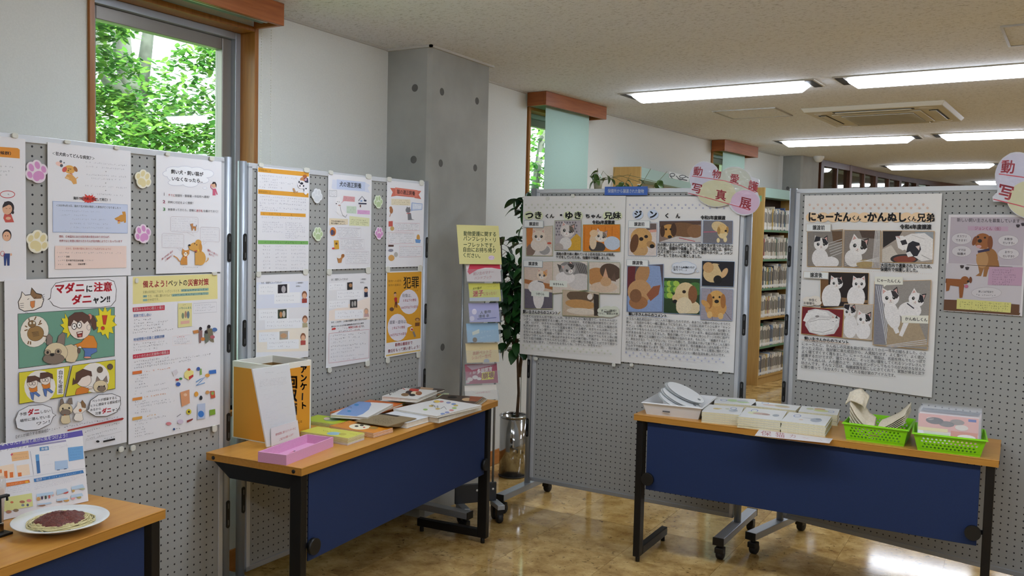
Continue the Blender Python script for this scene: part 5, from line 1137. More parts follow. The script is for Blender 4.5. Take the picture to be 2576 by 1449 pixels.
def poster_jin():
    s = Sheet('pet_poster', B1, [(1573.2, 493), (1861, 495), (1847.5, 935.2), (1564, 913.2)], ZK, 'tall white poster of one long-haired dachshund-like dog with blue-edged photos', 'poster', PAPER, GP, lift=0.006)
    pawrow(s, 72, 134, 800, 136, 14, 23, 9, '#a8acc8')
    s.part('title_halos')
    for x, y, r in ((134, 206, 40), (246, 206, 40)): s.E(x, y, r, r * .9, '#c8d4e8')
    s.part('title_lettering').T('ジ', 104, 206, 164, 206, 62, BLK, .045).T('ン', 216, 206, 276, 207, 62, BLK, .045).T('く', 330, 215, 362, 215, 40, BLK, .04).T('ん', 414, 216, 448, 217, 40, BLK, .04)
    s.part('year_lettering').T('令和5年度譲渡', 600, 229, 784, 231, 32, '#2c2c30', .04)
    BF = '#7a9cc8'
    def q1(c):
        s.P([(180, 270), (272, 266), (272, 330), (200, 320)], '#6c5c58', c).P([(220, 320), (274, 316), (274, 336), (224, 340)], '#d8a090', c).E(150, 470, 60, 50, '#caa06c', 0, c).E(160, 380, 80, 76, '#d0a264', 10, c).E(108, 420, 30, 70, '#6a4426', 12, c).E(232, 430, 34, 26, '#b48a58', 20, c).E(240, 442, 18, 15, '#151212', 0, c).E(160, 388, 16, 14, '#2a1c14', 0, c).E(196, 370, 14, 12, '#2a1c14', 0, c)
    photo(s, [(66, 276), (276, 268), (272, 514), (64, 510)], BF, '#dccfc8', q1)
    def q2(c):
        s.P([(290, 256), (606, 256), (606, 280), (290, 300)], '#5a4238', c).P([(296, 410), (420, 370), (606, 360), (606, 416)], '#cac4c0', c).E(480, 320, 120, 54, '#7a5636', 6, c).E(560, 330, 60, 50, '#8a6240', 0, c).E(365, 330, 56, 52, '#c8944e', 0, c).E(318, 330, 18, 44, '#4a2e1a', 0, c).E(400, 320, 22, 50, '#4a2e1a', 0, c).E(372, 372, 16, 12, '#181414', 0, c).E(344, 316, 8, 8, '#20160e', 0, c).E(378, 316, 8, 8, '#20160e', 0, c).L([(440, 380), (560, 406)], 5, '#b83c4c')
    photo(s, [(296, 256), (606, 252), (602, 416), (292, 412)], BF, '#8a7264', q2)
    def q3(c):
        s.E(740, 300, 60, 40, '#d8c090', 20, c).E(765, 330, 40, 56, '#e2cc9a', 0, c).E(762, 312, 36, 36, '#dcb878', 0, c).E(736, 326, 12, 28, '#b08848', 0, c).E(800, 320, 10, 26, '#b08848', 0, c).E(788, 328, 9, 8, '#1c1814', 0, c).E(732, 398, 12, 18, '#e8d4a4', 0, c).E(784, 392, 14, 20, '#e8d4a4', 0, c).L([(622, 336), (720, 334)], 5, '#d0607c')
    photo(s, [(622, 252), (838, 254), (836, 424), (618, 418)], BF, '#77747a', q3)
    tag(s, 66, 250, 222, 306, '譲渡前', 32)
    s.part('caption')
    for i, (t, x1) in enumerate((('元の飼い主さんが亡くなり、引き取り先が見つからなかっ', 840), ('たため、保健所で保護しました。保護した時には、体中に', 838), ('ネズミ捕りシートが付着していて体がベタベタ…。シャン', 838), ('プーをしてきれいに落としました。', 606))): s.T(t, 280, 431 + 26 * i, x1, 441 + 26 * i - (2 if x1 < 700 else 0), 27, BLK, .03)
    dotted(s, 60, 522, 850, 544, 60, '#b8b8bc')
    def q4(c):
        s.P([(60, 600), (120, 580), (110, 720), (58, 760)], '#6c2c30', c).P([(200, 580), (300, 590), (320, 760), (316, 930), (60, 926), (56, 820)], '#8fa4cc', c).E(170, 650, 50, 80, '#b88a5c', 20, c).E(150, 780, 90, 90, '#c89a6a', 0, c).E(140, 860, 70, 50, '#a8744a', 0, c).P([(200, 800), (250, 740), (304, 730), (290, 800), (230, 850)], '#9a5c40', c).E(120, 810, 44, 50, '#8a6040', 0, c)
    photo(s, [(60, 590), (324, 576), (320, 934), (54, 926)], BF, '#5a5058', q4)
    def q5(c):
        for i in range(10): s.E(350 + 24 * (i % 4), 720 + 44 * (i // 4), 26, 22, ('#5f9440', '#a8c850')[i % 2], 30, c, 8)
        s.E(560, 760, 60, 50, '#4a7a3c', 0, c).E(510, 900, 90, 60, '#e0cca4', 0, c).E(490, 800, 80, 90, '#e0c898', 0, c).E(440, 830, 50, 36, '#dcc090', 10, c).E(412, 852, 18, 14, '#191414', 0, c).E(544, 800, 34, 66, '#8a5a36', 0, c).E(480, 780, 14, 12, '#2a1c12', 0, c).E(480, 880, 60, 60, '#e6d6b4', 0, c)
    photo(s, [(332, 678), (598, 684), (594, 950), (328, 936)], BF, '#2c4426', q5)
    def q6(c):
        s.E(700, 640, 80, 70, '#d8bc8a', -20, c).E(660, 600, 40, 40, '#caa06c', 0, c).P([(730, 580), (856, 560), (850, 700), (800, 720), (760, 640)], '#1b1a24', c).E(730, 690, 32, 32, '#121012', 0, c).E(780, 640, 20, 40, '#d8b080', 30, c)
    photo(s, [(616, 552), (854, 558), (846, 742), (612, 736)], BF, '#1e1c22', q6)
    def q7(c):
        s.L([(680, 760), (690, 990)], 4, '#6a5a60').L([(760, 900), (830, 990)], 4, '#6a5a60').E(716, 900, 80, 70, '#d09c58', 0, c).E(720, 830, 60, 60, '#d8a860', 0, c).E(670, 850, 22, 56, '#a87038', 0, c).E(770, 850, 20, 54, '#a87038', 0, c).E(722, 852, 17, 13, '#1a1412', 0, c).E(698, 822, 8, 8, '#20160e', 0, c).E(744, 820, 8, 8, '#20160e', 0, c).E(670, 950, 20, 26, '#e0b878', 0, c).E(752, 960, 20, 24, '#e0b878', 0, c).E(640, 870, 40, 20, '#d09c58', 40, c)
    photo(s, [(612, 752), (842, 764), (836, 994), (602, 984)], BF, '#a09aa4', q7)
    tag(s, 54, 538, 212, 592, '譲渡後', 32)
    s.part('thought_cloud')
    for dx, cc in ((0, '#b8c4d8'), (-3, '#dde2ea')):
        for x, y, a, b in ((430, 590, 40, 26), (490, 576, 50, 22), (540, 596, 32, 26), (500, 624, 60, 24), (430, 622, 44, 22), (580, 630, 10, 7)): s.E(x, y, a + dx, b + dx, cc)
    s.T('お母さんの胸の中が', 400, 597, 558, 601, 20, BLK, .02).T('落ちつく…♪', 400, 616, 500, 619, 20, BLK, .02)
    s.part('comment_heading').T('飼い主さんからのコメント', 68, 946, 350, 960, 30, BLK, .04).L([(48, 956), (354, 972)], 3, '#c0cce0')
    s.part('comment_text')
    TK = ['おうちへ来た初日はケージに入れて寝かしたのですが、あまりにも静かでかわいそうだと', '思い、２日目から母と一緒に寝るようになりました。３日目に初めて小さな声で「キャン', 'キャン」と鳴いてくれたので安心しました。日中も一緒にいる母にべったりで、母が動くた', 'びにオヤツをもらえるんじゃないかと後ろをついて歩いています。最近は自我が芽生え、', 'わがままも言うようになりました。散歩が嫌いでリードを手に持つとケージの中に逃げて', 'いきます。嫌なことは嫌だというのが表情から伝わります。それでも、「歯磨きするよ！」', 'と、声をかけると「しょうがないな」といった感じで、足の間まで歩いて来てちょこんと座り', 'おとなしくしています。食べることがとにかく好きで、母の食事のおこぼれを狙ってテー', 'ブルの下で待ち構えています（笑）。我が家に来てもうすぐ１年。やっと環境に慣れてくれ']
    for i, t in enumerate(TK): s.T(t, 50 - .6 * i, 978 + 25 * i, 824 - 1.2 * i, 1021 + 25.6 * i, 21.5, '#26262a', .009)
    s.T('たのだと嬉しく思っています。これからも末永くジンと一緒の生活を楽しみたいです。', 44, 1202, 782, 1252, 21.5, '#26262a', .009)
    pawrow(s, 50, 1230, 800, 1284, 14, 22, 9, '#a8acc8')
    s.clips([(1589, 918, 9, 9), (1812, 937, 10, 9)])

def poster_cats():
    s = Sheet('pet_poster', B2, [(2025.7, 490.1), (2371.2, 488.3), (2342.7, 997.6), (2003.8, 956.3)], ZL, 'tall white poster of two white cats with black patches and orange-edged photos', 'poster', PAPER, GP, lift=0.004)
    pawrow(s, 156, 124, 996, 122, 15, 24, 11, '#dcb8a4')
    s.part('title_halos')
    for k in range(12): s.E(176 + 72 * k, 210, 44, 34, '#f0d0a8')
    s.part('title_lettering').T('にゃーたん', 146, 206, 444, 208, 70, BLK, .05).T('くん', 446, 215, 512, 216, 36, BLK, .04).T('・', 510, 208, 552, 208, 60, BLK, .05).T('かんぬし', 552, 208, 824, 210, 70, BLK, .05).T('くん', 826, 218, 892, 219, 36, BLK, .04).T('兄弟', 896, 212, 1018, 213, 60, BLK, .045)
    s.part('year_lettering').T('令和4年度譲渡', 778, 276, 996, 276, 36, '#2c2c30', .04)
    OF = '#dca84c'
    def r1(c):
        s.P([(310, 300), (386, 296), (386, 380), (320, 380)], '#6a5038', c)
        for k in range(6): s.L([(284 + 4 * k, 390 + 18 * k), (382, 360 + 18 * k)], 4, '#d0ccc8')
        s.E(230, 490, 56, 66, '#eae6e4', 0, c).E(300, 520, 60, 40, '#eae6e4', 0, c); cat_head(s, 238, 396, 50, '#eeeae6', '#26242a', clip=c); s.P([(190, 380), (200, 340), (234, 346), (230, 372)], '#26242a', c)
    photo(s, [(144, 312), (386, 294), (380, 550), (142, 546)], OF, '#8c847c', r1)
    def r2(c):
        s.P([(500, 300), (640, 300), (640, 360), (520, 350)], '#544238', c)
        s.E(460, 490, 60, 60, '#eae6e2', 0, c).E(540, 530, 60, 30, '#b09868', 0, c); cat_head(s, 494, 412, 62, '#f0ece8', '#2c2624', clip=c, rot=16)
        for k in range(6): s.L([(612 + 6 * k, 300), (590 + 10 * k, 560)], 4, '#dcd8d4')
        for k in range(4): s.L([(400, 540 - 12 * k), (636, 486 + 10 * k)], 3, '#dcd8d4')
    photo(s, [(398, 298), (648, 302), (640, 562), (392, 550)], OF, '#8a8078', r2)
    def r3(c):
        s.P([(664, 300), (800, 300), (770, 350), (664, 420)], '#2a221e', c).P([(880, 310), (1012, 310), (1008, 420), (960, 400)], '#9aa0a4', c)
        s.P([(640, 440), (720, 400), (800, 520), (640, 520)], '#cfc6ba', c).E(810, 496, 96, 34, '#3a3434', 0, c).E(812, 498, 78, 24, '#8a4432', 0, c)
        s.P([(790, 350), (860, 322), (950, 318), (1008, 360), (1006, 500), (930, 512), (860, 470), (800, 420)], '#ebe7e4', c)          # the two bodies bent over the bowl
        s.P([(750, 340), (800, 336), (842, 370), (848, 412), (800, 438), (768, 420)], '#f0ece9', c).P([(750, 340), (776, 338), (784, 362)], '#d8b4ac', c).P([(782, 372), (820, 362), (832, 392), (796, 402)], '#2c2830', c)
        s.P([(838, 390), (868, 372), (914, 386), (926, 430), (900, 476), (850, 480), (822, 462), (828, 426)], '#26242c', c).P([(888, 410), (918, 402), (912, 438)], '#e8d4ce', c).P([(822, 454), (850, 444), (872, 476), (836, 484)], '#eeeae8', c)
        s.L([(930, 470), (990, 500)], 6, '#b8b4b2').L([(860, 330), (950, 360)], 5, '#cfcbc8')
    photo(s, [(662, 302), (1016, 306), (1004, 524), (652, 516)], OF, '#a89c90', r3)
    tag(s, 136, 254, 304, 308, '譲渡前', 36, '#c8b494')
    s.part('caption').T('大田市内で遺棄されていたため、', 648, 538, 1000, 548, 29, BLK, .03).T('保健所で保護しました。', 646, 566, 902, 574, 29, BLK, .03)
    dotted(s, 134, 560, 1010, 600, 60, '#d8b8a0')
    def r4(c):
        s.P([(240, 590), (290, 588), (290, 830), (240, 820)], '#7a5634', c).P([(380, 760), (566, 780), (566, 800), (380, 790)], '#8a6a4a', c).E(310, 760, 66, 90, '#efebe8', 0, c).E(480, 760, 62, 80, '#f0ecea', 0, c); cat_head(s, 346, 664, 44, '#efebe8', '#2a2628', clip=c); cat_head(s, 500, 668, 46, '#f1edeb', None, clip=c)
    photo(s, [(238, 586), (566, 594), (560, 806), (238, 836)], OF, '#261d1b', r4)
    def r5(c):
        s.P([(150, 850), (200, 838), (290, 850), (370, 900), (362, 960), (330, 1010), (240, 1022), (160, 1000), (130, 950), (140, 900)], '#dcd8d5', c)
        s.P([(116, 920), (140, 868), (210, 842), (280, 862), (300, 890), (240, 884), (170, 900), (140, 930)], '#f2efec', c)
        s.P([(150, 930), (220, 900), (300, 906), (340, 940), (326, 992), (240, 1014), (164, 992)], '#f0edea', c)
        s.E(332, 922, 28, 26, '#efece9', 20, c).P([(336, 902), (348, 882), (356, 906)], '#3a3436', c).P([(314, 904), (318, 884), (334, 900)], '#d8b4ac', c).L([(318, 926), (328, 928)], 3, '#5a5052').L([(340, 922), (350, 918)], 3, '#5a5052')
        s.L([(160, 930), (230, 910), (300, 914)], 4, '#b8b2ae').L([(180, 990), (250, 1000), (320, 978)], 4, '#b8b2ae').E(214, 890, 14, 7, '#8a8482', 0, c)
    photo(s, [(112, 824), (394, 846), (382, 1034), (104, 1008)], OF, '#7c1f26', r5)
    def r6(c):
        s.E(440, 960, 50, 80, '#eeeae8', 0, c).E(530, 990, 50, 60, '#f0ecea', 0, c); cat_head(s, 436, 860, 44, '#eae6e4', '#26242a', clip=c, side=1); cat_head(s, 534, 914, 50, '#f0ecea', '#2a2628', clip=c, rot=8); s.P([(398, 830), (404, 800), (440, 806), (430, 850)], '#26242a', c)
    photo(s, [(402, 804), (600, 810), (588, 1054), (390, 1036)], OF, '#c2b8ae', r6)
    def r7(c):
        s.P([(610, 660), (660, 670), (680, 1080), (600, 1080)], '#8a8890', c)
        for k in range(4): s.L([(620 + 14 * k, 680), (690 + 10 * k, 1080)], 4, '#d8d8dc')
        s.P([(700, 940), (900, 900), (980, 1100), (690, 1090)], '#b09c80', c).E(730, 880, 50, 100, '#efebe9', -16, c).E(850, 850, 80, 60, '#efebe9', 0, c).P([(820, 900), (860, 900), (800, 1030), (776, 1020)], '#f0ecea', c).P([(700, 900), (740, 890), (780, 1000), (754, 1010)], '#f0ecea', c); cat_head(s, 718, 764, 60, '#f2eeec', '#3a3436', clip=c, rot=-4); cat_head(s, 896, 776, 54, '#f0ecea', '#26242a', clip=c, rot=24); s.L([(832, 800), (880, 836)], 8, '#3a3a48')
        for k in range(3): s.L([(690, 1090 + 8 * k), (968, 1050 + 14 * k)], 4, '#dcdce0')
    photo(s, [(610, 652), (996, 642), (970, 1118), (598, 1084)], OF, '#9a948e', r7)
    tag(s, 122, 580, 290, 634, '譲渡後', 36, '#c8b494')
    s.part('name_tag').P([(612, 616), (804, 620), (804, 672), (690, 676), (672, 690), (670, 674), (610, 668)], '#e6e4d6').T('にゃーたんくん', 626, 642, 788, 650, 27, BLK, .025)
    s.part('name_tag').P([(796, 884), (980, 884), (978, 940), (796, 934)], '#e6e4d6').T('かんぬしくん', 818, 906, 972, 914, 27, BLK, .025)
    s.part('thought_cloud')
    for x, y, a, b in ((150, 776, 34, 22), (200, 772, 40, 24), (216, 796, 30, 18), (160, 802, 40, 16)): s.E(x, y, a, b, '#e8e0d4')
    s.T('仲良く', 158, 778, 210, 780, 22, BLK, .02).T('お昼寝中…', 122, 798, 214, 804, 20, BLK, .02)
    s.part('comment_heading').T('飼い主さんからのコメント', 126, 1042, 430, 1070, 31, BLK, .04).L([(104, 1048), (440, 1080)], 3, '#ecd0b8')
    s.part('comment_text')
    TL = ['にゃーたんと、かんぬしの兄弟を我が家に迎えてから一年半が経ちました。小さ', 'かった２匹は、我が家に来た初日から、人見知りせず、よく食べて、よく遊び、', 'よく寝てすくすく育ちました。にゃーたんは、普段は、名前を呼んでもしっぽで', '返事するだけですが、寝ている人に、そっと添い寝をしてくれるツンデレさんで', 'す。かんぬしは、人の膝の上で、お尻をポンポンしてもらうのが大好きな甘えん', '坊さんです。そんな２匹は、毎朝家族を起こしにきてくれて、家族が帰ると足下']
    for i, t in enumerate(TL): s.T(t, 108 - .8 * i, 1078 + 26 * i, 962 - 1.5 * i, 1146 + 27.4 * i, 24, '#26262a', .009)
    s.T('に擦り寄って「おかえり」をしてくれる我が家のアイドルです。', 103, 1234, 752, 1296, 24, '#26262a', .009)
    pawrow(s, 104, 1252, 930, 1346, 15, 22, 11, '#dcb8a4')

def poster_adopt():
    s = Sheet('notice', B2, [(2390.3, 539.2), (2588, 541), (2568.8, 795.9), (2370.2, 781.3)], ZM, 'grey-lilac notice with a sitting golden dog and white speech ovals', 'notice', '#d8d4d6', GP, lift=0.004, rough=0.25)
    s.part('field').full('#b4aab2', (.03, .025, .03, .02)).P([(98, 940), (718, 960), (700, 1300), (80, 1260)], '#c2bcc0')
    s.part('title_lettering').T('新しい飼い主さんを募集しています', 184, 590, 694, 600, 34, '#3a3238', .008).P([(272, 640), (600, 644), (600, 682), (272, 674)], '#b89cae').T('ジョンくん（仮）', 326, 658, 540, 662, 32, '#a0566c', .008)
    s.part('dog_illustration').P([(340, 870), (470, 850), (520, 920), (530, 970), (440, 990), (424, 1050), (396, 1050), (404, 980), (380, 1046), (334, 1044), (366, 1020)], '#96683a').E(440, 900, 76, 84, '#96683a').E(390, 910, 50, 70, '#b08658').E(394, 762, 70, 64, '#965c30').E(328, 760, 18, 40, '#7a4524', 20).E(454, 774, 22, 56, '#7a4524').E(370, 760, 18, 15, '#221816').E(362, 806, 22, 13, '#c89a98').E(356, 728, 9, 8, '#281c16').E(412, 734, 9, 8, '#281c16').P([(352, 840), (448, 820), (450, 840), (356, 858)], '#38304c')
    s.part('speech_ovals')
    for x, y, rx, ry in ((222, 742, 82, 48), (222, 844, 80, 46), (600, 758, 84, 46), (602, 864, 88, 46), (424, 1180, 124, 46)):
        s.E(x, y, rx, ry, '#9c9498').E(x, y, rx - 2.5, ry - 2.5, '#c9c4c6')
    s.part('oval_lettering').T('オスワリ', 184, 722, 262, 724, 22, '#4a444a').T('できます！', 174, 754, 264, 757, 22, '#4a444a').T('ママは', 194, 832, 256, 834, 22, '#4a444a').T('保護犬', 186, 864, 258, 866, 22, '#4a444a').T('お散歩', 568, 744, 636, 746, 22, '#4a444a').T('だいすき♪', 556, 776, 650, 779, 22, '#4a444a').T('おやつ', 572, 850, 636, 852, 22, '#4a444a').T('だいすき♡', 556, 884, 650, 887, 22, '#4a444a').T('詳しくは下記まで', 360, 1170, 480, 1174, 18, '#4a444a').G(340, 1196, 500, 1202, 16, '#5a545a')
    s.part('pink_text_box').P([(446, 970), (720, 974), (708, 1124), (434, 1116)], '#b896ac').GG(470, 984, 664, 1120, 7, 16, '#6c5468', .03)
    s.part('rule').L([(262, 954), (636, 972)], 3, '#5a4640')
    s.part('paw_marks')
    for x, y in ((226, 972), (268, 986), (680, 642), (720, 630)):
        s.E(x, y, 13, 10, '#3a3034')
        for a in (-12, -4, 5, 13): s.E(x + a, y - 13 + abs(a) * .3, 4, 6, '#3a3034')
    s.part('standing_dog').P([(98, 1064), (220, 1070), (244, 1120), (230, 1220), (206, 1222), (202, 1130), (130, 1120), (122, 1160), (98, 1168)], '#8e5428').E(250, 1078, 34, 32, '#8e5428').E(296, 1076, 12, 26, '#6c3c1c').E(276, 1088, 10, 9, '#221816').E(262, 1128, 16, 14, '#c06a84').L([(100, 1066), (96, 1100)], 8, '#6c3c1c')
    s.part('floor_picture').P([(80, 1234), (186, 1238), (184, 1308), (76, 1300)], '#64432c').P([(620, 1270), (692, 1276), (688, 1358), (612, 1350)], '#64432c').P([(76, 1300), (700, 1344), (690, 1362), (72, 1320)], '#64432c')
    s.part('yellow_box').P([(186, 1228), (626, 1260), (620, 1342), (182, 1310)], '#d0cc7c').GG(206, 1244, 606, 1322, 4, 18, '#68663e', .05)
    s.part('resting_dog').P([(580, 1210), (620, 1186), (660, 1190), (694, 1240), (690, 1302), (656, 1298), (640, 1236), (594, 1228)], '#9c6a3c').E(668, 1226, 14, 24, '#7a4a28').E(584, 1216, 8, 7, '#221816')
poster_kittens(); poster_jin(); poster_cats(); poster_adopt()

# ------------------------------------------------------------------ small signs on the right panels
def blue_tag():
    p0, n, ax = PP['B1']
    s = Sheet('blue_sign', (p0 - n * 0.012, ax, UPZ), [(1521, 469), (1629, 469.5), (1629, 491), (1521, 491)], (1300, 200, 1900, 500, 2576, 1288), 'small blue sign with white lettering on the top rail between two posters', 'sign', '#3f66b8', thick=0.002, lift=0.0, bevel=0.001)
    s.part('sign_lettering').T('保健所から譲渡された動物', 982, 1203, 1374, 1207, 46, '#dfe6f2', .02)
    s.flush()
blue_tag()
def cloud_sign(key, crop, off, label):
    p0, n, ax = PP[key]
    LAV, SAGE, CREAM, PINK = '#c4c2d4', '#c0c4b8', '#cbc8a4', '#d0b2ca'
    circ = [(500, 440, 360, 368, LAV), (1230, 560, 420, 366, SAGE), (800, 830, 470, 330, CREAM), (1490, 1050, 352, 300, PINK)]
    ctr = (960, 640); P = []
    for k in range(72):
        t = 2 * math.pi * k / 72; best = 0
        pts = [q for (x, y, rx, ry, c) in circ for q in ellp(x, y, rx, ry, 0, 80)] + [(1690, 470), (1830, 520), (1850, 640), (1780, 830), (100, 840), (170, 690), (130, 860)]
        for (x, y) in pts:
            d = abs((math.atan2(y - ctr[1], x - ctr[0]) - t + math.pi) % (2 * math.pi) - math.pi)
            if d < .06: best = max(best, math.hypot(x - ctr[0], y - ctr[1]))
        P.append((ctr[0] + best * math.cos(t), ctr[1] + best * math.sin(t)))
    x0, y0, x1, y1, zw, zh = crop
    px = [(x0 + a * (x1 - x0) / zw, y0 + b * (y1 - y0) / zh) for a, b in P]
    lam = mat('laminate_film', '#cfd0d8', 0.12, bump=(22, 0.9), coat=0.6)
    s = Sheet('cloud_sign', (p0 - n * off, ax, UPZ), px, crop, label, 'sign', group='cloud-shaped laminated title signs', lift=0, thick=0.002, rect=False, mt=lam)
    s.part('coloured_cloud')
    poly = P
    for (x, y, rx, ry, c) in circ: s.E(x, y, rx * .985, ry * .985, c, n=40)
    RD = '#c8525e'
    s.part('title_characters')
    for ch, x, y, h, sl in (('動', 345, 300, 250, .05), ('物', 800, 370, 240, .08), ('愛', 1235, 480, 250, .2), ('護', 1690, 660, 270, .35), ('写', 310, 715, 280, .22), ('真', 900, 880, 290, .2), ('展', 1500, 1075, 320, .22)):
        w = h * .45; s.T(ch, x - w, y - sl * w, x + w, y + sl * w, h * .92, RD, .03, .12)
    s.part('red_rules').L([(200, 415), (600, 470), (1000, 530), (1400, 650), (1750, 815)], 18, RD).L([(110, 830), (500, 925), (1000, 1065), (1300, 1150), (1610, 1245)], 18, RD)
    s.flush()
    for ch in s.root.children: ch.data.materials[0] = laminated_ink()
    return s
def laminated_ink():
    if 'laminated_ink' in _mats: return _mats['laminated_ink']
    m = ink().copy(); m.name = 'laminated_ink'; _mats['laminated_ink'] = m
    nt = m.node_tree; b = nt.nodes['Principled BSDF']; b.inputs['Roughness'].default_value = 0.3; b.inputs['Coat Weight'].default_value = 0.8; b.inputs['Coat Roughness'].default_value = 0.06
    tc = nt.nodes.new('ShaderNodeTexCoord'); n = nt.nodes.new('ShaderNodeTexNoise'); n.inputs['Scale'].default_value = 26; n.inputs['Distortion'].default_value = 1.5
    bp = nt.nodes.new('ShaderNodeBump'); bp.inputs['Strength'].default_value = 0.8; bp.inputs['Distance'].default_value = 0.006
    nt.links.new(tc.outputs['Object'], n.inputs['Vector']); nt.links.new(n.outputs['Fac'], bp.inputs['Height']); nt.links.new(bp.outputs['Normal'], b.inputs['Coat Normal'])
    return m
cloud_sign('B1', (1720, 400, 1920, 550, 1932, 1449), 0.022, 'pastel cloud-shaped title sign in red lettering over the dog poster corner')
cloud_sign('B2', (2482.3, 374, 2482.3 + 1932 * .1532, 374 + 1449 * .1532, 1932, 1449), 0.03, 'pastel cloud-shaped title sign cut off by the right picture edge')
# ================================================================== things on the table with the survey box
TZ = 0.7002
def rectfit(px, z):
    """four photo points on a level z -> centre, half sizes, angle of the best rectangle (order: far-left, far-right, near-right, near-left)"""
    P = [on_z(x, y, z)[:2] for x, y in px]
    if P[0][1] < 3.75 and P[0][0] < -1.9:                   # clear of the panel behind that table
        P = [np.array([max(p[0], -2.622), p[1]]) for p in P]
    c = sum(P) / 4
    a = ((P[1] - P[0]) + (P[2] - P[3])) / 2; b = ((P[0] - P[3]) + (P[1] - P[2])) / 2
    ang = math.atan2(a[1], a[0]); ang2 = math.atan2(b[1], b[0]) - math.pi / 2
    d = (ang2 - ang + math.pi) % (2 * math.pi) - math.pi; ang += d / 2
    return c, np.linalg.norm(a) / 2, np.linalg.norm(b) / 2, ang
def top_sheet(root, c, hw, hd, ang, z, crop):
    """a drawing surface on top of a lying thing"""
    s = Sheet.__new__(Sheet); s.ax = np.array([math.cos(ang), math.sin(ang), 0]); s.up = np.array([-math.sin(ang), math.cos(ang), 0]); s.n = UPZ
    s.p0 = np.array([c[0], c[1], z]); s.crop = crop; s.k = 2; s.cur = None; s.root = root; s.box = (-hw, -hd, hw, hd); s.STEP = 0.00003; s.cl = s.box
    return s
PX = (0, 0, 2576, 1449, 2576, 1449)
def lying_book(name, px, ztop, th, cover, label, cat, spine=None, draw=None, group=None, pages='#e2ddd0', tilt=None, crop=PX, hard=True, back=None):
    """a closed book or booklet lying flat: cover, page block, back cover"""
    c, hw, hd, ang = rectfit(px, ztop)
    r = empty(name, label, cat, (c[0], c[1], ztop - th), ang, group)
    t = min(0.0022, th * .22); e = 0.002 if hard else 0.0002
    cv = mat('cover_' + cover.strip('#'), cover, 0.35); bk = mat('cover_' + back.strip('#'), back, 0.35) if back else cv
    top = MB().box(-hw, hw, -hd, hd, th - t, th).build('front_cover', cv, r)
    MB().box(-hw + e * .5, hw - e, -hd + e, hd - e, t, th - t).build('page_block', mat('pages_' + pages.strip('#'), pages, 0.7, noise=(60, .08)), r)
    MB().box(-hw, hw, -hd, hd, 0, t).build('back_cover', bk, r)
    if hard: MB().box(-hw, -hw + t, -hd, hd, t, th - t).build('spine', mat('cover_' + (spine or cover).strip('#'), spine or cover, 0.35), r)
    if draw:
        s = top_sheet(r, c, hw, hd, ang, ztop, crop); draw(s); s.flush()
        M_ = Matrix.Translation(Vector((c[0], c[1], ztop - th))) @ Matrix.Rotation(ang, 4, 'Z')
        for ch in r.children:
            if ch.data and ch.data.color_attributes:
                ch.data.transform(M_.inverted())
    return r
def stack(name, px, n, th, cover, labels, cat, group, draw=None, pages='#e2ddd0', jitter=0.004, base=TZ, crop=PX, fall=None):
    """n thin booklets one above the other; px is the top face of the highest"""
    zt = base + n * th
    for k in range(n):
        dx, dy = (rnd.uniform(-1, 1) * jitter * 200 for _ in range(2))
        q = [(x + (dx if k < n - 1 else 0), y + (dy * .3 if k < n - 1 else 0)) for x, y in px]
        # the same footprint lower down
        P = [on_z(x, y, zt) for x, y in q]; z = base + (k + 1) * th
        q2 = []
        for p in P:
            d = np.array([p[0], p[1], z]) - CAM; f = d @ FW; q2.append((IW / 2 + FPX * (d @ RT) / f, IH / 2 - FPX * (d @ UPV) / f))
        c_ = cover if isinstance(cover, str) else cover[k % len(cover)]
        lying_book(name, q2, z, th - 0.0002, c_, labels[0] if k == n - 1 else ('lowest', 'second', 'third', 'fourth', 'fifth', 'sixth')[k] + ' from the table: ' + labels[1], cat, None, draw if k == n - 1 else None, group, pages, hard=False, crop=crop)

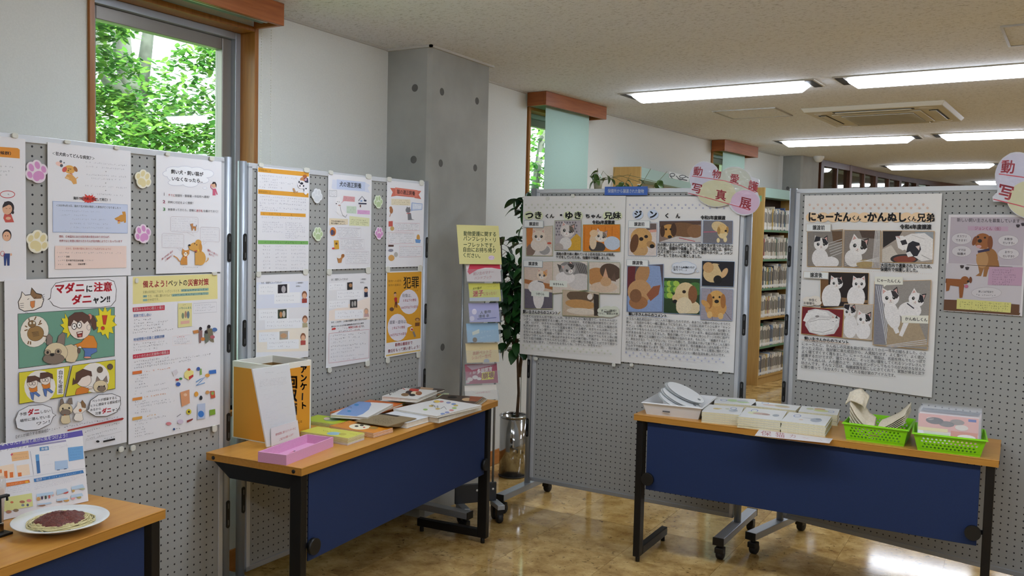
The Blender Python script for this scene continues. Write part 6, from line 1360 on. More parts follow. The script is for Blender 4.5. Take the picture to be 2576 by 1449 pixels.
# --- the survey box
ZQ = (500, 860, 900, 1240, 1525, 1449)
def survey_box():
    F = np.array([-2.432, 2.424, TZ]); a = math.radians(90.0)   # its front edge, seen at (684, 1112), clear of the panel
    w = b = 0.211; H = 0.300
    r = empty('survey_box', 'orange and white open-topped card box with black lettering on the table', 'box', tuple(F), a)
    MW = mat('foam_board', '#e4e2d8', 0.6); t = 0.006
    MB().box(0, w, 0, t, 0, H).build('front_board', MW, r); MB().box(0, w, b - t, b, 0, H).build('back_board', MW, r)
    MB().box(0, t, t, b - t, 0, H).build('side_board', MW, r); MB().box(w - t, w, t, b - t, 0, H).build('side_board', MW, r)
    MB().box(t, w - t, t, b - t, 0, 0.006).build('bottom_board', mat('box_inside', '#8a6a3c', 0.8), r)
    for x0, x1, y0, y1 in ((t, w - t, b - t - .001, b - t), (t, w - t, t, t + .001), (t, t + .001, t, b - t), (w - t - .001, w - t, t, b - t)):
        MB().box(x0, x1, y0, y1, 0.006, H - 0.028).build('lining', mat('box_inside', '#8a6a3c', 0.8), r)
    MO = mat('orange_paper', '#d89428', 0.7)
    MB().box(0.008, w - 0.008, -0.0012, 0, 0.004, H - 0.022).build('orange_paper', MO, r)
    MB().box(-0.0012, 0, 0.008, b - 0.008, 0.004, H - 0.022).build('orange_paper', MO, r)
    s = Sheet.__new__(Sheet); s.ax = np.array([math.cos(a), math.sin(a), 0]); s.up = UPZ; s.n = np.array([math.sin(a), -math.cos(a), 0]); s.p0 = F + s.n * 0.0014
    s.crop = ZQ; s.k = 1; s.cur = None; s.root = None; s.STEP = 0.00003; s.root = r
    s.part('vertical_lettering').TV('アンケ', 1004, 225, 470, 66, BLK, .05).L([(996, 490), (992, 560)], 13, BLK).T('ト', 970, 612, 1030, 612, 76, BLK, .05)
    s.part('vertical_lettering').TV('回収箱', 898, 325, 705, 92, BLK, .06)
    s.part('drawing').T('こと', 950, 770, 990, 762, 26, BLK, .02)
    s.flush()
    Mi = (Matrix.Translation(Vector(F)) @ Matrix.Rotation(a, 4, 'Z')).inverted()
    for ch in r.children:
        if ch.data.color_attributes: ch.data.transform(Mi)
    return F, a, w, b, H
_F, _a, _w, _b, _H = survey_box()

# --- questionnaire sheets in a clear sleeve leaning on the box
def leaning(name, bl, br, lean, quad, crop, label, cat, colr, thick=0.0015, lift=0.0, mt=None, rect=False, rough=0.5, z=TZ):
    A, B = on_z(*bl, z), on_z(*br, z); ax = (B - A) / np.linalg.norm(B - A); n = np.cross(ax, UPZ)
    if np.dot(n, CAM - A) < 0: n = -n
    up = UPZ * math.cos(math.radians(lean)) - n * math.sin(math.radians(lean))
    return Sheet(name, (A, ax, up), quad, crop, label, cat, colr, lift=lift, thick=thick, rect=rect, rough=rough, mt=mt)
zq = lambda x, y: (500 + x * 400 / 1525, 860 + y * 380 / 1449)
bl, br = zq(655, 1018), zq(985, 930)
s = leaning('questionnaire_sheets', bl, br, 4, [zq(516, 262), zq(868, 215), zq(960, 925), zq(655, 1010)], ZQ, 'stack of printed questionnaire sheets leaning on the orange box', 'papers', '#dcdee0', 0.006)
s.part('printed_text').G(636, 298, 720, 290, 12, '#8c8c92').G(752, 302, 840, 288, 10, '#8c8c92')
for k in range(5): s.G(566 + 3 * k, 372 + 14 * k, 845, 348 + 14 * k - 10, 11, '#9a9aa2')
for k in range(22): s.G(584 + 5.2 * k, 440 + 24 * k, 840 + 4 * k - (k % 3) * 70, 412 + 24 * k - 6, 9, '#b4b4bc', .3)
s.flush()
sl_ = leaning('clear_sleeve', bl, br, 4, [zq(500, 240), zq(862, 205), zq(975, 925), zq(650, 1022)], ZQ, 'clear plastic sleeve around the questionnaire sheets', 'sleeve', '#ffffff', 0.0008, 0.0085, M_FILM)
s = leaning('small_card', bl, br, 4, [zq(692, 828), zq(948, 752), zq(968, 912), zq(696, 1003)], ZQ, 'small white card with red handwriting in front of the questionnaire sheets', 'card', '#e0dcde', 0.001, 0.0105)
s.part('red_lettering').T('動物愛護に関するアンケートに', 738, 892, 930, 828, 26, '#c8646c').T('ご協力をお願いします', 772, 940, 906, 886, 24, '#c8646c').flush()

# --- pink tray with pens
def pink_tray():
    A, B, Cc = on_z(655, 1159, TZ), on_z(720, 1171, TZ), on_z(838.5, 1123.5, TZ)
    a = math.atan2(*(Cc - B)[1::-1]); L = np.linalg.norm(Cc - B); W = np.linalg.norm(A - B) * .98; H = 0.036; t = 0.005
    r = empty('pink_tray', 'long pink card tray at the front of the table, holding pens', 'tray', tuple(B), a)
    MP = mat('pink_card', '#dba0c4', 0.7, noise=(300, .05))
    MB().box(0, L, 0, t, 0, H).build('long_wall', MP, r); MB().box(0, L, W - t, W, 0, H).build('long_wall', MP, r)
    MB().box(0, t, t, W - t, 0, H).build('short_wall', MP, r); MB().box(L - t, L, t, W - t, 0, H).build('short_wall', MP, r); MB().box(t, L - t, t, W - t, 0, 0.004).build('floor_board', MP, r)
    T = Matrix.Translation(Vector(B)) @ Matrix.Rotation(a, 4, 'Z')
    for x, y, rz, c, c2, lab in ((L * .30, W * .45, .5, '#c83a5a', '#202024', 'red pen lying in the near end of the pink tray'), (L * .72, W * .35, .45, '#202024', '#d8d8d4', 'black pen lying in the far end of the pink tray')):
        P = lambda q: T @ Vector((x + q * math.cos(rz), y + q * math.sin(rz) * .35, 0.010))
        o = MB().tube([P(-.055), P(.045)], 0.0048, 10).build('pen', mat('pen_' + c[1:], c, 0.3), None, lab, 'pen', 'pens in the pink tray')
        MB().tube([P(.045), P(.062), P(.068)], [0.0048, 0.003, 0.0006], 10).build('tip', mat('pen_' + c2[1:], c2, 0.3), o)
        MB().tube([P(-.068), P(-.055)], 0.004, 10).build('cap', mat('pen_' + c2[1:], c2, 0.3), o)
pink_tray()

# --- booklets, papers and books
ZB2 = (800, 950, 1270, 1200, 2576, 1370)
zb = lambda x, y: (800 + x * 470 / 2576, 950 + y * 250 / 1370)
def d_green(s): s.part('cover_pictures').E(835, 1054, 22, 6, '#8aa070').E(822, 1053, 8, 3, '#d8c0b0').G(850, 1049, 872, 1052, 4, '#5a7a30')
stack('booklet', [(793, 1042), (884, 1054), (846, 1068), (756, 1056)], 4, 0.0038, '#b6c832', ['lime green booklet with a small picture, topmost of its stack', 'lime green booklet lower in the stack beside the survey box'], 'booklet', 'lime green booklets', d_green)
def d_yel(s):
    s.part('cover_pictures').E(840, 1090.5, 18, 4, '#8fb4c0').E(862, 1092, 10, 3, '#b8b04c').G(812, 1083, 834, 1086, 4, '#6a7424').G(880, 1091, 898, 1093, 3, '#6a7424')
stack('booklet', [(799, 1072), (917, 1089), (874, 1102.5), (757, 1085)], 7, 0.0040, ['#b8acd4', '#d8d8d0', '#c4bc50', '#d0c84c', '#c8bc48', '#d4d04e', '#d2d04c'], ['yellow booklet with a light blue drawing, topmost of its stack', 'booklet lower in the stack under the yellow booklet'], 'booklet', 'yellow booklets', d_yel)
def d_or(s): s.part('cover_pictures').E(905, 1073, 27, 7.5, '#ece4c4').E(897, 1072, 5, 2, '#3a3028').E(910, 1070, 5, 2, '#3a3028').E(916, 1075, 3, 1.4, '#c23a3a').E(940, 1076, 12, 3.4, '#a8823c').G(852, 1067, 878, 1061, 4, '#7a5018')
stack('booklet', [(882, 1057), (980, 1076.5), (939, 1091.5), (834, 1070)], 5, 0.0040, '#dd8a1e', ['orange booklet with a round white face drawing, topmost of its stack', 'orange booklet lower in the stack under the round face drawing'], 'booklet', 'orange booklets', d_or)
def newspapers():
    for k in range(9):
        q = [zb(*p) for p in ((880 + 14 * k, 470 + 4 * k), (1150 + 10 * k, 560 + 6 * k), (1000 + 18 * k, 700), (690 + 10 * k, 590))]
        z = TZ + 0.0035 + 0.0030 * (9 - k)
        c = ('#8c7a58', '#a08c64', '#6e6048')[k % 3]
        def dd(s):
            s.part('photo_print').R(*zb(900, 470), *zb(1090, 540), '#2c241c').part('print').GG(*zb(760, 560), *zb(1080, 640), 5, 4, '#5a5040')
        lying_book('folded_newspaper', q, z, 0.0026, c, 'brown folded newspaper, topmost of the pile beside the orange booklets' if k == 0 else '%s folded brown newspaper from the top of the pile beside the orange booklets' % ('second', 'third', 'fourth', 'fifth', 'sixth', 'seventh', 'eighth', 'ninth')[k - 1], 'newspaper', None, dd if k == 0 else None, 'folded newspapers', '#a09070', hard=False)
newspapers()
lying_book('picture_book', [zb(455, 268), zb(1022, 335), zb(770, 560), zb(195, 455)], TZ + 0.0255, 0.0125, '#d8702c', 'orange picture book under the blue and white one', 'book', None, lambda s: s.part('cover_lettering').G(*zb(470, 290), *zb(760, 322), 5, '#eac8a8'))
def d_blue(s):
    s.part('cover_pictures').P([zb(482, 316), zb(720, 335), zb(735, 370), zb(700, 440), zb(620, 500), zb(530, 532), zb(250, 508)], '#7f9ccc').E(*zb(530, 375), 6, 2.6, '#3f8ac0').E(*zb(430, 462), 5, 2.4, '#3f8ac0').T('いのち', *zb(400, 405), *zb(470, 415), 5, '#e8ecf4').G(*zb(390, 430), *zb(480, 440), 3.4, '#e8ecf4')
lying_book('picture_book', [zb(482, 314), zb(968, 362), zb(735, 556), zb(246, 508)], TZ + 0.0385, 0.0125, '#e6e4e0', 'blue and white picture book lying on the orange one', 'book', '#d8c090', d_blue)
lying_book('picture_book', [zb(700, 234), zb(1170, 296), zb(1045, 440), zb(560, 360)], TZ + 0.0125, 0.012, '#a8c444', 'lime and white picture book behind the orange one', 'book', None, lambda s: s.part('cover_pictures').P([zb(640, 262), zb(900, 285), zb(1160, 315), zb(1010, 420), zb(620, 340)], '#e4e6e2').E(*zb(740, 270), 8, 3, '#d09070').T('い', *zb(815, 280), *zb(870, 288), 7, '#3a90a8', .04))
lying_book('picture_book', [zb(1260, 108), zb(1708, 156), zb(1580, 232), zb(1150, 175)], TZ + 0.0345, 0.012, '#4a3c34', 'dark photo-covered book behind the dog picture book', 'book', None, lambda s: s.part('cover_pictures').P([zb(1420, 128), zb(1600, 140), zb(1570, 180), zb(1400, 165)], '#b89a7c').E(*zb(1330, 125), 10, 3, '#241c1a'))
def d_dogs(s):
    s.part('cover_lettering').T('いぬ', *zb(975, 240), *zb(1120, 150), 8, '#3a302c', .02, .0)
    s.part('cover_pictures').E(*zb(1325, 170), 13, 4.4, '#c8483c').E(*zb(1260, 205), 10, 5, '#3a2c28').E(*zb(1330, 215), 9, 5, '#e0d0b0').E(*zb(1390, 215), 8, 5, '#9a5c34').E(*zb(1200, 235), 10, 4, '#8a6a44').E(*zb(1300, 240), 8, 3, '#28221e').L([zb(1160, 145), zb(1200, 165)], 1.5, '#c23c38')
lying_book('picture_book', [zb(1150, 136), zb(1594, 176), zb(1385, 308), zb(944, 250)], TZ + 0.052, 0.017, '#e2e0da', 'white picture book with a red-hatted group of dogs on the cover', 'book', '#d8d6d0', d_dogs)
lying_book('picture_book', [zb(1140, 170), zb(1600, 215), zb(1400, 335), zb(1010, 285)], TZ + 0.0215, 0.0205, '#cfc9b8', 'pale book directly under the dog picture book', 'book')
lying_book('picture_book', [zb(1720, 208), zb(1800, 214), zb(1660, 322), zb(1580, 318)], TZ + 0.014, 0.013, '#b8c4a0', 'thin pale green book end between the dog book and the magazines', 'book')
for k, (c, lab) in enumerate((('#4a3a2c', 'dark brown photo magazine, topmost at the far end of the table'), ('#6e5a44', 'brown photo magazine, second at the far end of the table'), ('#8a7050', 'light brown magazine, third at the far end of the table'), ('#b8b0a0', 'greyish magazine, lowest at the far end of the table'))):
    def dm(s):
        s.part('cover_pictures').E(*zb(2060, 300), 14, 4, '#c8a880').E(*zb(1850, 270), 12, 3, '#1c1814').P([zb(2100, 250), zb(2320, 262), zb(2200, 330), zb(2080, 320)], '#9a5a3c')
    lying_book('magazine', [zb(1700 + 30 * k, 235 + 12 * k), zb(2310 + 22 * k, 262 + 8 * k), zb(2110 + 20 * k, 372 + 8 * k), zb(1580 + 20 * k, 330 + 8 * k)], TZ + 0.019 - 0.0044 * k, 0.0042, c, lab, 'magazine', None, dm if k == 0 else None, 'magazines at the table end', hard=False)
def d_wreath(s):
    s.part('cover_pictures')
    P = [(1620, 335), (1560, 390), (1480, 440), (1700, 330), (1800, 345), (1870, 365), (1900, 385), (1880, 420), (1840, 450), (1780, 480), (1720, 500), (1650, 430)]
    for i, p in enumerate(P): s.E(*zb(*p), 6, 2.4, ('#7c93c0', '#c8b06a', '#9cb86c', '#c88a84', '#8a90b8')[i % 5])
    s.E(*zb(1640, 330), 8, 3.2, '#e0c060').part('cover_lettering').T('げんき', *zb(1560, 385), *zb(1660, 405), 7, '#3a3a48').L([zb(1690, 430), zb(1740, 400), zb(1770, 440)], 1, '#3a3a48')
lying_book('picture_book', [zb(1580, 287), zb(2072, 350), zb(1640, 600), zb(1330, 400)], TZ + 0.034, 0.009, '#e4e2de', 'white picture book with a flower wreath on the cover', 'book', '#e0ded8', d_wreath)
lying_book('picture_book', [zb(1780, 332), zb(2110, 376), zb(1740, 600), zb(1620, 520)], TZ + 0.0205, 0.020, '#d8d4cc', 'white book with a red spine end below the wreath book', 'book', '#c85a48')
def d_purple(s):
    s.part('cover_pictures').P([zb(1140, 390), zb(1640, 448), zb(1500, 490), zb(1060, 440)], '#7c7094').E(*zb(1310, 470), 6, 2, '#d8b850').E(*zb(1450, 440), 4, 1.6, '#d8b850')
lying_book('picture_book', [zb(1140, 400), zb(1500, 455), zb(1262, 690), zb(1060, 520)], TZ + 0.024, 0.023, '#dfe1e4', 'white book with a purple band at the front edge of the table', 'book', '#d8dade', d_purple)
# ================================================================== things on the table with the green baskets
ZT2 = (1740, 990, 2120, 1110, 2576, 813)
zt = lambda x, y: (1740 + x * 380 / 2576, 990 + y * 120 / 813)
PH_ = 0.0098
def d_pack(kind):
    def f(s):
        c, hw, hd = (0, 0), s.box[2], s.box[3]
        def E_(u, v, a, b, colr):
            P = [(u * hw + a * hw * math.cos(t), v * hd + b * hd * math.sin(t)) for t in [2 * math.pi * i / 20 for i in range(20)]]
            s._add(P, [tuple(range(20))], colr); s.k += 1
        def ring(u, v, a, b, colr):
            P = []
            for i in range(25):
                t = 2 * math.pi * i / 24; P += [(u * hw + a * hw * math.cos(t), v * hd + b * hd * math.sin(t)), (u * hw + (a - .035) * hw * math.cos(t), v * hd + (b - .06) * hd * math.sin(t))]
            s._add(P, [(2 * i, 2 * i + 2, 2 * i + 3, 2 * i + 1) for i in range(24)], colr); s.k += 1
        s.part('oval_mark'); ring(kind[0], kind[1], .17, .30, '#5a78b8')
        s.part('drawing')
        for (u, v, a, b, colr) in kind[2]: E_(u, v, a, b, colr)
    return f
KINDS = [(.5, .45, [(-.35, .05, .2, .2, '#cdb878'), (-.2, .15, .12, .12, '#d8c890'), (.2, .2, .12, .1, '#b8c098'), (.55, -.15, .24, .34, '#b8bec4'), (.62, .05, .12, .2, '#9aa4ac')]),
         (-.5, .45, [(-.45, 0, .3, .3, '#d8dcb4'), (-.1, -.05, .4, .22, '#c4a89c'), (.15, -.1, .2, .16, '#a88c80'), (.62, -.1, .16, .24, '#9aa0a8')]),
         (-.5, .35, [(-.2, -.35, .1, .08, '#d8b8a0'), (.15, .1, .4, .04, '#a8acb0'), (.45, -.12, .26, .42, '#a6aeb8'), (.52, .1, .12, .2, '#8c96a2')]),
         (-.55, 0, [(-.1, .1, .3, .4, '#b4cc98'), (.35, .15, .3, .34, '#c0c4c4'), (.4, -.25, .3, .2, '#b0cc90')]),
         (-.55, .6, [(-.3, .0, .3, .3, '#d8c0b0'), (.3, -.05, .34, .36, '#cdb690'), (.2, .3, .3, .2, '#b8bca0')]),
         (.62, -.1, [(-.5, .2, .2, .3, '#c4cca0'), (0, .35, .3, .3, '#cfa880'), (.1, -.1, .4, .3, '#ccd48c')])]
STK = [([zt(240, 178), zt(890, 228), zt(765, 350), zt(108, 305)], 0, 'front stack beside the white tray'), ([zt(900, 228), zt(1640, 302), zt(1512, 462), zt(812, 392)], 1, 'middle front stack of cards'), ([zt(1645, 312), zt(2420, 390), zt(2272, 550), zt(1548, 466)], 2, 'front stack beside the green basket'),
       ([zt(400, 52), zt(1105, 92), zt(1000, 182), zt(300, 165)], 3, 'back stack touching the white tray'), ([zt(1085, 130), zt(1850, 205), zt(1775, 296), zt(1015, 200)], 4, 'shiny back stack in the middle'), ([zt(1885, 212), zt(2560, 262), zt(2470, 370), zt(1810, 302)], 5, 'back stack partly behind the gloves')]
MFL = film_mat('pack_film', '#eef0f2', 0.05, 0.08)
for q, k, where in STK:
    c, hw, hd, ang = rectfit(q, TZ + 5 * PH_)
    if k < 3: hd = max(hd, .055)
    hw -= 0.0015; hd -= 0.0015
    lim = 4.205 if k >= 3 else 9
    for i in range(5):
        dx = rnd.uniform(-.002, .002); top = i == 4
        r = empty('card_pack', ('topmost wrapped card pack with oval mark, ' if top else ('lowest', 'second', 'third', 'fourth')[i] + ' wrapped cream card pack from the table, ') + where, 'card pack', (c[0] + dx + (.012 if k in (0, 3) else 0), c[1] + rnd.uniform(-.001, .001), TZ + i * PH_), ang, 'wrapped card packs')
        n = 6
        MB().box(-hw, hw, -hd, hd, 0, PH_ - 0.0012).build('cards', mat('cream_cards', '#d8d0ae', 0.7, noise=(220, .10)), r)
        MB().box(-hw - .0004, hw + .0004, -hd - .0004, hd + .0004, PH_ - 0.0012, PH_ - 0.0004).build('top_card', mat('white_card', '#dfe0de', 0.45), r)
        if top:
            s = top_sheet(r, (0, 0), hw, hd, 0.0, PH_ - 0.0002, PX); d_pack(KINDS[k])(s); s.flush()
            # clear wrapper with puckered top
            mb = MB(); N = 14
            for a_ in range(N):
                for b_ in range(8):
                    P = []
                    for da, db in ((0, 0), (1, 0), (1, 1), (0, 1)):
                        u, v = (a_ + da) / N, (b_ + db) / 8
                        P.append(((u * 2 - 1) * hw * 1.01, (v * 2 - 1) * hd * 1.01, PH_ + 0.0012 + 0.0014 * math.sin(u * 23 + k * 2 + 3 * v) * math.sin(v * 9 + k)))
                    mb.add(P, [(0, 1, 2, 3)], True)
            mb.build('wrapper', MFL, r)
# --- hand-lettered strip of paper jutting over the table edge
ZS = (1880, 1070, 2110, 1130, 2576, 672)
zs = lambda x, y: (1880 + x * 230 / 2576, 1070 + y * 60 / 672)
s = Sheet('paper_strip', (np.array([-0.9, 3.8, TZ + 0.0002]), np.array([1.0, 0, 0]), np.array([0, 1.0, 0])), [zs(330, 120), zs(2410, 375), zs(2312, 505), zs(205, 288)], ZS, 'long white paper strip with faint red handwriting at the table edge', 'paper strip', '#dcd8da', thick=0.0004, lift=0, rect=False)
s.part('handwriting').T('保', 370, 215, 680, 245, 150, '#a8646c', .0, 0).T('猫', 780, 258, 1050, 290, 150, '#a8646c', .0, 0).T('カ', 1170, 295, 1360, 312, 110, '#b88088', .0).L([(1560, 345), (1640, 352)], 8, '#c8a0a4').L([(1650, 375), (1720, 365)], 8, '#c8a0a4').L([(2050, 395), (2110, 435)], 8, '#c8a0a4').flush()

# --- generic open container with sloped walls and a rim
def ring_holes(mb, P, nx, ny, r, margin=0.0, skip=None):
    """panel P (4 corners bl, br, tr, tl) perforated with staggered round holes"""
    P = [np.array(p, float) for p in P]
    def at(u, v): return (P[0] * (1 - u) + P[1] * u) * (1 - v) + (P[3] * (1 - u) + P[2] * u) * v
    W = (np.linalg.norm(P[1] - P[0]) + np.linalg.norm(P[2] - P[3])) / 2; H = (np.linalg.norm(P[3] - P[0]) + np.linalg.norm(P[2] - P[1])) / 2
    for j in range(ny):
        off = 0.5 if j % 2 else 0.0; n = nx + (1 if off else 0)
        for i in range(n):
            u0, u1 = (i - off) / nx, (i + 1 - off) / nx; a, b = max(0, u0), min(1, u1); v0, v1 = j / ny, (j + 1) / ny
            if b - a < 0.9 / nx:
                mb.add([at(a, v0), at(b, v0), at(b, v1), at(a, v1)], [(0, 1, 2, 3)]); continue
            cu, cv = (a + b) / 2, (v0 + v1) / 2; vs = []
            for k in range(8):
                t = 2 * math.pi * (k + .5) / 8; x, y = math.cos(t), math.sin(t); m = max(abs(x), abs(y))
                vs.append(at(cu + x / m * (b - a) / 2, cv + y / m * (v1 - v0) / 2))
            for k in range(8):
                t = 2 * math.pi * (k + .5) / 8; vs.append(at(cu + r * math.cos(t) / W, cv + r * math.sin(t) / H))
            cs = [at(b, v1), at(a, v1), at(a, v0), at(b, v0)]
            k0 = 16; vs += cs
            fs = [(k, (k + 1) % 8, 8 + (k + 1) % 8, 8 + k) for k in range(8)]
            fs += [(0, 16, 1), (2, 17, 3), (4, 18, 5), (6, 19, 7)]
            mb.add(vs, fs)
def container(name, base_px, rim_px, H, label, cat, m, holes=False, rimw=0.008, lip=0.006, depth_base=None, ymax=None):
    """base_px: near-left and near-right of the foot on the table; rim_px the same on the rim and one far rim corner"""
    BL, BR = on_z(*base_px[0], TZ), on_z(*base_px[1], TZ); RL, RR, RF = on_z(*rim_px[0], TZ + H), on_z(*rim_px[1], TZ + H), on_z(*rim_px[2], TZ + H)
    a = math.atan2(*(RR - RL)[1::-1]); c, si = math.cos(a), math.sin(a)
    rw = np.linalg.norm(RR - RL); bw = np.linalg.norm(BR - BL); rd = abs(-(RF - RL)[0] * si + (RF - RL)[1] * c)
    if ymax: rd = min(rd, ymax)
    ctr = (RL + RR) / 2; e = max(0.004, (rw - bw) / 2); bd = rd - 2 * e
    r = empty(name, label, cat, (ctr[0], ctr[1], TZ), a)
    B = [(-rw / 2 + e, e, 0.0), (rw / 2 - e, e, 0.0), (rw / 2 - e, rd - e, 0.0), (-rw / 2 + e, rd - e, 0.0)]
    T = [(-rw / 2, 0, H), (rw / 2, 0, H), (rw / 2, rd, H), (-rw / 2, rd, H)]
    for i in range(4):
        j = (i + 1) % 4; P = [B[i], B[j], T[j], T[i]]
        mb = MB()
        if holes:
            lo, hi = 0.16, 0.80
            q = [np.array(p) for p in P]; l0, l1 = q[0] + (q[3] - q[0]) * lo, q[1] + (q[2] - q[1]) * lo; h0, h1 = q[0] + (q[3] - q[0]) * hi, q[1] + (q[2] - q[1]) * hi
            mb.add([q[0], q[1], l1, l0], [(0, 1, 2, 3)]); mb.add([h0, h1, q[2], q[3]], [(0, 1, 2, 3)])
            w_ = np.linalg.norm(q[1] - q[0]); m0, m1 = l0 + (l1 - l0) * .07, l0 + (l1 - l0) * .93; n0, n1 = h0 + (h1 - h0) * .07, h0 + (h1 - h0) * .93
            mb.add([l0, m0, n0, h0], [(0, 1, 2, 3)]); mb.add([m1, l1, h1, n1], [(0, 1, 2, 3)])
            ring_holes(mb, [m0, m1, n1, n0], max(6, int(w_ * .86 / 0.0130)), 4, 0.0042)
            o = mb.build('wall', m, r); sm = o.modifiers.new('thickness', 'SOLIDIFY'); sm.thickness = 0.0016; sm.offset = 0
        else:
            mb.add(P, [(0, 1, 2, 3)]); o = mb.build('wall', m, r); sm = o.modifiers.new('thickness', 'SOLIDIFY'); sm.thickness = 0.002; sm.offset = 0
    MB().hexa(B, [(x, y, 0.002) for x, y, z in B]).build('bottom', m, r)
    rim = MB(); O = [(-rw / 2 - rimw, -rimw), (rw / 2 + rimw, -rimw), (rw / 2 + rimw, rd + rimw), (-rw / 2 - rimw, rd + rimw)]
    for i in range(4):
        j = (i + 1) % 4
        rim.hexa([(*O[i], H - lip), (*O[j], H - lip), (T[j][0], T[j][1], H - 0.001), (T[i][0], T[i][1], H - 0.001)], [(*O[i], H - lip + .002), (*O[j], H - lip + .002), (T[j][0], T[j][1], H + .001), (T[i][0], T[i][1], H + .001)])
    rim.build('rim', m, r, bevel=0.001)
    return r, rw, rd, Matrix.Translation(Vector((ctr[0], ctr[1], TZ))) @ Matrix.Rotation(a, 4, 'Z')
zw = lambda x, y: (1600 + x * 200 / 2415, 950 + y * 120 / 1449)
MWT = mat('white_tray_plastic', '#dedede', 0.32)
tray, trw, trd, TT = container('white_tray', (zw(300, 1085), zw(1830, 1268)), (zw(200, 735), zw(1990, 915), zw(2390, 530)), 0.058, 'white plastic tray of round paper fans at the left end of the table', 'tray', MWT, False, 0.006, 0.005, ymax=0.33)
# maker's stamp on the tray front
MB().box(-0.012, 0.022, -0.0008, -0.0002, 0.020, 0.026, Matrix.Translation(Vector((-.03, 0.004, 0)))).build('printed_stamp', mat('stamp_grey', '#5a5a5a', 0.6), tray)
FT = TT @ Matrix.Translation(Vector((0.004, trd * .47, 0.048))) @ Matrix.Rotation(0.42, 4, 'Y') @ Matrix.Rotation(math.radians(9), 4, 'X')
def fan(u, v, d, rz, lab):
    """all fans lie parallel, one on the next, pushed apart within their plane"""
    M_F = mat('fan_paper', '#e2e4e4', 0.4); R_ = 0.090
    T = FT @ Matrix.Translation(Vector((u, v, d))) @ Matrix.Rotation(rz, 4, 'Z')
    O = [(R_ * 1.10 * math.cos(t) * (1 if math.cos(t) > 0 else .92), R_ * .74 * math.sin(t)) for t in [2 * math.pi * k / 32 for k in range(32)]]
    o = MB().hexa([T @ Vector((*p, 0)) for p in O], [T @ Vector((*p, 0.0012)) for p in O]).build('paper_fan', M_F, None, lab, 'fan', 'round paper fans in the white tray')
    rim = MB(); rim.tube([T @ Vector((*p, 0.0006)) for p in O + O[:1]], 0.0012, 6, False); rim.build('edge_rib', mat('fan_rib', '#b4b8b8', 0.5), o)
    MB().lathe([(0.0, 0.0), (0.008, 0.0), (0.008, 0.0016), (0.0, 0.0016)], (0, 0, 0), 12, False, T @ Matrix.Translation(Vector((R_ * .82, 0, 0.0002)))).build('finger_hole', mat('fan_hole', '#7c7f80', 0.7), o)
ordn = ['lowest', 'second lowest', 'third', 'fourth', 'fifth', 'sixth', 'seventh', 'second highest', 'highest']
for k in range(9):
    v = (-.034, -.034, .0, .0, .0, .040, .040, .040, .040)[k] + (k % 2) * .003
    u = (-.012, -.008, -.016, -.012, -.008, -.018, -.014, -.010, -.006)[k]
    fan(u, v, .0034 * k + (.004 if k > 1 else 0) + (.005 if k > 4 else 0), .02 * (k % 3 - 1), 'white round paper fan in the white tray, %s of the leaning pile' % ordn[k])

zk = lambda x, y: (2080 + x * 440 / 2576, 980 + y * 200 / 1171)
MGB = mat('lime_plastic', '#86d412', 0.35)
b1, w1, d1, TB1 = container('green_basket', (zk(275, 735), zk(1125, 835)), (zk(245, 480), zk(1190, 592), zk(1300, 390)), 0.072, 'lime green perforated basket holding cotton gloves', 'basket', MGB, True, 0.006, ymax=0.26)
b2, w2, d2, TB2 = container('green_basket', (zk(1345, 893), zk(2262, 1000)), (zk(1275, 630), zk(2355, 745), zk(2330, 585)), 0.072, 'lime green perforated basket holding bagged pink prints', 'basket', MGB, True, 0.006, ymax=0.29)
MB().box(-.018, .014, -0.0012, -0.0002, 0.028, 0.038, Matrix.Translation(Vector((0, 0.0075, 0)))).build('sticker', mat('sticker_brown', '#8a6a58', 0.5), b1)
# --- cotton work gloves: bundled, wavy folded layers
MCO = mat('cotton', '#e2d8c2', 0.9, noise=(120, .08), bump=(500, .3))
def cloth(T, path, width, wav, seed, label, th=0.004, thin=0.0):
    """a folded strip of cloth following a path of (x, z) with waves across"""
    r = random.Random(seed); ph = [r.uniform(0, 6) for _ in range(4)]
    nx, ny = 26, 12; P = np.array(path, float); t = np.linspace(0, len(P) - 1, nx)
    X = np.interp(t, range(len(P)), P[:, 0]); Zz = np.interp(t, range(len(P)), P[:, 1])
    vs = []
    for side in (0, 1):
        for i in range(nx):
            for j in range(ny):
                v = (j / (ny - 1) - .5); w = width * (1 - thin * abs(i / (nx - 1) - .5))
                d = wav * (math.sin(9 * v + ph[0] + 3 * i / nx) + .6 * math.sin(17 * v + ph[1] + 5 * i / nx) + .5 * math.sin(11 * i / nx + ph[2] + 4 * v))
                vs.append(T @ Vector((X[i] + .25 * d, v * w, Zz[i] + d + (th if side else 0))))
    n = nx * ny; fs = []
    for i in range(nx - 1):
        for j in range(ny - 1):
            a, b, c, d = i * ny + j, (i + 1) * ny + j, (i + 1) * ny + j + 1, i * ny + j + 1
            fs += [(a, b, c, d), (n + d, n + c, n + b, n + a)]
    edge = [i * ny for i in range(nx)] + [(nx - 1) * ny + j for j in range(1, ny)] + [i * ny + ny - 1 for i in range(nx - 2, -1, -1)] + [j for j in range(ny - 2, 0, -1)]
    for k in range(len(edge)):
        a, b = edge[k], edge[(k + 1) % len(edge)]; fs.append((a, n + a, n + b, b))
    return MB().add(vs, fs, True).build('cotton_glove', MCO, None, label, 'glove', 'cotton work gloves in the green basket')
TG = TB1 @ Matrix.Translation(Vector((0, d1 * .5, 0)))
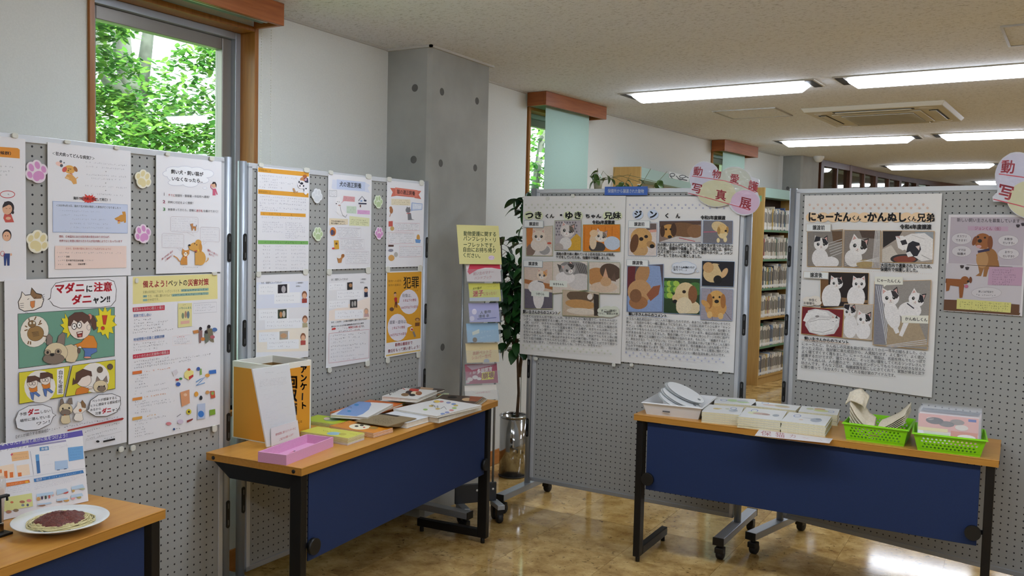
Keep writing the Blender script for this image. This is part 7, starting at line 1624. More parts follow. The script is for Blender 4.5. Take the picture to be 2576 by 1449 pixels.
for k in range(5):
    z = .018 + .010 * k
    cloth(TG @ Matrix.Rotation(.06, 4, 'Z') @ Matrix.Rotation(.22, 4, 'X'), [(-w1 * .07, z), (-w1 * .18, z + .012), (-w1 * .34, z + .030 + .008 * k), (-w1 * .46, z + .058 + .010 * k)], d1 * .62, .0032, 11, 'cream cotton glove in the bundle gathered at the left of the basket, %s layer' % ('lowest', 'second', 'third', 'fourth', 'fifth')[k], .0045, .5)
cloth(TG @ Matrix.Translation(Vector((-w1 * .40, .01, .150))) @ Matrix.Rotation(.3, 4, 'X'), [(-.034, -.004), (-.014, .012), (.012, .014), (.034, .000), (.044, -.016)], d1 * .55, .005, 77, 'cream cotton glove folded over the top of the left bundle', .007, .4)
for k in range(5):
    z = .016 + .0066 * k
    cloth(TG @ Matrix.Translation(Vector((0, -.01, 0))) @ Matrix.Translation(Vector((0, .012, .014))) @ Matrix.Rotation(-.05, 4, 'Z') @ Matrix.Rotation(.14, 4, 'X'), [(.0, z), (w1 * .12, z + .014), (w1 * .28, z + .036 + .001 * k), (w1 * .45, z + .072 + .002 * k)], d1 * .62, .0030, 31, 'cream cotton glove fanned up at the right of the basket, %s layer' % ('lowest', 'second', 'third', 'fourth', 'topmost')[k], .0034, .12)
# --- clear bags with pink prints leaning in the second basket
BX = Matrix.Translation(Vector((0, 0, 0)))
for k in range(5):
    T = TB2 @ Matrix.Translation(Vector((.003 * (k - 2), d2 * (.12 + .085 * k) + .010, 0.032))) @ Matrix.Rotation(math.radians(-30), 4, 'X')
    W_, H_ = w2 * .42, 0.118 + .003 * k
    r = MB().box(-W_, W_, 0, 0.004, 0, H_, T).build('bagged_print', mat('print_back', '#d8c8c4', 0.5), None, ['pink printed card set in a clear bag, frontmost in the right basket', 'bagged print second from the front in the right basket', 'bagged print third from the front in the right basket', 'bagged print fourth from the front in the right basket', 'rearmost bagged print in the right basket'][k], 'bagged print', 'bagged pink prints')
    MB().box(-W_ - .003, W_ + .003, -0.0025, -0.0020, 0.0, H_ + 0.020, T).build('clear_bag', film_mat('bag_film', '#dfe2ea', 0.06, 0.2), r)
    if k == 0:
        def pr(name, x0, x1, z0, z1, c, d):
            MB().box(W_ * x0, W_ * x1, -0.0006 - d * .0002, -0.0001, H_ * z0, H_ * z1, T).build(name, mat('bagprint_' + c[1:], c, 0.45), r)
        pr('pink_field', -1, 1, .42, 1, '#cf9a90', 0); pr('yellow_band', -1, .0, .40, .52, '#d8c890', 1); pr('green_note', -.78, .05, .05, .36, '#b8c8a4', 1); pr('white_note', -1, -.82, .0, .4, '#e0dce0', 1); pr('red_picture', .1, .98, .02, .48, '#c87c64', 1); pr('blue_mark', .66, .92, .86, .95, '#4a5a9c', 2)
        for (x, z, a, b, c) in ((-.45, .78, .30, .12, '#5c5654'), (-.05, .70, .26, .10, '#6e6662'), (.3, .80, .24, .10, '#8a7c74'), (.45, .62, .22, .10, '#cfc4b8'), (.62, .30, .30, .09, '#dcd4cc'), (.35, .14, .26, .08, '#c8a050'), (-.6, .84, .12, .05, '#dcd0c8')):
            P = [(W_ * (x + a * math.cos(t)), H_ * (z + b * math.sin(t))) for t in [2 * math.pi * i / 16 for i in range(16)]]
            MB().hexa([T @ Vector((p[0], -0.0004, p[1])) for p in P], [T @ Vector((p[0], -0.0014, p[1])) for p in P]).build('printed_animal', mat('bagprint_' + c[1:], c, 0.45), r)
# ================================================================== things on the table with the plate
c_pl = on_z(153, 1303, 0.728); c_pl = on_z(153, 1304, 0.726)
def plate():
    Rp = 0.5 * np.linalg.norm(on_z(28, 1312, 0.726) - on_z(278.5, 1287, 0.726))
    r = empty('spaghetti_plate', 'white oval-looking plate of spaghetti with meat sauce under film', 'plate', (c_pl[0], c_pl[1], TZ))
    MB().lathe([(0, 0.0), (Rp * .48, 0.0), (Rp * .52, 0.004), (Rp * .62, 0.010), (Rp * .98, 0.0235), (Rp, 0.026), (Rp * .985, 0.0275), (Rp * .70, 0.017), (Rp * .60, 0.0125), (0, 0.0105)], (0, 0, 0), 64).build('dish', mat('porcelain', '#e2e6e4', 0.12, coat=.4), r)
    mb = MB(); R2 = random.Random(5)
    for k in range(190):                                    # noodles
        a0 = R2.uniform(0, 6.28); rad = Rp * R2.uniform(.30, .66); z0 = .0165 + .008 * max(0, 1 - (rad / (Rp * .7)) ** 2) + R2.uniform(-.001, .003)
        L = R2.uniform(.7, 1.7); cx, cy = R2.uniform(-.06, .06) * Rp, R2.uniform(-.06, .06) * Rp; P = []
        for i in range(9):
            a = a0 + L * i / 8; q = rad * (1 + .10 * math.sin(3 * a + k)); P.append((cx + q * math.cos(a), cy + q * math.sin(a), z0 + .0016 * math.sin(5 * a + k)))
        mb.tube(P, 0.0016, 5)
    o = mb.build('noodles', mat('pasta', '#d8cc98', 0.35), r); o['kind'] = 'stuff'
    vs, fs = [], []; n, m = 40, 12
    for i in range(m + 1):
        for k in range(n):
            a = 2 * math.pi * k / n; q = i / m; rr = Rp * .53 * q * (1 + .07 * math.sin(5 * a) + .05 * math.sin(9 * a + 1))
            z = .024 + .017 * (1 - q ** 2.2) + .0025 * math.sin(14 * a * 1.0 + 9 * q) * math.sin(11 * q + a) * (q < 1) + .0012 * R2.uniform(-1, 1)
            vs.append((rr * math.cos(a), rr * math.sin(a), z if i < m else .016))
    for i in range(m):
        for k in range(n): fs.append((i * n + k, i * n + (k + 1) % n, (i + 1) * n + (k + 1) % n, (i + 1) * n + k))
    MB().add(vs, fs, True).build('meat_sauce', mat('sauce', '#6e3c34', 0.28, noise=(160, .45, 6), bump=(220, .9)), r)
plate()
# --- information board standing behind the plate
ZG = (0, 1080, 240, 1330, 1391, 1449)
zg = lambda x, y: (x * 240 / 1391, 1080 + y * 250 / 1449)
A_, B_ = on_z(*zg(80, 1318), TZ), on_z(*zg(1290, 1047), TZ)
s = leaning('information_board', zg(80, 1318), zg(1290, 1047), 14, [zg(-560, 310), zg(1195, 5), zg(1290, 1045), zg(-480, 1440)], ZG, 'white nutrition board with purple heading behind the plate of spaghetti', 'board', '#e0dfe2', 0.004)
s.part('purple_heading').P([(-560, 330), (1196, 12), (1212, 92), (-550, 400)], '#5c52a4')
s.part('heading_lettering').T('となくさん？', -60, 226, 300, 186, 62, '#eeeef6', .02).T('脂質と塩分に気をつけよう！', 318, 182, 980, 88, 66, '#eeeef6', .02)
s.part('subtitle_lettering').T('ミートスパゲティ', -20, 312, 390, 252, 42, '#6c6c76', .006)
s.part('grey_bar').P([(412, 236), (960, 152), (966, 178), (412, 264)], '#9690b0')
s.part('orange_chart').P([(160, 344), (412, 312), (426, 432), (176, 468)], '#e4b480').P([(0, 540), (200, 500), (220, 700), (0, 730)], '#ecd4ba').P([(240, 530), (420, 506), (440, 660), (256, 690)], '#ecd4ba').GG(186, 352, 414, 450, 2, 16, '#7a5a38', -.12).P([(150, 370), (180, 348), (190, 366), (168, 388)], '#c8546c')
for x0, y0, x1, y1 in ((0, 590, 22, 640), (58, 610, 106, 716), (140, 628, 190, 706), (260, 634, 312, 690)): s.P([(x0, y0), (x1, y0 - 6), (x1 + 4, y1 - 6), (x0 + 4, y1)], '#d8702c')
s.part('blue_chart').P([(576, 262), (706, 246), (712, 302), (580, 318)], '#4f86b8').T('食塩', 594, 290, 696, 276, 40, '#eef2f6', .03).P([(516, 372), (566, 364), (588, 636), (542, 646)], '#3a6ca4').P([(516, 372), (566, 364), (574, 456), (524, 464)], '#5c98cc').P([(796, 468), (984, 446), (994, 570), (802, 594)], '#a8c0dc').P([(988, 268), (1206, 242), (1220, 430), (1004, 466)], '#6ca2d4').GG(1020, 280, 1200, 440, 4, 14, '#3c6c9c', -.12).L([(440, 320), (470, 520), (490, 660)], 4, '#88889a').P([(826, 592), (870, 586), (872, 594), (830, 600)], '#2c4468').P([(928, 574), (970, 568), (972, 578), (930, 584)], '#2c4468').G(590, 380, 720, 366, 14, '#b0b0bc').G(600, 526, 770, 502, 14, '#b0b0bc').G(720, 262, 990, 214, 16, '#b0a0a8').G(712, 290, 990, 238, 16, '#b0a0a8')
s.part('rule').L([(0, 756), (1250, 566)], 4, '#b4b4be')
s.part('orange_bar').P([(88, 782), (424, 734), (436, 776), (92, 838)], '#d8742c').G(110, 806, 340, 772, 24, '#f4dcc0').E(388, 768, 26, 14, '#e8b438')
s.part('blue_bar').P([(490, 722), (1206, 594), (1222, 636), (500, 770)], '#3c78b4').T('塩分', 520, 742, 610, 724, 40, '#eef2f6', .02).G(625, 722, 1190, 626, 26, '#cfdcea')
s.part('body_text')
for k in range(4): s.G(100, 856 + 28 * k, 436, 800 + 28 * k, 16, '#9a9aa6'); s.G(502, 792 + 28 * k, 1220 - 60 * k, 672 + 29 * k, 16, '#a4a4b0')
s.part('yellow_field').P([(100, 990), (460, 930), (478, 1120), (60, 1200), (40, 1080)], '#d8d890')
s.part('food_pictures')
for x, y, rx, ry, cc in ((170, 1064, 24, 16, '#c8704c'), (320, 1058, 40, 20, '#a86c50'), (420, 1040, 38, 22, '#d88a8c'), (330, 1106, 24, 18, '#7c8890'), (400, 1104, 18, 20, '#5a5a78'), (124, 1202, 42, 22, '#b07a5c'), (230, 1180, 40, 20, '#8a7458'), (558, 1014, 28, 26, '#c89a60'), (610, 1000, 14, 26, '#40304c'), (664, 992, 14, 28, '#34483c'), (716, 982, 14, 28, '#c05a50'), (770, 956, 12, 24, '#e0b0a4'), (950, 914, 44, 24, '#c05048'), (864, 1050, 44, 16, '#a08070'), (964, 1036, 40, 20, '#d09c50'), (1066, 896, 20, 22, '#caa460'), (1196, 868, 40, 14, '#b0b494'), (1060, 1006, 30, 20, '#d89ca0'), (1150, 990, 30, 22, '#b8a868'), (600, 1106, 60, 16, '#a07860')): s.E(x, y, rx, ry, cc)
s.part('blue_fields').P([(530, 944), (770, 908), (778, 950), (532, 986)], '#b4cce0').P([(820, 880), (960, 862), (1000, 900), (826, 960)], '#b4cce0').P([(1036, 838), (1200, 800), (1230, 850), (1040, 884)], '#b4cce0').P([(1030, 960), (1190, 930), (1210, 970), (1034, 1000)], '#b4cce0').P([(820, 1020), (980, 996), (990, 1024), (826, 1050)], '#b4cce0').P([(540, 1090), (740, 1060), (750, 1080), (545, 1110)], '#b4cce0')
s.flush()
# easel foot of the board
_bc = (A_ + B_) / 2; _ax = (B_ - A_) / np.linalg.norm(B_ - A_); _n = np.cross(_ax, UPZ); _n = _n if np.dot(_n, CAM - A_) > 0 else -_n
P0 = A_ + _ax * .05
MB().hexa([tuple(P0 - _n * .012), tuple(P0 + _ax * .03 - _n * .012), tuple(P0 + _ax * .03 - _n * .075), tuple(P0 - _n * .075)], [tuple(P0 - _n * .045 + UPZ * .14), tuple(P0 + _ax * .03 - _n * .045 + UPZ * .14), tuple(P0 + _ax * .03 - _n * .048 + UPZ * .14), tuple(P0 - _n * .048 + UPZ * .14)]).build('prop', M_WHITEP, s.root)
# --- black sample holder and drinks cup at the picture edge
def holder():
    p = on_z(4, 1345, TZ)
    r = empty('sample_holder', 'black clamp stand cut off by the left picture edge beside the plate', 'holder', (p[0], p[1], TZ), math.radians(96))
    MB().box(-0.075, 0.018, -0.02, 0.035, 0, 0.006).build('base', M_BLACK, r, bevel=0.001)
    MB().box(-0.018, 0.004, -0.004, 0.014, 0.006, 0.032).build('chrome_block', mat('chrome', '#d0d0d0', 0.12, 1.0), r, bevel=0.001)
    MB().box(-0.010, 0.001, 0.000, 0.009, 0.030, 0.098).build('upright', M_BLACK, r, bevel=0.001)
    MB().box(-0.012, 0.022, -0.004, 0.010, 0.096, 0.102).build('arm', M_BLACK, r, bevel=0.001)
    MB().tube([(0.018, 0.003, 0.099), (0.019, 0.003, 0.085)], 0.003, 8).build('hook', M_BLACK, r)
    c = on_z(-8, 1318, TZ)
    g = MB().lathe([(0.0, 0.001), (0.015, 0.001), (0.020, 0.085), (0.0215, 0.132), (0.0207, 0.132), (0.019, 0.086), (0.014, 0.003), (0, 0.003)], (c[0] + .022, c[1] - .012, TZ), 28).build('clear_cup', film_mat('cup_plastic', '#e6e2de', 0.28, 0.1), None, 'clear cup with a pinkish drink half out of the left picture edge', 'cup')
    MB().lathe([(0, 0.0035), (0.0138, 0.0035), (0.0185, 0.085), (0.0190, 0.10), (0, 0.10)], (c[0] + .022, c[1] - .012, TZ), 28).build('drink', mat('pink_drink', '#d8b49c', 0.3), g)
holder()
# ================================================================== brochure stand beside the column
def brochure_stand():
    ang = math.radians(52); ax = np.array([math.cos(ang), math.sin(ang), 0]); n = np.array([math.sin(ang), -math.cos(ang), 0])
    O = np.array([-2.512, 3.843, 0.0])                       # foot of the stand, left pole
    W = 0.235
    r = empty('brochure_stand', 'tall clear acrylic leaflet stand with seven pockets beside the column', 'stand', tuple(O), ang)
    MP_ = mat('pole_grey', '#8c9092', 0.35, 0.6)
    for x in (0.0, 0.19): MB().tube([(x, 0, 0.10), (x, 0, 1.36)], 0.006, 10).build('pole', MP_, r)
    MB().box(0, 0.19, 0.007, 0.010, 0.62, 1.36).build('back_sheet', M_ACRYL, r)
    MB().box(-0.02, 0.21, -0.006, 0.010, 0.10, 0.20).build('base_plate', mat('plate_dark', '#3a3c40', 0.4, 0.4), r, bevel=0.002)
    for k in range(3): MB().lathe([(0, -0.0075), (0.006, -0.0075), (0.006, -0.005)], (0, 0, 0), 10, True, Matrix.Translation(Vector((0.10 + 0.045 * k, -0.0002, 0.165))) @ Matrix.Rotation(math.radians(-90), 4, 'X') @ Matrix.Translation(Vector((0, 0, 0.0)))).build('screw_head', M_WHITEP, r)
    for x in (0.012, W - 0.03):
        f = MB().box(x - 0.02, x + 0.02, -0.095, 0.022, 0.075, 0.10).build('foot', M_ALU, r, bevel=0.002)
        for y in (-0.068, 0.0):
            MB().lathe([(0, -.014), (.022, -.014), (.026, -.008), (.026, .008), (.022, .014), (0, .014)], (0, 0, 0), 16, True, Matrix.Translation(Vector((x, y, .026))) @ Matrix.Rotation(math.radians(90), 4, 'Y')).build('wheel', mat('castor_rubber', '#1d1d1f', 0.6), f)
            MB().box(x - .018, x + .018, y - .014, y + .014, .035, .075).build('fork', M_BLACK, f)
    # pockets and their leaflets; each leaflet leans back in its pocket
    z5 = lambda x, y: (1130 + x * 210 / 585, 540 + y * 520 / 1449); ZP = (1130, 540, 1340, 1060, 585, 1449)
    def plane(k):
        lean = math.radians(17); return (O + n * (0.046 + 0.009 * k), ax, UPZ * math.cos(lean) - n * math.sin(lean))
    def leaflet(k, quad, colr, label, draw, name='leaflet', up=None, th=0.002):
        # stand each leaflet in the pocket whose bottom it reaches
        p0, a_, u_ = plane(k)
        zb_ = on_plane(*((np.array(z5(*quad[2])) + np.array(z5(*quad[3]))) / 2), O + n * 0.03, n)[2]
        p0 = np.array([p0[0], p0[1], zb_])
        s = Sheet(name, (p0, a_, u_), [z5(*q) for q in quad], ZP, label, 'leaflet' if name == 'leaflet' else 'card', colr, 'leaflets in the clear stand', lift=0, thick=th, rect=True, rough=0.3)
        draw(s); s.flush()
        u0, v0, u1, v1 = s.box; m = (v1 - v0)
        # the pocket: front lip, floor and two cheeks of clear acrylic
        if name == 'leaflet':
            q = MB(); fw_, bk = 0.008, -0.007; lo, hi = v0 - 0.004, v0 + m * .62
            def b(ua, ub, va, vb, da, db):
                vs = [s.w(u, v, d) for d in (da, db) for v in (va, vb) for u in (ua, ub)]
                q.add(vs, [(0, 2, 3, 1), (4, 5, 7, 6), (0, 1, 5, 4), (2, 6, 7, 3), (0, 4, 6, 2), (1, 3, 7, 5)], False)
            b(u0 - .006, u1 + .006, lo, hi, fw_, fw_ + .0015); b(u0 - .006, u1 + .006, lo - .002, lo, bk, fw_ + .0015); b(u0 - .0075, u0 - .006, lo, hi, bk, fw_ + .0015); b(u1 + .006, u1 + .0075, lo, hi, bk, fw_ + .0015)
            o = q.build('pocket', M_ACRYL, r); o.data.transform((Matrix.Translation(Vector(O)) @ Matrix.Rotation(ang, 4, 'Z')).inverted())
    def c0(s):
        for i, (t, x0, y0, x1, y1) in enumerate((('動物愛護に関する', 100, 132, 328, 138), ('パンフレット・リ', 98, 166, 326, 178), ('ーフレットです。', 98, 210, 316, 216), ('自由にお持ち帰り', 94, 244, 324, 252), ('ください。', 94, 282, 218, 290))):
            s.part('line_of_lettering').T(t, x0, y0, x1, y1, 36, '#56684a', .02)
        s.part('stamp').E(296, 302, 22, 16, '#d8c4d8').G(276, 300, 316, 302, 12, '#8a6a8a')
    leaflet(0, [(66, 66), (362, 84), (352, 342), (58, 352)], '#d8d292', 'pale yellow card with green lettering on top of the leaflet stand', c0, 'yellow_card', th=0.002)
    def c1(s): s.part('red_band').P([(150, 330), (366, 332), (366, 384), (300, 372), (250, 372), (200, 384), (142, 420), (128, 400)], '#cc3450').part('cover_lettering').T('飼い主のマナー', 168, 416, 312, 402, 26, '#c88a90').T('ハンドブック', 176, 446, 296, 438, 24, '#c88a90')
    leaflet(1, [(134, 334), (368, 334), (352, 468), (108, 470)], '#d6cccc', 'white and red leaflet in the highest pocket of the stand', c1)
    def c2(s): s.part('cover_lettering').T('犬や猫が', 164, 522, 228, 512, 20, '#4a5a2c', .02).T('迷子', 166, 556, 240, 548, 44, '#c8362c', .05).T('になったら！', 240, 556, 330, 550, 26, '#b8702c', .02).G(258, 506, 348, 500, 10, '#8a8a50').part('lower_band').P([(128, 582), (352, 578), (350, 604), (126, 606)], '#b4bcc8')
    leaflet(2, [(154, 484), (366, 478), (352, 604), (126, 608)], '#ccc858', 'yellow leaflet with red lettering in the second pocket', c2)
    def c3(s): s.part('circles').E(176, 680, 17, 20, '#d8d0e0').E(160, 728, 17, 18, '#c8c2d8').part('cover_lettering').T('人 動物', 216, 688, 292, 678, 24, '#2c2c44', .02).T('環境 幸', 206, 714, 280, 708, 24, '#2c2c44', .02).part('rule').L([(196, 732), (330, 722)], 5, '#2c3c8c')
    leaflet(3, [(150, 622), (358, 618), (342, 748), (130, 756)], '#a0a0cc', 'lavender leaflet with two pale circles in the third pocket', c3)
    def c4(s): s.part('picture').P([(160, 824), (210, 802), (212, 830), (164, 846)], '#c8ccbc').E(180, 878, 16, 18, '#6a5840').G(218, 824, 320, 812, 20, '#a8c0d0').G(214, 860, 300, 850, 20, '#a8c0d0')
    leaflet(4, [(142, 764), (356, 758), (338, 890), (106, 896)], '#86aac4', 'sky blue leaflet in the fourth pocket', c4)
    def c5(s): s.part('cover_lettering').T('高齢ペットと', 164, 974, 298, 956, 28, '#c08060', .02).T('シルバー世代', 156, 1006, 294, 988, 28, '#c08060', .02).G(212, 938, 270, 930, 12, '#c8a070').part('picture').E(262, 1026, 20, 16, '#9aa0a8')
    leaflet(5, [(134, 904), (352, 894), (340, 1030), (104, 1042)], '#cdb884', 'tan leaflet with orange lettering in the fifth pocket', c5)
    def c6(s): s.part('lilac_band').P([(120, 1058), (346, 1036), (300, 1056), (160, 1090)], '#a8929c').part('cover_lettering').T('犬・猫の', 142, 1114, 190, 1104, 20, '#e8e0e0', .02).T('多頭飼育', 194, 1102, 302, 1080, 36, '#ece6e6', .04).P([(230, 1108), (318, 1098), (312, 1152), (228, 1160)], '#d8c83c').T('崩壊', 232, 1132, 314, 1122, 46, '#8a3038', .03).part('bubbles').E(182, 1140, 20, 14, '#d8d0cc').E(146, 1154, 20, 14, '#c8c0bc').E(210, 1150, 16, 10, '#d8d0cc').E(124, 1172, 20, 10, '#b8aca8')
    leaflet(6, [(126, 1056), (346, 1036), (330, 1176), (104, 1192)], '#8c2c44', 'crimson leaflet with yellow lettering in the sixth pocket', c6)
    def c7(s): s.part('cover_lettering').T('いのちを考える人に', 182, 1252, 292, 1240, 14, '#c87880').L([(150, 1228), (180, 1250)], 1.5, '#b8b4ac').L([(320, 1222), (280, 1240)], 1.5, '#b8b4ac')
    leaflet(7, [(118, 1212), (340, 1176), (326, 1296), (104, 1300)], '#cfc8bc', 'thick off-white booklet in the lowest pocket', c7, th=0.012)
brochure_stand()

# ================================================================== artificial tree in a steel bin
def leaf_mesh(name, L, W, m, droop=0.25, fold=0.15):
    mb = MB(); n = 7; vs = []
    for i in range(n):
        t = i / (n - 1); w = W * math.sin(math.pi * min(1, t * .96 + .02)) ** .75 * (1 - .25 * t); x = L * t; z = -droop * L * t * t
        vs += [(x, -w / 2, z + fold * w), (x, 0, z), (x, w / 2, z + fold * w)]
    fs = [f for i in range(n - 1) for f in ((3 * i, 3 * i + 3, 3 * i + 4, 3 * i + 1), (3 * i + 1, 3 * i + 4, 3 * i + 5, 3 * i + 2))]
    mb.add(vs, fs, True); o = mb.build(name, m); me = o.data; bpy.data.objects.remove(o); return me
def steel_tree():
    b = np.array([-2.735, 4.80, 0.0])
    r = empty('steel_bin', 'polished steel cylinder bin on the floor holding the tree', 'bin', tuple(b))
    MS = mat('polished_steel', '#b8b8b8', 0.13, 1.0)
    R_ = 0.088; H = 0.385
    MB().lathe([(0, 0.0), (R_, 0.0), (R_, H), (R_ - .004, H), (R_ - .004, 0.006), (0, 0.006)], (0, 0, 0), 40).build('shell', MS, r)
    MB().tube([(R_ * math.cos(t), R_ * math.sin(t), H) for t in [2 * math.pi * k / 32 for k in range(33)]], 0.006, 8, False).build('rolled_rim', MS, r)
    MB().tube([((R_ - .001) * math.cos(t), (R_ - .001) * math.sin(t), 0.008) for t in [2 * math.pi * k / 32 for k in range(33)]], 0.004, 8, False).build('foot_ring', mat('dark_ring', '#3a3632', 0.5), r)
    MB().lathe([(0, .33), (R_ - .0045, .33), (R_ - .0045, .30), (0, .30)], (0, 0, 0), 32).build('filling', mat('bark_fill', '#4a3a2c', 0.9), r)
    t = empty('artificial_tree', 'leafy green artificial tree rising from the steel bin behind the leaflet stand', 'plant', (b[0], b[1], 0.33))
    MT = mat('tree_bark', '#5a4632', 0.8, noise=(40, .3)); R2 = random.Random(21)
    def br(P, r0, r1): return MB().tube([Vector(p) for p in P], list(np.linspace(r0, r1, len(P))), 8).build('branch', MT, t)
    Bs = [[(0.02, 0, .001), (.03, .0, .2), (.02, -.01, .45), (-.02, -.02, .75), (-.03, 0, 1.05)], [(.03, 0, .3), (.05, .02, .6), (.06, .03, .95), (.05, .02, 1.30), (.04, .01, 1.44)], [(.02, 0, .42), (-.05, -.04, .62), (-.09, -.06, .85)], [(.04, .01, .55), (.10, -.03, .75), (.11, -.04, 1.0)], [(-.02, -.02, .7), (-.08, -.05, .95), (-.10, -.04, 1.16)]]
    for i, P in enumerate(Bs): br(P, .011 if i < 2 else .006, .004 if i < 2 else .003)
    ML = [mat('leaf_green_%d' % i, c, 0.4) for i, c in enumerate(('#1f4a20', '#2c5e28', '#183a1e'))]
    LM = [leaf_mesh('leaf', .095, .064, ML[0]), leaf_mesh('leaf', .085, .060, ML[1], .4), leaf_mesh('leaf', .08, .054, ML[2], .1, .3)]
    k = 0
    for i, P in enumerate(Bs):
        P = [np.array(p) for p in P]
        for _ in range((90, 96, 44, 50, 52)[i]):
            f = R2.uniform(.30 if i < 2 else .1, 1) * (len(P) - 1.001); j = int(f); p = P[j] + (P[j + 1] - P[j]) * (f - j)
            if p[2] < .42: continue
            a = R2.uniform(0, 6.28); rr = R2.uniform(.01, .09); q = p + np.array([rr * math.cos(a), rr * math.sin(a) * .8, R2.uniform(-.03, .03)])
            if b[0] + q[0] + .09 * math.cos(a) < XW + .06: continue
            o = _put(bpy.data.objects.new('leaf', LM[R2.randrange(3)]), t); o.location = q
            o.rotation_euler = (R2.uniform(-.6, .6), R2.uniform(.0, 1.1), a); sc = R2.uniform(.75, 1.2); o.scale = (sc, sc, sc)
            if rr > .03: MB().tube([Vector(p), Vector(q)], .0015, 4).build('twig', MT, t)
steel_tree()

# ================================================================== bookcases
BOOKC = ['#d8d4ca', '#cfc8b8', '#c8c0ac', '#b8b0a0', '#e0dcd4', '#c4b8a0', '#9a9a98', '#a84838', '#4a5a7c', '#6a7a8c', '#3c6a52', '#c8a860', '#8c7c6c', '#d8c8b0', '#2c3448', '#b0a890', '#7a90a8']
def bookcase(p, ang, L, D, H, label, nshelf, sign=False, fill=True):
    """p: near end of the front face at the floor; the shelf runs along ang, its body lies to the left"""
    T = Matrix.Translation(Vector((p[0], p[1], 0))) @ Matrix.Rotation(ang, 4, 'Z')
    r = empty('bookcase', label, 'bookcase', (p[0], p[1], 0), ang, 'wooden bookcases with green cornices')
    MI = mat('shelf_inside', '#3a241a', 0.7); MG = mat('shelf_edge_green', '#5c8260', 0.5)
    for x in (0, L - 0.025): MB().box(x, x + 0.025, 0.0, D, 0, H).build('end_panel', M_SHELF, r, bevel=0.002)
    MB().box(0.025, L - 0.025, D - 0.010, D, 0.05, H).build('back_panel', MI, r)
    MB().box(0.025, L - 0.025, 0.0, D - 0.010, H - 0.10, H - 0.001).build('cornice', M_GREENP, r, bevel=0.002)
    MB().box(0.025, L - 0.025, 0.012, D - 0.010, 0.0, 0.075).build('plinth', M_SHELF, r)
    zs_ = [0.10 + (H - 0.13 - 0.10) * k / nshelf for k in range(nshelf)]
    for k, z in enumerate(zs_):
        b = MB().box(0.025, L - 0.025, 0.004, D - 0.010, z - 0.02, z).build('shelf_board', M_SHELF, r)
        MB().box(0.025, L - 0.025, 0.0, 0.004, z - 0.022, z + 0.001).build('shelf_edge', M_SHELF if k in (0, 2) else MG, b)
    R2 = random.Random(int(L * 100 + p[1] * 10))
    if fill:
        gap = (H - 0.13 - 0.10) / nshelf
        ords = ['lowest', 'second', 'third', 'fourth', 'fifth', 'highest']
        CN = {'#d8d4ca': 'white', '#cfc8b8': 'cream', '#c8c0ac': 'cream', '#b8b0a0': 'greyish', '#e0dcd4': 'white', '#c4b8a0': 'beige', '#9a9a98': 'grey', '#a84838': 'red', '#4a5a7c': 'blue', '#6a7a8c': 'grey-blue', '#3c6a52': 'green', '#c8a860': 'ochre', '#8c7c6c': 'brown', '#d8c8b0': 'beige', '#2c3448': 'navy', '#b0a890': 'greyish', '#7a90a8': 'light blue'}
        for k, z in enumerate(zs_):
            x = 0.028; fam = R2.random(); hb = gap * R2.uniform(.66, .74)
            while x < L - 0.06:
                t = R2.uniform(.014, .030); h = min(gap - .03, hb * R2.uniform(.93, 1.06)) * (1.12 if R2.random() < .08 else 1); h = min(h, gap - .03)
                c = BOOKC[R2.randrange(6)] if R2.random() < .62 else BOOKC[R2.randrange(len(BOOKC))]
                d = D * R2.uniform(.62, .78)
                o = MB().box(x, x + t - .001, 0.008, 0.008 + d, z + .0005, z + h, T).build('library_book', mat('spine_' + c[1:], c, 0.45), None, 'upright %s book on the %s shelf of the bookcase between the panels' % (CN[c], ords[min(k, 5)]), 'book', 'books on the far bookcase')
                MB().box(x + t * .22, x + t * .78, 0.0068, 0.0081, z + h * .35, z + h * .82, T).build('spine_lettering', mat('spineprint', '#55504a' if c in BOOKC[:6] else '#d8d4c8', .5), o)
                MB().box(x + t * .1, x + t * .9, 0.0066, 0.0082, z + h * .05, z + h * .17, T).build('shelf_mark', mat('shelfmark', '#e4e2dc', .5), o)
                x += t
                if R2.random() < .05: x += .02
    if sign:
        MB().box(0.62, 0.95, -0.0020, 0.0, H - 0.085, H - 0.015, T).build('numeral_sign', mat('sign_white', '#e4e6e4', 0.4), None, 'white sign with black bird-like marks on the green cornice', 'sign')
    return r
# the one seen in the gap, and the one whose top shows over the kitten poster
e1 = on_z(1904, 971, 0.0)
bookcase((e1[0], e1[1]), math.radians(80), 0.88, 0.20, 2.075, 'tall wooden bookcase full of books seen in the gap between the right panels', 6)
e2 = on_z(1612, 419, 2.075); e3 = on_z(1735, 450, 2.075)
bookcase((e2[0], e2[1]), math.atan2(*(e3 - e2)[1::-1]), 1.8, 0.23, 2.075, 'wooden bookcase whose end and green top rise above the kitten poster', 6, False, False)
def shelf_sign():
    p0 = on_z(1612, 419, 2.075); a = (e3 - e2) / np.linalg.norm(e3 - e2)
    Z = (1300, 200, 1900, 500, 2576, 1288)
    z = lambda x, y: (1300 + x * 600 / 2576, 200 + y * 300 / 1288)
    s = Sheet('shelf_sign', (e2, a, UPZ), [z(1645, 1005), z(1858, 1035), z(1860, 1100), z(1645, 1070)], Z, 'white sign with black marks on the green cornice left of the cloud sign', 'sign', '#dfe3e2', lift=0.001, thick=0.002)
    s.part('black_marks').O(1680, 1030, 26, 16, 9, '#20262c').O(1790, 1048, 34, 14, 8, '#20262c').L([(1655, 1042), (1700, 1088)], 9, '#20262c').L([(1720, 1040), (1770, 1092), (1800, 1060)], 9, '#20262c').L([(1740, 1070), (1840, 1090)], 12, '#20262c').L([(1820, 1046), (1856, 1062)], 9, '#20262c').flush()
shelf_sign()
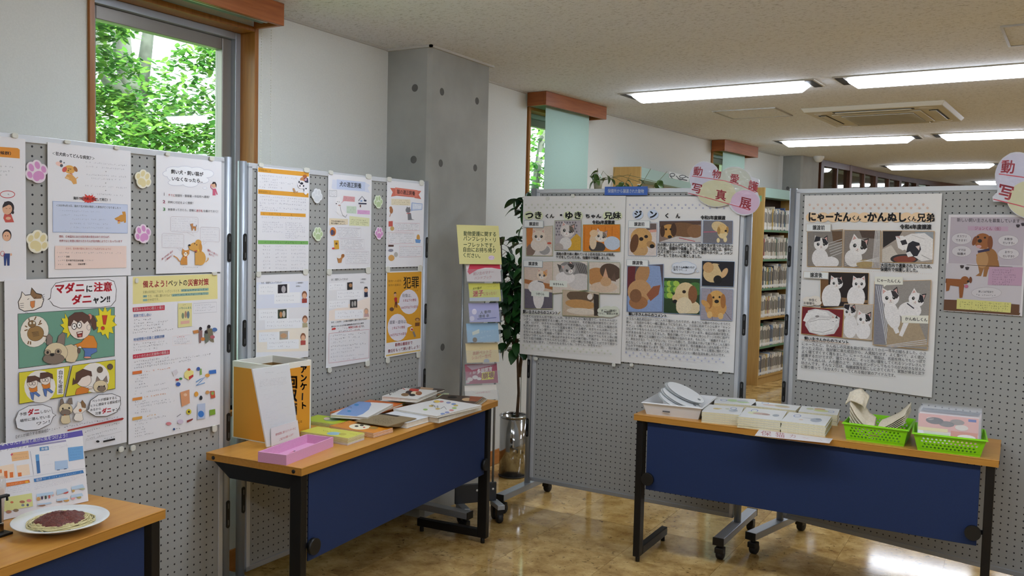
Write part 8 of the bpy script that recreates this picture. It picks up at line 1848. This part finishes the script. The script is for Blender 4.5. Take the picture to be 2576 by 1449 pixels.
# green shelf mark on the bookcase end, as in the photo
MB().box(0.10, 0.16, -0.0015, 0.0, 1.93, 1.99, Matrix.Translation(Vector((e1[0], e1[1], 0))) @ Matrix.Rotation(math.radians(80 + 90), 4, 'Z') @ Matrix.Rotation(math.radians(180), 4, 'Z') @ Matrix.Translation(Vector((-.19, 0, 0)))).build('green_label', mat('label_green', '#7cb08a', .5), None, 'small green label near the top of the bookcase end panel', 'label')

# ================================================================== trailing plant behind the kitten poster
def pothos():
    p = on_y(1504, 472, 4.98); zt_ = p[2] - 0.012
    st = empty('plant_stand', 'slim wooden plant stand hidden behind the kitten panel', 'stand', (p[0], p[1], 0))
    MB().lathe([(0, 0), (.11, 0), (.11, .02), (0, .02)], (0, 0, 0), 24).build('foot', M_SHELF, st)
    MB().tube([(0, 0, .02), (0, 0, zt_ - .02)], .016, 12).build('pole', M_SHELF, st)
    MB().lathe([(0, zt_ - .02), (.030, zt_ - .02), (.030, zt_), (0, zt_)], (0, 0, 0), 24).build('top', M_SHELF, st)
    r = empty('trailing_plant', 'small potted trailing plant peeking over the kitten poster panel', 'plant', (p[0], p[1], zt_))
    MB().lathe([(0, 0), (.022, 0), (.03, .055), (.027, .055), (.025, .05), (0, .05)], (0, 0, 0), 20).build('pot', mat('pot_grey', '#a8a890', .6), r)
    ML = mat('pothos_green', '#4c6a30', .4); lm = leaf_mesh('leaf', .055, .042, ML, .5)
    R2 = random.Random(4); MS = mat('pothos_stem', '#6a6a40', .6)
    u = np.array([math.cos(YAW), math.sin(YAW)])
    for (dx, dz, n) in ((.06, .03, 3), (-.01, .05, 5), (.16, -.005, 5), (.26, .00, 4), (.36, .005, 5), (-.04, .02, 3)):
        q = Vector((u[0] * dx, u[1] * dx, .05 + dz)); MB().tube([Vector((0, 0, .05)), Vector((u[0] * dx * .5, u[1] * dx * .5, .09 + dz * .8)), q], .0016, 5).build('stem', MS, r)
        for i in range(n):
            o = _put(bpy.data.objects.new('leaf', lm), r); o.location = q + Vector((R2.uniform(-.02, .02), R2.uniform(-.02, .02), R2.uniform(-.02, .015))); o.rotation_euler = (R2.uniform(-.5, .5), R2.uniform(.1, 1.0), R2.uniform(0, 6.28)); sc = R2.uniform(.8, 1.2); o.scale = (sc,) * 3
    for (dx, dz) in ((.10, .085), (.20, .055), (.32, .085), (.42, .07)):
        MB().tube([Vector((u[0] * dx * .8, u[1] * dx * .8, .02)), Vector((u[0] * dx, u[1] * dx, .05 + dz))], .0013, 4).build('tendril', MS, r)
pothos()

# ================================================================== trees outside the windows
def leafmat(name, c):
    m = mat(name, c, 0.5); nt = m.node_tree; b = nt.nodes['Principled BSDF']; o = nt.nodes['Material Output']
    t = nt.nodes.new('ShaderNodeBsdfTranslucent'); t.inputs['Color'].default_value = (*[min(1, x * 1.9) for x in hx(c)], 1)
    x = nt.nodes.new('ShaderNodeMixShader'); x.inputs['Fac'].default_value = .5
    nt.links.new(b.outputs['BSDF'], x.inputs[1]); nt.links.new(t.outputs['BSDF'], x.inputs[2]); nt.links.new(x.outputs['Shader'], o.inputs['Surface']); return m
LMATS = [leafmat('foliage_a', '#4a7430'), leafmat('foliage_b', '#335a28'), leafmat('foliage_c', '#66883c')]
def garden_tree(loc, trunk, clusters, label, nl, seed, lsize=.075):
    R2 = random.Random(seed); r = empty('garden_tree', label, 'tree', loc, 0, 'trees outside the windows')
    MT = mat('garden_bark', '#64665f', .85, noise=(12, .35, 6))
    for P, r0, r1 in trunk: MB().tube([Vector(p) for p in P], list(np.linspace(r0, r1, len(P))), 10).build('trunk', MT, r)
    # one twig and leaf mass: too many leaves to count
    mb = MB(); mb.weld = False
    for _ in range(nl):
        c, rad = clusters[R2.randrange(len(clusters))]
        while True:
            d = np.array([R2.uniform(-1, 1) for _ in range(3)])
            if np.dot(d, d) < 1: break
        p = np.array(c) + d * np.array(rad); a = R2.uniform(0, 6.28); tl = R2.uniform(-.5, .7); L = lsize * R2.uniform(.7, 1.4); W = L * .5
        f = np.array([math.cos(a) * math.cos(tl), math.sin(a) * math.cos(tl), -math.sin(tl)]); s_ = np.array([-math.sin(a), math.cos(a), R2.uniform(-.5, .5)]); s_ /= np.linalg.norm(s_)
        mb.mi = R2.randrange(3)
        mb.add([p, p + f * L * .35 + s_ * W * .5, p + f * L * .75 + s_ * W * .38, p + f * L, p + f * L * .75 - s_ * W * .38, p + f * L * .35 - s_ * W * .5], [(0, 1, 2, 3, 4, 5)])
    o = mb.build('foliage', LMATS, r); o['kind'] = 'stuff'
def wp(px, py, X): return on_x(px, py, X)
# trunks and foliage seen through the clear window
b0 = wp(345, 400, -6.2); t0 = wp(318, 90, -6.2); f0 = wp(350, 200, -6.2)
base = np.array([b0[0], b0[1], 0.0])
def rel(p): return tuple(np.array(p) - base)
cl = []
for (x, y, X, rx) in ((280, 300, -5.6, .55), (380, 260, -5.8, .6), (480, 210, -5.4, .5), (300, 370, -5.4, .5), (440, 330, -5.6, .6), (520, 300, -5.2, .45), (530, 140, -5.3, .3), (250, 150, -5.6, .30), (255, 60, -5.4, .25), (420, 380, -5.3, .5), (340, 240, -6.6, .5), (250, 250, -5.6, .3), (360, 350, -5.2, .5), (500, 360, -5.2, .4)):
    cl.append((rel(wp(x, y, X)), (rx * .9, rx, rx * .38)))
garden_tree(tuple(base), [([(0, 0, 0), rel(b0), rel(wp(345, 300, -6.2)), rel(wp(308, 130, -6.2)), rel(wp(300, 0, -6.2))], .10, .06), ([rel(wp(335, 290, -6.2)), rel(wp(270, 190, -6.2)), rel(wp(250, 40, -6.2))], .08, .05), ([rel(wp(350, 260, -6.2)), rel(wp(372, 90, -6.2)), rel(wp(380, 0, -6.2))], .06, .03)], cl, 'broad-leaved green tree with forked grey trunk outside the clear window', 6000, 3, .062)
for (px_, py_, X, n, lab) in ((1345, 400, -5.5, 1500, 'sunlit green tree seen in the slit beside the nearer green blind'), (1800, 420, -5.0, 900, 'pale green tree seen in the slit beside the farther green blind')):
    p = wp(px_, py_, X); base2 = np.array([p[0], p[1], 0.0])
    garden_tree(tuple(base2), [([(0, 0, 0), (0, 0, 2.0), (.1, .1, 3.2)], .08, .03)], [((0, 0, 1.6), (.7, .7, .8)), ((0, 0.1, 2.5), (.6, .6, .6))], lab, n, int(px_), .10)
S(box_obj('ground_outside', mat('lawn', '#5a7a3c', .9, noise=(6, .3)), (-30, -3.3, -20, 40, -0.25, -0.15)))
